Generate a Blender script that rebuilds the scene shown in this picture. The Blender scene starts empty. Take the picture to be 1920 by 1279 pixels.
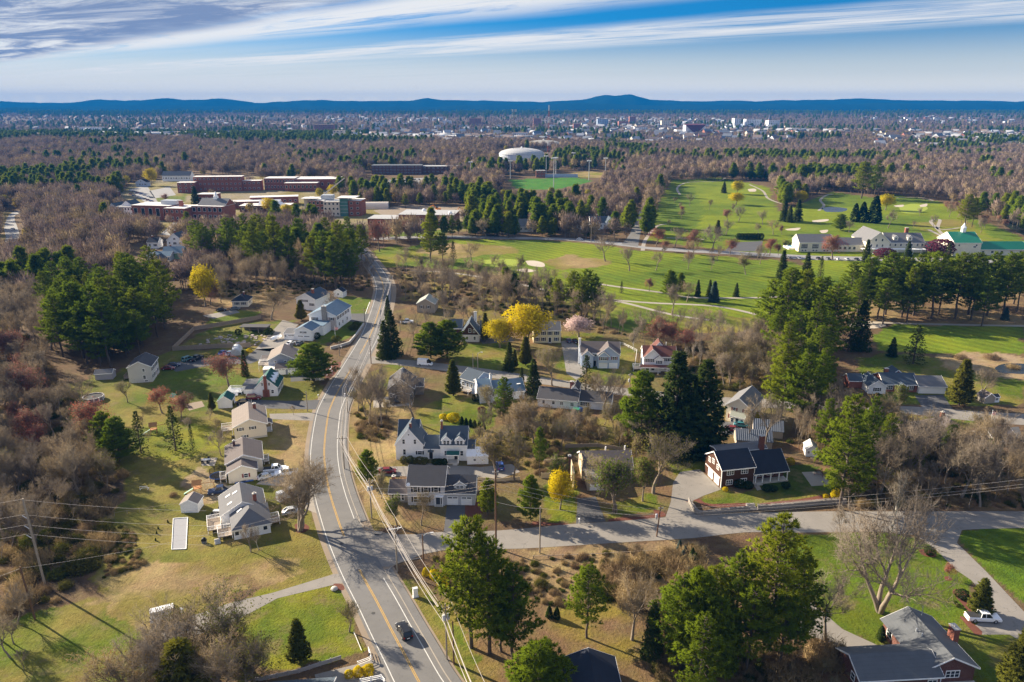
import bpy, math, random
import numpy as np
from mathutils import Vector, Matrix
R = math.radians
random.seed(7); rng = np.random.default_rng(7)
sc = bpy.context.scene
C = sc.collection

# ---------------------------------------------------------------- camera
FPX, CAMH, PITCH = 1400.0, 90.0, R(17.4)          # survey of the photograph: focal length in px of 1920, metres, tilt
cam = bpy.data.cameras.new('camera'); camo = bpy.data.objects.new('camera', cam); C.objects.link(camo)
cam.sensor_width = 36; cam.lens = 36 * FPX / 1920; cam.clip_start = 1; cam.clip_end = 90000
camo.location = (0, 0, CAMH); camo.rotation_euler = (R(90) - PITCH, 0, 0)
sc.camera = camo

# ---------------------------------------------------------------- light
SUN_AZ, SUN_EL = R(-59), R(24)                    # azimuth clockwise from +Y
sd = Vector((math.sin(SUN_AZ) * math.cos(SUN_EL), math.cos(SUN_AZ) * math.cos(SUN_EL), math.sin(SUN_EL)))
sl = bpy.data.lights.new('sun', 'SUN'); sl.energy = 4.8; sl.angle = R(0.6); sl.color = (1.0, .87, .68)
so = bpy.data.objects.new('sun', sl); C.objects.link(so); so.rotation_euler = (-sd).to_track_quat('-Z', 'Y').to_euler()
sc.view_settings.view_transform = 'Standard'; sc.view_settings.look = 'None'
sc.view_settings.exposure = 1.42; sc.view_settings.gamma = 1; sc.view_settings.use_curve_mapping = False
sc.cycles.use_denoising = True
sc.cycles.max_bounces = 6; sc.cycles.diffuse_bounces = 2; sc.cycles.glossy_bounces = 2
sc.cycles.transmission_bounces = 2; sc.cycles.volume_bounces = 0; sc.cycles.transparent_max_bounces = 4
sc.cycles.sample_clamp_indirect = 4

w = bpy.data.worlds.new('World'); sc.world = w; w.use_nodes = True
nt = w.node_tree; nt.nodes.clear(); L = nt.links.new
def N(t, tree=None, **k):
    n = (tree or nt).nodes.new(t)
    for a, b in k.items(): setattr(n, a, b)
    return n
def math_(op, a, b=None, tree=None, clamp=False):
    t = tree or nt
    n = t.nodes.new('ShaderNodeMath'); n.operation = op; n.use_clamp = clamp
    for i, v in enumerate((a, b)):
        if v is None: continue
        if isinstance(v, (int, float)): n.inputs[i].default_value = v
        else: t.links.new(v, n.inputs[i])
    return n.outputs[0]
def smooth(v, a, b, tree=None):
    t = tree or nt
    n = t.nodes.new('ShaderNodeMapRange'); n.interpolation_type = 'SMOOTHSTEP'
    n.inputs['From Min'].default_value = a; n.inputs['From Max'].default_value = b
    t.links.new(v, n.inputs['Value']); return n.outputs['Result']
def mixc(f, a, b, tree=None):
    t = tree or nt
    n = t.nodes.new('ShaderNodeMix'); n.data_type = 'RGBA'
    for v, s in ((f, n.inputs['Factor']), (a, n.inputs['A']), (b, n.inputs['B'])):
        if isinstance(v, (int, float)): s.default_value = v
        elif isinstance(v, tuple): s.default_value = (*v, 1)
        else: t.links.new(v, s)
    return n.outputs['Result']
sky = N('ShaderNodeTexSky', sky_type='NISHITA', sun_disc=False)
sky.sun_elevation = SUN_EL; sky.sun_rotation = SUN_AZ; sky.altitude = 100; sky.air_density = 1.0; sky.dust_density = 0.3; sky.ozone_density = 2.5
SKY = 0.043
skyc = N('ShaderNodeVectorMath', operation='SCALE'); L(sky.outputs[0], skyc.inputs[0]); skyc.inputs['Scale'].default_value = SKY
gmt = N('ShaderNodeVectorMath', operation='MULTIPLY'); L(skyc.outputs[0], gmt.inputs[0]); gmt.inputs[1].default_value = (.05, .48, .96)
tc = N('ShaderNodeTexCoord'); sx = N('ShaderNodeSeparateXYZ'); L(tc.outputs['Generated'], sx.inputs[0])
zz = math_('MAXIMUM', sx.outputs['Z'], 0.012)
u = math_('DIVIDE', sx.outputs['X'], zz); v = math_('DIVIDE', sx.outputs['Y'], zz)
# a high cloud sheet: s runs along the cirrus streaks, t across them
S_ = math_('ADD', math_('MULTIPLY', u, .765), math_('MULTIPLY', v, -.644))
T_ = math_('ADD', math_('MULTIPLY', u, .644), math_('MULTIPLY', v, .765))
def cnoise(ss, ts, detail, rough, off=0.0, dist=0.0):
    cb = N('ShaderNodeCombineXYZ'); L(math_('MULTIPLY', S_, ss), cb.inputs[0]); L(math_('MULTIPLY', T_, ts), cb.inputs[1]); cb.inputs[2].default_value = off
    n = N('ShaderNodeTexNoise'); n.inputs['Scale'].default_value = 1; n.inputs['Detail'].default_value = detail
    n.inputs['Roughness'].default_value = rough; n.inputs['Distortion'].default_value = dist
    L(cb.outputs[0], n.inputs['Vector']); return n.outputs['Fac']
wob = math_('MULTIPLY', math_('SUBTRACT', cnoise(.12, .25, 3, .5, 3), .5), 1.6)
Tw = math_('ADD', T_, wob)
fib = cnoise(.3, 1.5, 8, .68, 1, .9); fib2 = cnoise(.10, .8, 4, .55, 9, .3)
def band(c0, c1, c2, c3): return math_('MULTIPLY', smooth(Tw, c0, c1), math_('SUBTRACT', 1.0, smooth(Tw, c2, c3)))
b1 = math_('MULTIPLY', band(8.2, 9.3, 10.2, 12.6), smooth(fib, .22, .66))
b0 = math_('MULTIPLY', band(4.6, 5.7, 6.2, 7.6), smooth(fib, .22, .52))
veil = math_('MULTIPLY', math_('SUBTRACT', 1.0, smooth(S_, -24, -5)), math_('MULTIPLY', smooth(fib2, .1, .65), .6))
deck = math_('MULTIPLY', math_('SUBTRACT', 1.0, smooth(math_('ADD', Tw, math_('MULTIPLY', S_, .1)), 4.1, 5.0)), smooth(cnoise(.16, .5, 6, .6, 5, .5), .22, .42))
thick = math_('MULTIPLY', deck, smooth(cnoise(.3, .9, 8, .66, 14, .9), .31, .55))
white = math_('MAXIMUM', math_('MAXIMUM', b1, b0), math_('MAXIMUM', veil, deck))
white = math_('MULTIPLY', white, .9)
far = math_('MULTIPLY', math_('SUBTRACT', 1.0, smooth(sx.outputs['Z'], .015, .105)), .97)   # air near the horizon is pale
c = mixc(far, gmt.outputs[0], (.345, .335, .295))
c = mixc(math_('MULTIPLY', math_('SUBTRACT', 1.0, smooth(sx.outputs['Z'], .0, .04)), .95), c, (.56, .49, .36))   # brightest right above the hills
c = mixc(white, c, (.37, .36, .345))
c = mixc(math_('MULTIPLY', thick, .88), c, (.052, .085, .165))
bg = N('ShaderNodeBackground'); L(c, bg.inputs['Color']); bg.inputs['Strength'].default_value = 1
wo = N('ShaderNodeOutputWorld'); L(bg.outputs[0], wo.inputs[0])

# ---------------------------------------------------------------- survey helpers
CP, SP = math.cos(PITCH), math.sin(PITCH)
def sstep(a, b, x): t = np.clip((x - a) / (b - a), 0, 1); return t * t * (3 - 2 * t)
def terrain(x, y):
    x = np.asarray(x, float); y = np.asarray(y, float)
    z = 9 * np.exp(-((x - 25) ** 2 / (2 * 160 ** 2) + (y - 1500) ** 2 / (2 * 200 ** 2))) * sstep(1100, 1300, y)
    z = z + 34 * sstep(2500, 5600, y) + sstep(1050, 1800, y) * (1 - sstep(2300, 3000, y)) * .6 * (10 * np.sin(x / 410 + y / 500) + 8 * np.sin(x / 760 - y / 330 + 2) + 4 * np.sin(x / 190 + y / 240))
    return z
def ray(px, py): a, b = (px - 960) / FPX, (639.5 - py) / FPX; return a, CP + b * SP, -SP + b * CP
def G(px, py, z=None):
    """point of the ground under photograph pixel"""
    a, b, c = ray(px, py); h = 0.0 if z is None else z
    for _ in range(1 if z is not None else 8):
        t = (h - CAMH) / min(c, -1e-4); x, y = a * t, b * t
        if z is None: h = float(terrain(x, y))
    return Vector((x, y, h))
def HT(px, py, ptop):
    """height of something that stands at pixel (px,py) and ends at row ptop"""
    g = G(px, py); _, b, c = ray(px, ptop)
    return CAMH + c * g.y / b - g.z

# ---------------------------------------------------------------- materials
MATS = {}
def newmat(name):
    m = bpy.data.materials.new(name); m.use_nodes = True; m.node_tree.nodes.clear(); return m, m.node_tree
def bsdf(t, col, rough=.8, metal=0, spec=.3):
    p = t.nodes.new('ShaderNodeBsdfPrincipled'); o = t.nodes.new('ShaderNodeOutputMaterial'); t.links.new(p.outputs[0], o.inputs[0])
    if isinstance(col, tuple): p.inputs['Base Color'].default_value = (*col, 1)
    else: t.links.new(col, p.inputs['Base Color'])
    p.inputs['Roughness'].default_value = rough; p.inputs['Metallic'].default_value = metal; p.inputs['Specular IOR Level'].default_value = spec
    return p
def noise(t, scale, detail=3, rough=.55, vec=None, stretch=None):
    n = t.nodes.new('ShaderNodeTexNoise'); n.inputs['Scale'].default_value = scale; n.inputs['Detail'].default_value = detail; n.inputs['Roughness'].default_value = rough
    if vec is None: vec = t.nodes.new('ShaderNodeNewGeometry').outputs['Position']
    if stretch:
        mp = t.nodes.new('ShaderNodeMapping'); mp.inputs['Scale'].default_value = stretch; t.links.new(vec, mp.inputs[0]); vec = mp.outputs[0]
    t.links.new(vec, n.inputs['Vector']); return n.outputs['Fac']
def mat(name, col, rough=.8, var=.2, scale=1.2, metal=0, spec=.3, lines=None, bump=0):
    """painted / weathered surface: colour with patchy wear; lines=(period, darkness, axis) adds fine clapboard or shingle courses"""
    if name in MATS: return MATS[name]
    m, t = newmat(name)
    f = math_('ADD', math_('MULTIPLY', noise(t, scale, 5, .65), var * 2, t), 1 - var, t)
    oc = t.nodes.new('ShaderNodeTexCoord').outputs['Object']
    f = math_('MULTIPLY', f, math_('ADD', math_('MULTIPLY', noise(t, scale * 9, 2, .6, oc), var), 1 - var * .5, t), t)
    if lines:
        sp = t.nodes.new('ShaderNodeSeparateXYZ'); t.links.new(oc, sp.inputs[0])
        fr = math_('FRACT', math_('DIVIDE', sp.outputs[lines[2]], lines[0], t), None, t)
        st = math_('GREATER_THAN', fr, .82, t)
        f = math_('MULTIPLY', f, math_('SUBTRACT', 1, math_('MULTIPLY', st, lines[1], t), t), t)
    n = t.nodes.new('ShaderNodeVectorMath'); n.operation = 'SCALE'; n.inputs[0].default_value = col; t.links.new(f, n.inputs['Scale'])
    p = bsdf(t, n.outputs[0], rough, metal, spec)
    if bump:
        b = t.nodes.new('ShaderNodeBump'); b.inputs['Strength'].default_value = bump; t.links.new(noise(t, scale * 14, 3), b.inputs['Height']); t.links.new(b.outputs[0], p.inputs['Normal'])
    MATS[name] = m; return m
def leafmat(name, c1, c2, c3=None, transl=.3, val=.45, vs=.35, stand=0):
    """foliage or twigs: hue differs from plant to plant, value from clump to clump"""
    if name in MATS: return MATS[name]
    m, t = newmat(name)
    oi = t.nodes.new('ShaderNodeObjectInfo')
    cr = t.nodes.new('ShaderNodeValToRGB'); e = cr.color_ramp.elements
    e[0].color = (*c1, 1); e[1].color = (*c2, 1)
    if c3: q = cr.color_ramp.elements.new(.5); q.color = (*c3, 1)
    t.links.new(oi.outputs['Random'], cr.inputs[0])
    oc = t.nodes.new('ShaderNodeTexCoord').outputs['Object']
    f = math_('ADD', math_('MULTIPLY', noise(t, vs, 4, .7, oc), val * 2, t), 1 - val, t)
    if stand: f = math_('MULTIPLY', f, math_('ADD', math_('MULTIPLY', noise(t, stand, 4, .6), 1.3, t), .35, t), t)   # stands of lighter and darker trees
    n = t.nodes.new('ShaderNodeVectorMath'); n.operation = 'SCALE'; t.links.new(cr.outputs[0], n.inputs[0]); t.links.new(f, n.inputs['Scale'])
    d = t.nodes.new('ShaderNodeBsdfDiffuse'); tr = t.nodes.new('ShaderNodeBsdfTranslucent'); mx = t.nodes.new('ShaderNodeMixShader')
    t.links.new(n.outputs[0], d.inputs[0]); t.links.new(n.outputs[0], tr.inputs[0]); mx.inputs[0].default_value = transl
    t.links.new(d.outputs[0], mx.inputs[1]); t.links.new(tr.outputs[0], mx.inputs[2])
    o = t.nodes.new('ShaderNodeOutputMaterial'); t.links.new(mx.outputs[0], o.inputs[0])
    MATS[name] = m; return m

# ---------------------------------------------------------------- object helpers
def tag(o, label=None, cat=None, group=None, kind=None):
    if label: o['label'] = label
    if cat: o['category'] = cat
    if group: o['group'] = group
    if kind: o['kind'] = kind
    return o
def mesh(name, V, F, m=None):
    me = bpy.data.meshes.new(name); me.from_pydata([tuple(p) for p in V], [], [tuple(f) for f in F]); me.update()
    if m: me.materials.append(m)
    return me
def npmesh(name, V, F, m=None, smoothed=False):
    """fast mesh from arrays; F is (n,3) or (n,4)"""
    V = np.asarray(V, np.float32); F = np.asarray(F, np.int32); k = F.shape[1]
    me = bpy.data.meshes.new(name); me.vertices.add(len(V)); me.vertices.foreach_set('co', V.ravel())
    me.loops.add(F.size); me.loops.foreach_set('vertex_index', F.ravel())
    me.polygons.add(len(F)); me.polygons.foreach_set('loop_start', np.arange(0, F.size, k, dtype=np.int32))
    me.update(calc_edges=True)
    if smoothed: me.polygons.foreach_set('use_smooth', np.ones(len(F), bool))
    if m: me.materials.append(m)
    return me
def link(name, me, parent=None, loc=None, rz=None):
    o = bpy.data.objects.new(name, me); C.objects.link(o)
    if parent is not None: o.parent = parent
    if loc is not None: o.location = loc
    if rz is not None: o.rotation_euler = (0, 0, rz)
    return o
def thing(name, label, cat, loc=(0, 0, 0), rz=0, group=None):
    o = link(name, None, None, loc, rz); o.empty_display_size = .3
    return tag(o, label, cat, group)
def dup(root, loc, rz, s=None, label=None, group=None):
    r = root.copy(); C.objects.link(r); r.location = loc; r.rotation_euler = (0, 0, rz)
    if s is not None: r.scale = s if isinstance(s, tuple) else (s, s, s)
    if label: r['label'] = label
    if group: r['group'] = group
    for ch in root.children:
        c_ = ch.copy(); C.objects.link(c_); c_.parent = r
        for g in ch.children: d_ = g.copy(); C.objects.link(d_); d_.parent = c_
    return r
class MB:
    """collects solid shapes for ONE mesh"""
    def __init__(s): s.V = []; s.F = []
    def add(s, V, F):
        n = len(s.V); s.V += [Vector(p) for p in V]; s.F += [tuple(i + n for i in f) for f in F]; return s
    def box(s, x0, x1, y0, y1, z0, z1):
        return s.add([(x0, y0, z0), (x1, y0, z0), (x1, y1, z0), (x0, y1, z0), (x0, y0, z1), (x1, y0, z1), (x1, y1, z1), (x0, y1, z1)],
                     [(0, 3, 2, 1), (4, 5, 6, 7), (0, 1, 5, 4), (1, 2, 6, 5), (2, 3, 7, 6), (3, 0, 4, 7)])
    def prism(s, poly, h0, h1):
        """vertical prism over a plan polygon (counter-clockwise)"""
        n = len(poly); V = [(p[0], p[1], h0) for p in poly] + [(p[0], p[1], h1) for p in poly]
        return s.add(V, [tuple(range(n - 1, -1, -1)), tuple(range(n, 2 * n))] + [(i, (i + 1) % n, n + (i + 1) % n, n + i) for i in range(n)])
    def slab(s, pts, th):
        """a flat plate: polygon in space given thickness along its normal (downwards)"""
        P = [Vector(p) for p in pts]; nn = (P[1] - P[0]).cross(P[2] - P[0]).normalized() * th; n = len(P)
        return s.add(P + [p - nn for p in P], [tuple(range(n)), tuple(range(2 * n - 1, n - 1, -1))] + [((i + 1) % n, i, n + i, n + (i + 1) % n) for i in range(n)])
    def tube(s, pts, radii, k=6, cap=True):
        P = [Vector(p) for p in pts]; rings = []; V = []
        for i, p in enumerate(P):
            d = (P[min(i + 1, len(P) - 1)] - P[max(i - 1, 0)]).normalized()
            a = d.orthogonal().normalized(); b = d.cross(a); r = radii if isinstance(radii, (int, float)) else radii[i]
            for j in range(k): q = 2 * math.pi * j / k; V.append(p + (a * math.cos(q) + b * math.sin(q)) * r)
        F = [(i * k + j, i * k + (j + 1) % k, (i + 1) * k + (j + 1) % k, (i + 1) * k + j) for i in range(len(P) - 1) for j in range(k)]
        if cap: F += [tuple(range(k - 1, -1, -1)), tuple((len(P) - 1) * k + j for j in range(k))]
        return s.add(V, F)
    def lathe(s, prof, k=16, x=0, y=0):
        V = [(x + r * math.cos(2 * math.pi * j / k), y + r * math.sin(2 * math.pi * j / k), z) for r, z in prof for j in range(k)]
        F = [(i * k + j, i * k + (j + 1) % k, (i + 1) * k + (j + 1) % k, (i + 1) * k + j) for i in range(len(prof) - 1) for j in range(k)]
        F += [tuple(range(k - 1, -1, -1)), tuple((len(prof) - 1) * k + j for j in range(k))]
        return s.add(V, F)
    def build(s, name, m, parent=None, label=None):
        o = link(name, mesh(name, s.V, s.F, m), parent)
        if label: o['label'] = label
        return o
# ================================================================ ground
GREEN, DRYG, TAN = (.098, .135, .012), (.205, .170, .040), (.300, .215, .100)
LIT_A, LIT_B, DARK = (.175, .110, .058), (.105, .074, .044), (.060, .046, .034)
FAIR, FAIR2, YELG = (.175, .215, .013), (.105, .155, .013), (.195, .195, .018)
def lattice(x, y, s, seed):
    x = x / s; y = y / s; xi = np.floor(x).astype(np.int64); yi = np.floor(y).astype(np.int64); fx = x - xi; fy = y - yi
    fx = fx * fx * (3 - 2 * fx); fy = fy * fy * (3 - 2 * fy)
    def h(a, b):
        n = (a * 374761393 + b * 668265263 + seed * 974634533) & 0xffffffff; n = ((n ^ (n >> 13)) * 1274126177) & 0xffffffff
        return ((n ^ (n >> 16)) & 0xffff) / 65535.0
    return (h(xi, yi) * (1 - fx) + h(xi + 1, yi) * fx) * (1 - fy) + (h(xi, yi + 1) * (1 - fx) + h(xi + 1, yi + 1) * fx) * fy
def vnoise(x, y, s, seed=1): return .55 * lattice(x, y, s, seed) + .3 * lattice(x, y, s / 2.3, seed + 5) + .15 * lattice(x, y, s / 5.1, seed + 9)
def inside(poly, x, y):
    r = np.zeros(x.shape, bool); n = len(poly)
    for i in range(n):
        (x0, y0), (x1, y1) = poly[i], poly[(i + 1) % n]
        if y0 == y1: continue
        k = ((y0 > y) != (y1 > y)); r ^= k & (x < (x1 - x0) * (y - y0) / (y1 - y0) + x0)
    return r
def W(pts): return [(g.x, g.y) for g in (G(*p) for p in pts)]
rows = np.concatenate([np.geomspace(30, 600, 470, endpoint=False), np.geomspace(600, 2600, 110, endpoint=False), np.geomspace(2600, 10450, 56)])
ncol = 430; uu = np.linspace(-1, 1, ncol)
X = uu[None, :] * (rows * .86 + 45)[:, None]; Y = np.repeat(rows[:, None], ncol, 1)
Z = terrain(X, Y)
ZONES = [
 ((.150, .125, .045), LIT_A, 9, 4, [(640, 720), (700, 640), (760, 570), (900, 570), (1100, 610), (1330, 640), (1500, 760), (1450, 850), (1250, 960), (760, 1000), (640, 900)]),  # (colour a, colour b, patch size m, edge wander m, outline in photograph pixels)
 (DARK, LIT_A, 9, 3, [(0, 560), (90, 690), (200, 800), (240, 900), (205, 960), (230, 1050), (60, 1165), (0, 1190)]),
 (DRYG, (.125, .13, .022), 9, 3, [(96, 745), (140, 715), (240, 690), (330, 655), (430, 655), (600, 640), (612, 700), (585, 780), (573, 860), (590, 960), (622, 1065), (636, 1085), (500, 1100), (250, 1190), (190, 1090), (205, 980), (235, 900), (190, 830), (110, 775)]),
 (GREEN, DRYG, 12, 2, [(100, 760), (150, 728), (245, 722), (300, 740), (340, 790), (300, 850), (190, 800), (130, 775)]),
 (GREEN, (.1, .12, .02), 12, 2, [(280, 720), (320, 690), (440, 690), (470, 720), (400, 770), (330, 770)]),
 (YELG, GREEN, 9, 2, [(240, 810), (300, 790), (400, 800), (420, 840), (330, 870), (250, 850)]),
 (TAN, DRYG, 7, 3, [(150, 990), (205, 925), (215, 1000), (230, 1060), (330, 1065), (560, 1050), (600, 1075), (470, 1100), (290, 1120), (190, 1090)]),
 ((.16, .10, .05), TAN, 5, 2, [(360, 1090), (430, 1075), (500, 1078), (505, 1092), (420, 1104), (360, 1106)]),
 (TAN, (.33, .26, .17), 5, 2, [(330, 905), (370, 880), (420, 890), (425, 920), (395, 950), (345, 940)]),
 (TAN, DRYG, 6, 2, [(505, 790), (584, 782), (576, 860), (560, 890), (505, 905), (500, 850)]),
 (GREEN, YELG, 8, 1.5, [(448, 1120), (500, 1106), (622, 1090), (642, 1112), (660, 1150), (692, 1216), (600, 1245), (520, 1262), (470, 1240), (435, 1180)]),
 (GREEN, DRYG, 9, 3, [(0, 1165), (60, 1150), (180, 1130), (255, 1175), (300, 1279), (280, 1400), (-120, 1400), (-120, 1200)]),
 (DRYG, TAN, 6, 2, [(180, 1125), (260, 1100), (440, 1105), (430, 1180), (260, 1190)]),
 (DRYG, TAN, 9, 2, [(655, 760), (700, 735), (760, 745), (765, 790), (745, 860), (765, 870), (735, 900), (760, 990), (690, 990), (655, 880)]),
 (LIT_A, LIT_B, 6, 2, [(668, 790), (720, 780), (740, 800), (720, 820), (675, 815)]),
 (GREEN, DRYG, 8, 2, [(694, 700), (740, 678), (765, 700), (755, 730), (700, 730)]),
 (GREEN, DRYG, 10, 2, [(780, 770), (840, 740), (930, 760), (935, 800), (860, 830), (780, 800)]),
 (DRYG, GREEN, 10, 2, [(840, 650), (940, 640), (1010, 680), (1000, 705), (900, 695), (840, 680)]),
 (DRYG, GREEN, 8, 2, [(1050, 620), (1110, 625), (1190, 660), (1200, 720), (1160, 725), (1050, 710)]),
 (LIT_A, DRYG, 7, 2, [(880, 830), (1010, 780), (1180, 790), (1240, 850), (1180, 900), (1000, 890)]),
 (GREEN, DRYG, 6, 1, [(1055, 855), (1180, 850), (1195, 835), (1060, 838)]),
 (YELG, GREEN, 5, 1, [(1020, 905), (1080, 895), (1082, 978), (1028, 984)]),
 (DRYG, GREEN, 5, 1, [(1122, 950), (1230, 925), (1240, 955), (1140, 972)]),
 (GREEN, YELG, 6, 1, [(1240, 855), (1330, 835), (1332, 880), (1270, 892)]),
 (DRYG, GREEN, 6, 1, [(1300, 945), (1335, 915), (1400, 925), (1480, 880), (1570, 890), (1595, 925), (1570, 945), (1410, 948)]),
 (GREEN, (.06, .09, .012), 6, 1, [(1420, 915), (1480, 868), (1560, 880), (1575, 915), (1500, 930)]),
 (LIT_A, (.24, .145, .07), 8, 3, [(1480, 830), (1560, 800), (1920, 830), (1920, 955), (1600, 955), (1580, 900)]),
 (TAN, (.22, .15, .085), 4, 2, [(800, 1040), (970, 1030), (1300, 1010), (1340, 1070), (1260, 1130), (1030, 1135), (980, 1060), (860, 1070)]),
 ((.215, .165, .035), LIT_A, 6, 2, [(850, 1100), (1000, 1130), (1300, 1120), (1260, 1400), (850, 1400), (780, 1180)]),
 (DRYG, GREEN, 3, 1, [(742, 1085), (770, 1125), (850, 1279), (880, 1340), (930, 1340), (880, 1200), (790, 1090)]),
 (GREEN, (.10, .15, .012), 8, 1, [(1480, 1001), (1650, 998), (1717, 1006), (1752, 1028), (1822, 1090), (1800, 1180), (1720, 1215), (1640, 1215), (1560, 1170), (1500, 1100), (1450, 1060)]),
 ((.075, .130, .011), (.10, .15, .012), 10, 0, [(1797, 1014), (1806, 993), (1935, 989), (1960, 1165), (1849, 1071)]),
 (DRYG, GREEN, 8, 2, [(1700, 1180), (1830, 1150), (1960, 1180), (1960, 1400), (1600, 1400), (1600, 1215)]),
 (DRYG, GREEN, 14, 3, [(1600, 670), (1700, 660), (1920, 690), (1920, 765), (1640, 755)]),
 (GREEN, DRYG, 8, 1, [(1655, 773), (1792, 786), (1860, 794), (1850, 806), (1660, 790)]),
 (GREEN, DRYG, 14, 2, [(1720, 690), (1920, 700), (1920, 745), (1800, 760)]),
 (DRYG, GREEN, 10, 2, [(330, 650), (420, 605), (560, 600), (520, 640), (440, 655)]),
 (YELG, GREEN, 10, 2, [(388, 606), (400, 585), (490, 583), (480, 600)]),
 (GREEN, GREEN, 10, 1, [(600, 585), (640, 555), (700, 560), (694, 595), (670, 625), (640, 640), (590, 645)]),
 (LIT_A, TAN, 10, 2, [(370, 560), (500, 520), (640, 520), (600, 545), (420, 580)]),
 # golf course
 (FAIR, FAIR2, 40, 3, [(705, 478), (820, 449), (930, 449), (1070, 453), (1200, 470), (1480, 490), (1620, 540), (1500, 590), (1360, 612), (1180, 622), (1120, 600), (1060, 560), (1000, 530), (870, 505), (760, 500)]),
 (YELG, FAIR2, 20, 3, [(705, 500), (700, 470), (740, 460), (800, 470), (780, 500)]),
 (TAN, DRYG, 14, 4, [(770, 470), (840, 455), (960, 462), (975, 474), (900, 480), (830, 490)]),
 (TAN, DRYG, 20, 4, [(1000, 490), (1070, 478), (1150, 488), (1130, 502), (1060, 505)]),
 (DRYG, LIT_A, 12, 4, [(740, 505), (860, 512), (960, 545), (1060, 570), (1100, 610), (900, 600), (760, 560)]),
 (FAIR2, DRYG, 30, 3, [(1060, 560), (1180, 575), (1420, 600), (1400, 620), (1200, 625), (1080, 600)]),
 (FAIR, FAIR2, 40, 3, [(1260, 338), (1350, 333), (1440, 350), (1460, 400), (1560, 360), (1640, 370), (1660, 362), (1760, 378), (1800, 400), (1920, 445), (1920, 480), (1480, 482), (1215, 452), (1225, 400)]),
 (FAIR2, FAIR2, 40, 3, [(1225, 435), (1262, 350), (1300, 350), (1320, 400), (1300, 440)]),
 (FAIR, FAIR2, 30, 3, [(1500, 480), (1920, 478), (1920, 545), (1700, 560), (1560, 550)]),
 (LIT_A, TAN, 14, 4, [(1560, 545), (1700, 545), (1920, 545), (1920, 612), (1740, 612), (1600, 598)]),
 (FAIR2, FAIR, 25, 2, [(1640, 628), (1680, 608), (1920, 612), (1920, 664), (1760, 664), (1640, 655)]),
 (TAN, (.34, .25, .16), 6, 3, [(1740, 664), (1830, 660), (1925, 668), (1925, 715), (1850, 705), (1780, 690)]),
 (DRYG, FAIR, 20, 3, [(1700, 420), (1800, 410), (1870, 450), (1800, 460)]),
 # school grounds and sports field
 (DRYG, (.26, .22, .14), 30, 4, [(190, 415), (220, 375), (245, 345), (330, 333), (470, 330), (620, 335), (640, 372), (700, 392), (880, 388), (885, 432), (700, 446), (560, 425), (410, 440), (300, 440)]),
 (GREEN, FAIR2, 20, 1, [(318, 381), (350, 362), (352, 375), (336, 383)]), (GREEN, GREEN, 20, 1, [(290, 372), (318, 366), (352, 372), (340, 382), (300, 381)]),
 (FAIR2, FAIR2, 20, 1, [(310, 428), (372, 420), (372, 426), (330, 433)]),
 (YELG, FAIR2, 30, 2, [(700, 440), (840, 430), (830, 442), (720, 445)]), (GREEN, FAIR2, 20, 1, [(655, 428), (700, 420), (740, 425), (720, 440), (665, 440)]),
 ((.05, .17, .02), (.06, .19, .02), 20, 0, [(955, 337), (1080, 332), (1112, 340), (1040, 356), (966, 354)]),
 (TAN, YELG, 20, 0, [(1070, 325), (1110, 320), (1150, 327), (1120, 334), (1075, 332)]),
 (DRYG, TAN, 20, 2, [(0, 395), (22, 398), (14, 450), (0, 455)]),
]
vx, vy = X.ravel(), Y.ravel()
n1 = vnoise(vx, vy, 18, 3)
col = np.array(LIT_A)[None] * n1[:, None] + np.array(LIT_B)[None] * (1 - n1[:, None])
mow = np.zeros(len(vx))
for k, (ca, cb, ps, wd, poly) in enumerate(ZONES):
    jx = vx + (lattice(vx, vy, wd * 2.2 + .1, 40 + k) - .5) * 2 * wd; jy = vy + (lattice(vx, vy, wd * 2.2 + .1, 90 + k) - .5) * 2 * wd
    q = inside(W(poly), jx, jy)
    if not q.any(): continue
    t = np.clip((vnoise(vx[q], vy[q], ps, 11 + k) - .5) * 3 + .5, 0, 1)[:, None]
    col[q] = np.array(ca)[None] * (1 - t) + np.array(cb)[None] * t; mow[q] = 1.0 if ca in (FAIR, FAIR2, (.075, .130, .011)) else 0.0
nr = len(rows)
idx = np.arange(nr * ncol).reshape(nr, ncol)
F = np.stack([idx[:-1, :-1], idx[:-1, 1:], idx[1:, 1:], idx[1:, :-1]], -1).reshape(-1, 4)
gm, t = newmat('ground_cover')
at = t.nodes.new('ShaderNodeAttribute'); at.attribute_name = 'cover'
f = math_('ADD', math_('MULTIPLY', noise(t, .55, 6, .7), 1.1, t), .45, t)
f = math_('MULTIPLY', f, math_('ADD', math_('MULTIPLY', noise(t, .06, 4, .6), .9, t), .55, t), t)
f = math_('MULTIPLY', f, math_('ADD', math_('MULTIPLY', noise(t, 3.2, 3, .6), .7, t), .65, t), t)
gp = t.nodes.new('ShaderNodeSeparateXYZ'); t.links.new(t.nodes.new('ShaderNodeNewGeometry').outputs['Position'], gp.inputs[0])
st = math_('SINE', math_('MULTIPLY', math_('ADD', math_('MULTIPLY', gp.outputs[0], .78, t), math_('MULTIPLY', gp.outputs[1], .62, t), t), 1.15, t), None, t)
f = math_('MULTIPLY', f, math_('ADD', math_('MULTIPLY', math_('MULTIPLY', st, at.outputs['Alpha'], t), .13, t), 1, t), t)
n = t.nodes.new('ShaderNodeVectorMath'); n.operation = 'SCALE'; t.links.new(at.outputs['Color'], n.inputs[0]); t.links.new(f, n.inputs['Scale'])
wear = math_('MULTIPLY', smooth(noise(t, .16, 6, .72), .50, .66, t), math_('MULTIPLY', math_('SUBTRACT', 1, at.outputs['Alpha'], t), .6, t), t)
worn = mixc(wear, n.outputs[0], (.205, .15, .075), t)
hs = t.nodes.new('ShaderNodeHueSaturation'); t.links.new(worn, hs.inputs['Color'])
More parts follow.
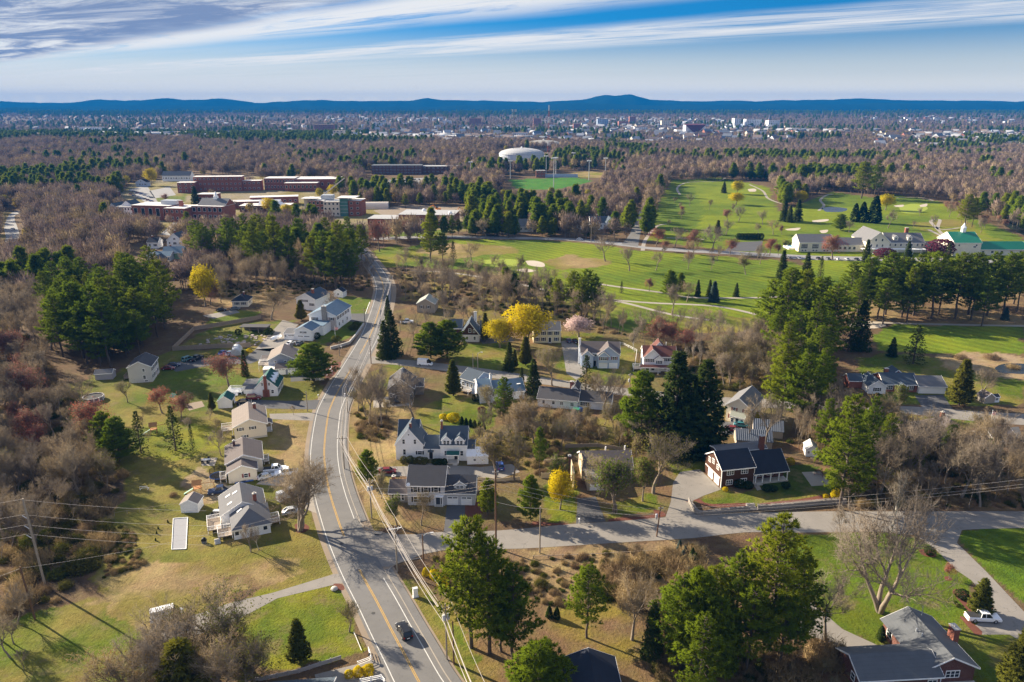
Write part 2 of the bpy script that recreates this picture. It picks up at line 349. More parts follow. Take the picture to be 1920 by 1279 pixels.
t.links.new(math_('ADD', math_('MULTIPLY', noise(t, .2, 3), .07, t), .465, t), hs.inputs['Hue'])
p = bsdf(t, hs.outputs[0], .95, 0, .1)
b = t.nodes.new('ShaderNodeBump'); b.inputs['Strength'].default_value = .9; b.inputs['Distance'].default_value = .35; t.links.new(noise(t, 1.6, 5, .7), b.inputs['Height']); t.links.new(b.outputs[0], p.inputs['Normal'])
gme = npmesh('ground', np.stack([vx, vy, Z.ravel()], -1), F, gm)
ca_ = gme.color_attributes.new('cover', 'FLOAT_COLOR', 'POINT'); ca_.data.foreach_set('color', np.concatenate([col, mow[:, None]], 1).astype(np.float32).ravel())
ground = tag(link('ground', gme), 'suburban ground of lawns, dry grass, leaf litter and golf fairways', None, None, 'structure')

# ---------------------------------------------------------------- paved sheets
def pavemat(name, c, crack=.0, var=.16):
    m, t = newmat(name)
    f = math_('ADD', math_('MULTIPLY', noise(t, .35, 5, .65), var * 2, t), 1 - var, t)
    f = math_('MULTIPLY', f, math_('ADD', math_('MULTIPLY', noise(t, 5, 3, .7), .24, t), .88, t), t)
    f = math_('MULTIPLY', f, math_('ADD', math_('MULTIPLY', noise(t, .09, 3, .6), .4, t), .8, t), t)
    if crack:
        vo = t.nodes.new('ShaderNodeTexVoronoi'); vo.feature = 'DISTANCE_TO_EDGE'; vo.inputs['Scale'].default_value = .16
        wv = t.nodes.new('ShaderNodeVectorMath'); wv.operation = 'ADD'; g = t.nodes.new('ShaderNodeNewGeometry').outputs['Position']
        ns = t.nodes.new('ShaderNodeTexNoise'); ns.inputs['Scale'].default_value = .5; ns.inputs['Detail'].default_value = 4; t.links.new(g, ns.inputs['Vector'])
        sc_ = t.nodes.new('ShaderNodeVectorMath'); sc_.operation = 'SCALE'; sc_.inputs['Scale'].default_value = 5; t.links.new(ns.outputs['Color'], sc_.inputs[0])
        t.links.new(g, wv.inputs[0]); t.links.new(sc_.outputs[0], wv.inputs[1]); t.links.new(wv.outputs[0], vo.inputs['Vector'])
        e = math_('LESS_THAN', vo.outputs['Distance'], .006, t)
        f = math_('MULTIPLY', f, math_('SUBTRACT', 1, math_('MULTIPLY', e, crack, t), t), t)
    n = t.nodes.new('ShaderNodeVectorMath'); n.operation = 'SCALE'; n.inputs[0].default_value = c; t.links.new(f, n.inputs['Scale'])
    bsdf(t, n.outputs[0], .85, 0, .25); MATS[name] = m; return m
ASPH = pavemat('asphalt_main', (.185, .178, .170), .2); ASPL = pavemat('asphalt_old', (.265, .242, .215), .3)
ASPD = pavemat('asphalt_driveway', (.10, .10, .105), .15); CONC = pavemat('concrete_path', (.36, .32, .27), .0)
DIRT = pavemat('gravel_shoulder', (.28, .22, .16)); SANDM = pavemat('bunker_sand', (.52, .45, .36)); PAVL = pavemat('parking_asphalt', (.29, .285, .28), .2)
YEL = mat('yellow_paint', (.46, .27, .05), .8, .4, 1.5); WHT = mat('white_road_paint', (.50, .49, .46), .8, .4, 1.5)
MULCH = mat('red_mulch', (.115, .042, .027), .95, .35, 2.5, bump=.5)
def catmull(P, n=6):
    P = [Vector(p) for p in P]; out = []
    for i in range(len(P) - 1):
        a, b, c_, d = P[max(i - 1, 0)], P[i], P[i + 1], P[min(i + 2, len(P) - 1)]
        for k in range(n):
            t = k / n; out.append(.5 * ((2 * b) + (c_ - a) * t + (2 * a - 5 * b + 4 * c_ - d) * t * t + (3 * b - 3 * c_ + d - a) * t ** 3))
    return out + [P[-1]]
def normals(P):
    r = []
    for i in range(len(P)):
        d = P[min(i + 1, len(P) - 1)] - P[max(i - 1, 0)]; r.append(Vector((d.y, -d.x, 0)).normalized())   # to the right of travel
    return r
def ribbon(name, P, o0, o1, z, m, top=None, parent=None, th=0):
    """strip between offsets o0 (left) and o1 (right) of a line"""
    Nn = normals(P); V = []; F = []
    for p, q in zip(P, Nn):
        a, b = p + q * o0, p + q * o1; tz = float(terrain(p.x, p.y)) if p.y > 800 else 0.0
        V += [(a.x, a.y, tz + z), (b.x, b.y, tz + z)]
    k = len(P)
    F = [(2 * i, 2 * i + 1, 2 * i + 3, 2 * i + 2) for i in range(k - 1)]
    if th:
        V += [(x, y, zz_ - th) for x, y, zz_ in V]; m2 = 2 * k
        F += [(2 * i + 2, 2 * i + 2 + m2, 2 * i + m2, 2 * i) for i in range(k - 1)] + [(2 * i + 1, 2 * i + 1 + m2, 2 * i + 3 + m2, 2 * i + 3) for i in range(k - 1)]
        F += [(0, m2, m2 + 1, 1), (2 * k - 2, 2 * k - 1, m2 + 2 * k - 1, m2 + 2 * k - 2)]
    o = link(name, mesh(name, V, F, m), parent)
    if parent is None: o['kind'] = 'structure'
    return o
def sheet(name, pts, z, m, rnd=0, parent=None):
    P = [G(*p) for p in pts]
    if rnd:
        Q = [Vector((p.x, p.y, 0)) for p in P]; P2 = catmull(Q[-1:] + Q + Q[:2], rnd)[rnd:-2 * rnd + 0]; P = P2[:len(Q) * rnd]
    zb = max(float(terrain(p.x, p.y)) for p in P)
    me = mesh(name, [(p.x, p.y, zb + z) for p in P], [tuple(range(len(P)))], m)
    if me.polygons[0].normal.z < 0: me.flip_normals()
    o = link(name, me, parent)
    if parent is None: o['kind'] = 'structure'
    return o
CL = [(845, 1370), (815, 1325), (785.7, 1279), (759.4, 1229), (735, 1183.6), (706.7, 1128.5), (674, 1068.6), (645, 1005), (630, 963), (619, 927), (610.5, 886), (608, 842), (613, 793), (620, 762.5), (640, 722.5), (662.5, 685), (692.5, 632.5), (707.5, 592.5), (716, 562.5), (719, 540), (714, 522.5), (707.5, 511), (696, 495), (682, 478), (667, 461), (650, 440), (634, 422)]
MAIN = catmull([G(*p) for p in CL], 5)
def part_of(P, y0, y1):
    """run of the line between two photograph rows (given as ground distances)"""
    a, b = G(700, y0).y, G(700, y1).y
    return [p for p in P if a <= p.y <= b]
ribbon('gravel_shoulder', MAIN, -5.2, 6.6, .012, DIRT)
road = ribbon('main_road', MAIN, -4.15, 4.5, .03, ASPH)
ribbon('white_line', MAIN, -3.66, -3.5, .042, WHT, parent=road)
for a, b in ((1400, 1086), (982, 704), (672, 440)): ribbon('white_line', part_of(MAIN, a, b), 3.42, 3.58, .042, WHT, parent=road)
for a, b in ((1400, 1067), (1007, 687), (668, 440)):
    for s in (-.13, .13): ribbon('yellow_line', part_of(MAIN, a, b), s - .06, s + .06, .042, YEL, parent=road)
for a_, b__, o0, o1 in ((1180, 1168, -3.2, -1.2), (1110, 1098, .6, 3.0), (930, 900, -3.0, -.6), (850, 838, .5, 2.6), (760, 745, -3.0, -.4), (620, 606, .5, 3.0)): ribbon('road_patch', part_of(MAIN, a_, b__), o0, o1, .036, pavemat('asphalt_patch', (.13, .128, .125)) if 'asphalt_patch' not in MATS else MATS['asphalt_patch'], parent=road)
for px_, py_ in ((700, 1150), (640, 1020), (602, 858), (660, 668)): g_ = G(px_, py_); me_ = mesh('manhole_cover', [(g_.x + .38 * math.cos(k_ * .524), g_.y + .38 * math.sin(k_ * .524), .046) for k_ in range(12)], [tuple(range(12))], mat('cast_iron', (.05, .048, .046), .7, .2)); link('manhole_cover', me_, road)
for a, b in ((1400, 1078), (990, 706)):
    q = part_of(MAIN, a, b)
    ribbon('sidewalk', q, 4.62, 6.05, .14, ASPH, th=.14); ribbon('kerb', q, 4.46, 4.6, .16, CONC, th=.16)
# corner kerbs at the side street
K1 = catmull([G(*p) for p in [(668, 968), (679, 985), (700, 996), (722, 1001), (745, 1003)]], 5); ribbon('kerb', K1, -.15, 0, .15, CONC, th=.15)
K2 = catmull([G(*p) for p in [(790, 1046), (752, 1054), (733, 1064), (727, 1074), (731, 1085)]], 5); ribbon('kerb', K2, -.15, 0, .15, CONC, th=.15)
# side streets
def street(name, top, bot, m, z=.024):
    """street between two kerb lines"""
    a = catmull([G(*p) for p in top], 4); b = catmull([G(*p) for p in bot], 4)
    def res(P, k):
        d = [0]
        for i in range(1, len(P)): d.append(d[-1] + (P[i] - P[i - 1]).length)
        out = []
        for j in range(k):
            s = d[-1] * j / (k - 1); i = min(max(np.searchsorted(d, s) - 1, 0), len(P) - 2); q = (s - d[i]) / max(d[i + 1] - d[i], 1e-6); out.append(P[i].lerp(P[i + 1], min(q, 1)))
        return out
    k = 40; A, B = res(a, k), res(b, k)
    V = [(p.x, p.y, z) for p in A] + [(p.x, p.y, z) for p in B]
    me = mesh(name, V, [(i, k + i, k + i + 1, i + 1) for i in range(k - 1)], m); o = link(name, me); o['kind'] = 'structure'
    if me.polygons[0].normal.z < 0: me.flip_normals()
    return o
street('side_street', [(640, 985), (690, 996), (760, 1003), (831, 997), (934, 995), (1075, 982.5), (1137, 979), (1247, 970), (1312, 966), (1400, 962), (1551, 959), (1652, 959), (1919, 959), (2050, 961)],
       [(690, 1060), (735, 1062), (794, 1039), (844, 1031), (972, 1029), (1044, 1025), (1169, 1017), (1300, 1009), (1400, 998), (1490, 999), (1652, 997), (1717, 1005), (1800, 994), (1920, 990), (2050, 988)], ASPL)
street('side_street', [(660, 660), (714, 671), (786, 676.7), (839, 683), (919, 692.7), (972, 700.6), (1079, 716.6), (1180, 728.5), (1351, 744.5), (1476, 750), (1649, 761), (1730, 763), (1824, 771), (1920, 776), (2040, 781)],
       [(650, 690), (700, 681), (813, 692.7), (893, 706), (960, 713), (1080, 729), (1180, 743), (1351, 761), (1476, 766), (1667, 773), (1792, 786), (1855, 793), (1920, 797), (2040, 803)], ASPL)
street('golf_road', [(640, 446), (727, 444), (833, 442), (933, 443.5), (1067, 446.5), (1170, 455), (1200, 462), (1350, 470), (1462, 476), (1540, 480), (1760, 484), (1960, 490)],
       [(650, 452), (727, 449.5), (833, 446), (933, 448), (1067, 451), (1190, 464), (1240, 470), (1350, 476), (1462, 483), (1540, 488), (1760, 491), (1960, 498)], PAVL)
street('golf_road', [(1165, 458), (1180, 440), (1192, 410), (1202, 390), (1208, 370)], [(1196, 463), (1200, 442), (1205, 412), (1208, 392), (1211, 370)], ASPH, .03)
street('highway', [(-60, 520), (10, 478), (44, 474), (34, 430), (28, 404), (60, 396), (110, 388)], [(-90, 500), (-20, 470), (10, 450), (8, 425), (22, 399), (60, 392), (110, 385)], PAVL)
for nm, pts, m in [
 ('driveway', [(1717, 1005), (1804, 993), (1794, 1018), (1849, 1071.6), (1920, 1147), (1990, 1215), (1935, 1215), (1893, 1190), (1840, 1190), (1826, 1174), (1862, 1150), (1850, 1120), (1821, 1088), (1793, 1069), (1751, 1027)], ASPL),
 ('driveway', [(1494, 1108), (1508, 1118), (1580, 1180), (1650, 1212), (1640, 1225), (1590, 1222), (1555, 1205), (1490, 1180), (1480, 1140)], ASPL),
 ('driveway', [(1247, 972), (1258, 940), (1262, 905), (1275, 885), (1312, 880), (1352, 918), (1318, 930), (1294, 942), (1312, 967)], ASPL),
 ('driveway', [(1080, 982), (1083, 935), (1117, 932), (1136, 978)], ASPD),
 ('driveway', [(832, 997), (838, 948), (893, 946), (882, 965), (868, 997)], ASPD),
 ('driveway', [(700, 876), (765, 874), (770, 866), (840, 872), (900, 876), (960, 870), (975, 885), (930, 900), (890, 897), (720, 892), (685, 893)], ASPL),
 ('driveway', [(488, 750), (540, 752), (600, 750), (592, 768), (500, 766), (446, 764), (440, 752)], ASPD),
 ('driveway', [(505, 776), (590, 774), (586, 789), (507, 786)], ASPL),
 ('driveway', [(480, 908), (520, 880), (575, 890), (588, 925), (600, 965), (560, 950), (560, 915)], CONC),
 ('driveway', [(636, 1076), (624, 1077), (510, 1112), (440, 1128), (330, 1165), (290, 1165), (275, 1195), (330, 1205), (440, 1165), (520, 1122), (645, 1092)], ASPL),
 ('driveway', [(590, 1265), (700, 1238), (722, 1246), (738, 1290), (610, 1340)], ASPL),
 ('driveway', [(310, 685), (360, 672), (460, 670), (480, 655), (520, 652), (520, 662), (470, 682), (400, 684), (330, 697)], ASPD),
 ('driveway', [(478, 656), (530, 600), (560, 608), (534, 636), (560, 640), (530, 662)], ASPL),
 ('driveway', [(622, 588), (700, 588), (694, 605), (640, 602)], ASPD),
 ('driveway', [(545, 703), (610, 698), (600, 712), (545, 716)], ASPD),
 ('driveway', [(380, 592), (440, 580), (450, 586), (400, 598)], ASPL),
 ('driveway', [(896, 634), (955, 628), (965, 640), (905, 645)], ASPD),
 ('driveway', [(1052, 640), (1072, 636), (1092, 660), (1100, 700), (1080, 712), (1062, 700)], ASPL),
 ('driveway', [(700, 745), (770, 742), (775, 760), (700, 765)], CONC),
 ('driveway', [(1352, 790), (1410, 792), (1430, 815), (1350, 815)], ASPD),
 ('driveway', [(1715, 742), (1768, 740), (1790, 772), (1730, 765)], ASPD),
 ('driveway', [(1800, 810), (1910, 800), (1920, 830), (1800, 835)], ASPD),
 ('parking_lot', [(1372, 455), (1430, 452), (1428, 472), (1360, 470)], ASPD),
 ('parking_lot', [(300, 440), (330, 412), (400, 408), (420, 420), (405, 448)], PAVL),
 ('parking_lot', [(243, 355), (275, 348), (285, 362), (300, 385), (280, 385), (262, 372)], PAVL),
 ('parking_lot', [(280, 358), (318, 350), (330, 366), (290, 372)], PAVL),
 ('parking_lot', [(680, 340), (820, 332), (810, 350), (700, 362)], PAVL),
 ('parking_lot', [(725, 362), (775, 345), (800, 356), (760, 362)], PAVL),
 ('building_site', [(700, 395), (760, 383), (860, 388), (880, 402), (840, 420), (720, 405)], DIRT),
 ('basketball_court', [(1503, 885.3), (1538, 884), (1559, 909.4), (1521.6, 911.6)], CONC),
 ('patio', [(388, 968), (415, 950), (430, 955), (425, 990), (390, 985)], CONC),
 ('patio', [(376, 860), (408, 858), (402, 874), (378, 873)], CONC),
 ('dirt_patch', [(346, 758), (378, 752), (384, 762), (355, 770)], DIRT),
 ('front_walk', [(1412, 908), (1420, 905), (1428, 918), (1420, 920)], CONC),
 ('sand_bunker', [(985, 490), (1003, 489), (1020, 494), (1018, 501), (990, 497)], SANDM), ('sand_bunker', [(968, 507), (985, 504), (1005, 508), (985, 511)], SANDM),
 ('sand_bunker', [(1590, 608), (1640, 604), (1662, 610), (1640, 616), (1595, 614)], SANDM),
 ('sand_bunker', [(1402, 355), (1416, 354), (1417, 359), (1404, 359)], SANDM), ('sand_bunker', [(1724, 385), (1738, 382), (1737, 387), (1726, 388)], SANDM),
 ('sand_bunker', [(1675, 386), (1694, 384), (1692, 388), (1680, 388)], SANDM), ('sand_bunker', [(1522, 414), (1552, 411), (1550, 415), (1525, 417)], SANDM), ('sand_bunker', [(1472, 430), (1500, 427), (1495, 432), (1476, 432)], SANDM),
 ('sand_bunker', [(1536, 433), (1552, 431), (1550, 436), (1540, 437)], SANDM)]:
    sheet(nm, pts, {'front_walk': .03}.get(nm, .018 if nm != 'sand_bunker' else .05), m, 4 if nm == 'sand_bunker' else 0)
for k, pts in enumerate([[(770, 508), (850, 512), (960, 530), (1060, 552), (1130, 560), (1180, 570), (1260, 590), (1330, 600)], [(1120, 532), (1160, 538), (1250, 550), (1300, 558), (1430, 558), (1520, 552)],
                         [(1120, 560), (1220, 568), (1340, 574), (1420, 590)], [(1600, 602), (1680, 606), (1800, 609), (1960, 612)], [(1205, 470), (1210, 450), (1230, 425), (1250, 420)],
                         [(1275, 365), (1270, 352), (1290, 342), (1345, 340), (1360, 333)], [(1405, 346), (1430, 358), (1440, 372), (1465, 382)], [(1535, 395), (1545, 385), (1538, 375), (1550, 366), (1562, 364)],
                         [(1680, 371), (1720, 370), (1750, 376)], [(1740, 430), (1770, 444), (1760, 432), (1745, 415), (1762, 412), (1760, 430), (1800, 427)], [(1250, 446), (1290, 447), (1320, 449)], [(1880, 412), (1905, 422), (1930, 432)]]):
    ribbon('cart_path', catmull([G(*q) for q in pts], 5), -1.3, 1.3, .02, CONC)
for nm, pts in (('putting_green', [(900, 491), (925, 486), (960, 486), (985, 492), (965, 500), (925, 500)]), ('putting_green', [(1685, 388), (1715, 382), (1740, 390), (1720, 400), (1690, 398)])):
    sheet(nm, pts, .02, mat('close_mown_green', (.19, .23, .022), .9, .12), 4)
for pts in ([(1285, 942), (1300, 938), (1330, 950), (1404, 950), (1404, 943), (1330, 945), (1310, 935)], [(1420, 950), (1500, 945), (1570, 940), (1575, 930), (1545, 928), (1500, 936), (1425, 944)], [(1140, 978), (1240, 970), (1243, 960), (1225, 956), (1222, 966), (1142, 973)],
            [(995, 985), (1080, 984), (1028, 980), (1000, 978)], [(1786, 1112), (1800, 1105), (1840, 1130), (1862, 1140), (1850, 1150), (1815, 1146)], [(1800, 1158), (1812, 1160), (1842, 1185), (1828, 1190)], [(1722, 1032), (1740, 1030), (1756, 1042), (1745, 1045), (1728, 1040)],
            [(1770, 1082), (1780, 1081), (1786, 1088), (1772, 1088)], [(872, 942), (900, 942), (910, 958), (872, 972)], [(625, 1095), (642, 1096), (645, 1106), (628, 1106)], [(552, 985), (565, 980), (580, 988), (572, 998), (556, 998)], [(610, 693), (632, 680), (640, 682), (624, 706), (606, 706)]):
    sheet('mulch_bed', pts, .022, MULCH, 3)
wm, t = newmat('pond_water'); bsdf(t, (.02, .028, .034), .25, 0, .3)
for pts in ([(1875, 406), (1900, 408), (1930, 418), (1960, 440), (1935, 446), (1900, 432), (1880, 420)], [(1865, 690), (1885, 682), (1930, 684), (1935, 700), (1890, 700), (1870, 697)], [(1540, 391), (1560, 388), (1588, 391), (1580, 397), (1548, 397)]):
    sheet('pond', pts, .02, wm, 4)
# ================================================================ plants: prototypes
def unit(a): return a / np.maximum(np.linalg.norm(a, axis=-1, keepdims=True), 1e-9)
def slivers(B, D, Ln, Wd, g):
    """thin triangles from points B along D (twigs, needles)"""
    P = unit(np.cross(D, g.normal(size=D.shape))) * Wd[:, None] * .5
    V = np.stack([B - P, B + P, B + D * Ln[:, None]], 1).reshape(-1, 3); return V, np.arange(len(V)).reshape(-1, 3)
def leaves(Cn, size, g, up=0.0):
    """small leaf-clump faces (rhombs, two triangles) at Cn"""
    n = len(Cn); a = unit(g.normal(size=(n, 3)) + np.array([0, 0, up])); b = unit(np.cross(a, g.normal(size=(n, 3))))
    s = (size * g.uniform(.6, 1.35, n))[:, None]; u_ = unit(np.cross(a, b))
    V = np.stack([Cn + b * s * .5, Cn + u_ * s * .32, Cn - b * s * .5, Cn - u_ * s * .32], 1).reshape(-1, 3); k = np.arange(n)[:, None] * 4
    return V, np.concatenate([k + np.array([[0, 1, 2]]), k + np.array([[0, 2, 3]])])
def joinm(parts):
    V = []; F = []; o = 0
    for v_, f_ in parts: V.append(v_); F.append(f_ + o); o += len(v_)
    return np.concatenate(V), np.concatenate(F)
def tubes(segs):
    """segs: (p0, p1, r0, r1, sides)"""
    mb = []; o = 0; Vs = []; Fs = []
    for p0, p1, r0, r1, k in segs:
        d = unit(p1 - p0); a = unit(np.cross(d, [.3, .9, .2])); b = np.cross(d, a); q = 2 * np.pi * np.arange(k) / k
        c_ = a[None] * np.cos(q)[:, None] + b[None] * np.sin(q)[:, None]
        Vs.append(np.concatenate([p0 + c_ * r0, p1 + c_ * r1])); i = np.arange(k); j = (i + 1) % k
        Fs.append(np.concatenate([np.stack([i, j, k + j], 1), np.stack([i, k + j, k + i], 1)]) + o); o += 2 * k
    return np.concatenate(Vs), np.concatenate(Fs)
def skeleton(g, h, clear=.25, spread=.55, levels=4, fork=(3, 3, 3, 2), stems=1, upward=.75):
    """branching skeleton of a broad-leaved tree: segments and twig anchors"""
    segs = []; tips = []
    def grow(p, d, ln, r, lev):
        k = 3 if lev < 2 else 2; q = p
        for i in range(k):
            d = unit(d + g.normal(size=3) * .13 + np.array([0, 0, .05])); q2 = q + d * ln / k; r2 = r * (1 - .45 * (i + 1) / k)
            segs.append((q, q2, r * (1 - .45 * i / k), r2, 7 if lev == 0 else 5 if lev == 1 else 3)); 
            if lev >= 2: tips.append((q2, d, lev))
            q = q2
            if 0 < lev < levels and i < k - 1 and g.random() < .8:
                side(q, d, ln * g.uniform(.45, .7), r2 * .55, lev + 1)
        if lev < levels:
            n = fork[min(lev, len(fork) - 1)]; az = g.uniform(0, 6.28)
            for j in range(n):
                a = az + 6.28 * j / n + g.normal() * .35; ang = spread * g.uniform(.5, 1.25)
                e = unit(np.cross(d, [.2, .5, .9])); e2 = np.cross(d, e)
                nd = unit(d * math.cos(ang) + (e * math.cos(a) + e2 * math.sin(a)) * math.sin(ang) + np.array([0, 0, upward * .5]))
                grow(q, nd, ln * g.uniform(.58, .86), r * .55 * g.uniform(.75, 1.05), lev + 1)
    def side(q, d, ln, r, lev):
        a = unit(np.cross(d, g.normal(size=3))); grow(q, unit(d * .5 + a * .8 + np.array([0, 0, .2])), ln, r, lev)
    for s in range(stems):
        a = g.uniform(0, 6.28); tilt = .05 if stems == 1 else .3
        grow(np.array([0, 0, -.15]), unit(np.array([math.cos(a) * tilt, math.sin(a) * tilt, 1])), h * clear, h * .017 * (1 if stems == 1 else .75), 0)
    return segs, tips
def fit(V, h, r=None):
    z = V[:, 2].max(); V *= h / z
    return V
def hardwood(seed, h=15, ntw=14, tw=.045, leaf=0, leafsize=.4, twl=1.0, fill=0, **kw):
    g = np.random.default_rng(seed); segs, tips = skeleton(g, h, **kw)
    P = np.array([t_[0] for t_ in tips]); D = np.array([t_[1] for t_ in tips]); k = h / P[:, 2].max() * .93; P *= k
    segs = [(a * k, b * k, max(r0 * k, .02), max(r1 * k, .018), s) for a, b, r0, r1, s in segs]
    B = np.repeat(P, ntw, 0) + g.normal(size=(len(P) * ntw, 3)) * .16; DD = unit(np.repeat(D, ntw, 0) + g.normal(size=B.shape) * .75 + np.array([0, 0, .25]))
    ln = g.uniform(.45, 1.35, len(B)) * twl
    parts = [slivers(B, DD, ln, np.full(len(B), tw), g)]
    if leaf:
        i = g.integers(0, len(B), leaf); Cn = B[i] + DD[i] * (ln[i] * g.uniform(.3, 1.1, leaf))[:, None]; 
        if fill: q = unit(g.normal(size=(fill, 3))) * (g.random(fill) ** .4)[:, None]; q *= 1 + .16 * np.sin(q[:, :1] * 7 / h * 9 + seed) + .12 * np.sin(q[:, 1:2] * 9 + q[:, 2:] * 8); Cn = np.concatenate([Cn, q * np.array([.40, .40, .36]) * h + np.array([0, 0, .6 * h])])
        lv = leaves(Cn, leafsize, g, .4)
    else: lv = None
    return tubes(segs), joinm(parts), lv
def pine(seed, h=22, low=.32, wid=.22, n_cl=9, dens=1.0, tuft=.62):
    """white pine: tiers of upswept plumes, ragged top, bare lower stem"""
    g = np.random.default_rng(seed); segs = []; B = []; D = []
    pts = [np.array([0, 0, -.2])]; nt_ = 9
    for i in range(nt_): pts.append(np.array([g.normal() * .12, g.normal() * .12, h * (i + 1) / nt_ * .97]))
    for i in range(nt_): segs.append((pts[i], pts[i + 1], .30 * (1 - i / nt_) * h / 22 + .03, .30 * (1 - (i + 1) / nt_) * h / 22 + .03, 7))
    z = h * low; 
    while z < h * .985:
        fz = (z / h - low) / (1 - low); nb = int(g.integers(4, 7))
        prof = wid * h * (1 - fz) ** .62 * (.55 + .45 * min(1, fz * 4 + .25)) + .35
        if g.random() < .14: prof *= .55
        a0 = g.uniform(0, 6.28)
        for j in range(nb):
            a = a0 + 6.28 * j / nb + g.normal() * .25; L_ = prof * g.uniform(.62, 1.25); rise = g.uniform(.02, .32) + .25 * fz
            p0 = np.array([0, 0, z + g.normal() * .12]); d = unit(np.array([math.cos(a), math.sin(a), rise])); m_ = p0 + d * L_ * .55; e_ = p0 + d * L_ + np.array([0, 0, .10 * L_])
            segs += [(p0, m_, .075, .05, 3), (m_, e_, .05, .02, 3)]
            n = max(3, int(n_cl * (L_ / 3.2) * dens))
            tt = np.sqrt(g.uniform(.10, 1.0, n)); c_ = np.where(tt[:, None] < .55, p0 + (m_ - p0) * (tt / .55)[:, None], m_ + (e_ - m_) * ((tt - .55) / .45)[:, None])
            lat = np.array([-math.sin(a), math.cos(a), 0]); c_ = c_ + lat * (g.normal(size=n) * .24 * L_ * (1.1 - .5 * tt))[:, None] + np.array([0, 0, 1]) * g.uniform(-.05, .35, n)[:, None]
            B.append(c_); D.append(np.repeat((d + np.array([0, 0, .5]))[None], n, 0))
        z += g.uniform(.55, 1.05) * h / 22
    B = np.concatenate(B); D = np.concatenate(D); k = 15
    BB = np.repeat(B, k, 0); DD = unit(np.repeat(D, k, 0) * .75 + g.normal(size=BB.shape) * .62); nn = len(BB)
    return tubes(segs), slivers(BB - DD * .1, DD, g.uniform(.7, 1.4, nn) * tuft, g.uniform(.13, .23, nn) * tuft / .62, g)
def spruce(seed, h=16, wid=.2, low=.04, droop=.35, n_cl=8, tuft=.55, sparse=1.0):
    """conical evergreen clothed to the ground"""
    g = np.random.default_rng(seed); segs = [(np.array([0, 0, -.2]), np.array([0, 0, h * .97]), .02 * h * .6 + .05, .03, 6)]; B = []; D = []; z = h * low
    while z < h * .98:
        fz = z / h; nb = int(g.integers(5, 9) * sparse) + 1; prof = wid * h * (1 - fz) ** .85 + .2; a0 = g.uniform(0, 6.28)
        for j in range(nb):
            a = a0 + 6.28 * j / nb + g.normal() * .2; L_ = prof * g.uniform(.7, 1.15)
            d = unit(np.array([math.cos(a), math.sin(a), -droop * (1 - fz) + .35 * fz])); n = max(3, int(n_cl * L_ / 2.4)); tt = np.sqrt(g.uniform(.03, 1, n))
            c_ = np.array([0, 0, z]) + d * (tt * L_)[:, None] + np.array([0, 0, .22]) * L_ * (tt ** 2)[:, None]; lat = np.array([-math.sin(a), math.cos(a), 0]); c_ += lat * (g.normal(size=n) * .16 * L_)[:, None]
            B.append(c_); D.append(np.repeat((d + np.array([0, 0, -.05]))[None], n, 0))
            if L_ > .8: segs.append((np.array([0, 0, z]), np.array([0, 0, z]) + d * L_ * .9, .04, .015, 3))
        z += g.uniform(.32, .6) * h / 16
    B = np.concatenate(B); D = np.concatenate(D); k = 9; BB = np.repeat(B, k, 0); DD = unit(np.repeat(D, k, 0) * .9 + g.normal(size=BB.shape) * .55); nn = len(BB)
    return tubes(segs), slivers(BB, DD, g.uniform(.6, 1.2, nn) * tuft, g.uniform(.2, .34, nn) * tuft / .55, g)
def blob(seed, shape, n, size, g=None):
    """dense clipped or rounded evergreen: shape(u) gives radius at height fraction; unit height"""
    g = np.random.default_rng(seed); u_ = g.uniform(0.0, 1, n); a = g.uniform(0, 6.28, n); r = shape(u_) * (1 - .5 * g.random(n) ** 2.2) * (1 + .13 * np.sin(a * 3 + seed) + .08 * np.sin(a * 5 + u_ * 9))
    Cn = np.stack([r * np.cos(a), r * np.sin(a), u_], 1); return leaves(Cn, size, g, .3)
BARK = mat('grey_bark', (.19, .155, .12), .95, .35, 1.5); PBARK = mat('pine_bark', (.085, .066, .052), .95, .35, 1.5); PALE = mat('pale_bark', (.42, .39, .34), .9, .3, 1.5)
TWIG = leafmat('bare_twigs', (.27, .22, .15), (.33, .25, .145), (.24, .20, .16), .25, .35)
FTWIG = leafmat('far_bare_twigs', (.25, .20, .15), (.36, .275, .15), (.225, .165, .15), .2, .45, .35, .012)
BUD = leafmat('opening_buds', (.25, .20, .045), (.22, .155, .06), (.17, .18, .035), .4, .3)
REDB = leafmat('red_maple_buds', (.41, .11, .082), (.33, .115, .088), (.27, .12, .095), .4, .3)
YELB = leafmat('yellow_blossom', (.66, .50, .012), (.58, .46, .014), (.52, .43, .016), .4, .25)
PINK = leafmat('cherry_blossom', (.68, .52, .49), (.70, .54, .50), None, .4, .12)
PINE = leafmat('pine_needles', (.175, .225, .013), (.225, .25, .015), (.135, .195, .016), .4, .55)
SPRU = leafmat('spruce_needles', (.070, .095, .016), (.088, .11, .018), (.060, .086, .020), .25, .45)
OLIV = leafmat('cedar_sprays', (.14, .135, .018), (.115, .125, .02), (.155, .14, .018), .25, .4)
BLUE = leafmat('blue_spruce_needles', (.10, .14, .12), (.085, .125, .105), None, .15, .3)
SHRB = leafmat('shrub_leaves', (.055, .085, .012), (.095, .105, .018), (.13, .12, .03), .25, .4)
BRSH = leafmat('dry_brush_stems', (.31, .225, .12), (.26, .18, .105), (.35, .26, .13), .25, .35)
LGRN = leafmat('young_green_leaves', (.16, .22, .02), (.19, .23, .02), (.14, .19, .02), .4, .3)
DRK = leafmat('yew_leaves', (.030, .048, .010), (.036, .055, .012), None, .15, .4)
PLUM = leafmat('plum_leaves', (.09, .022, .04), (.11, .03, .05), None, .3, .3)
PROTO = {}
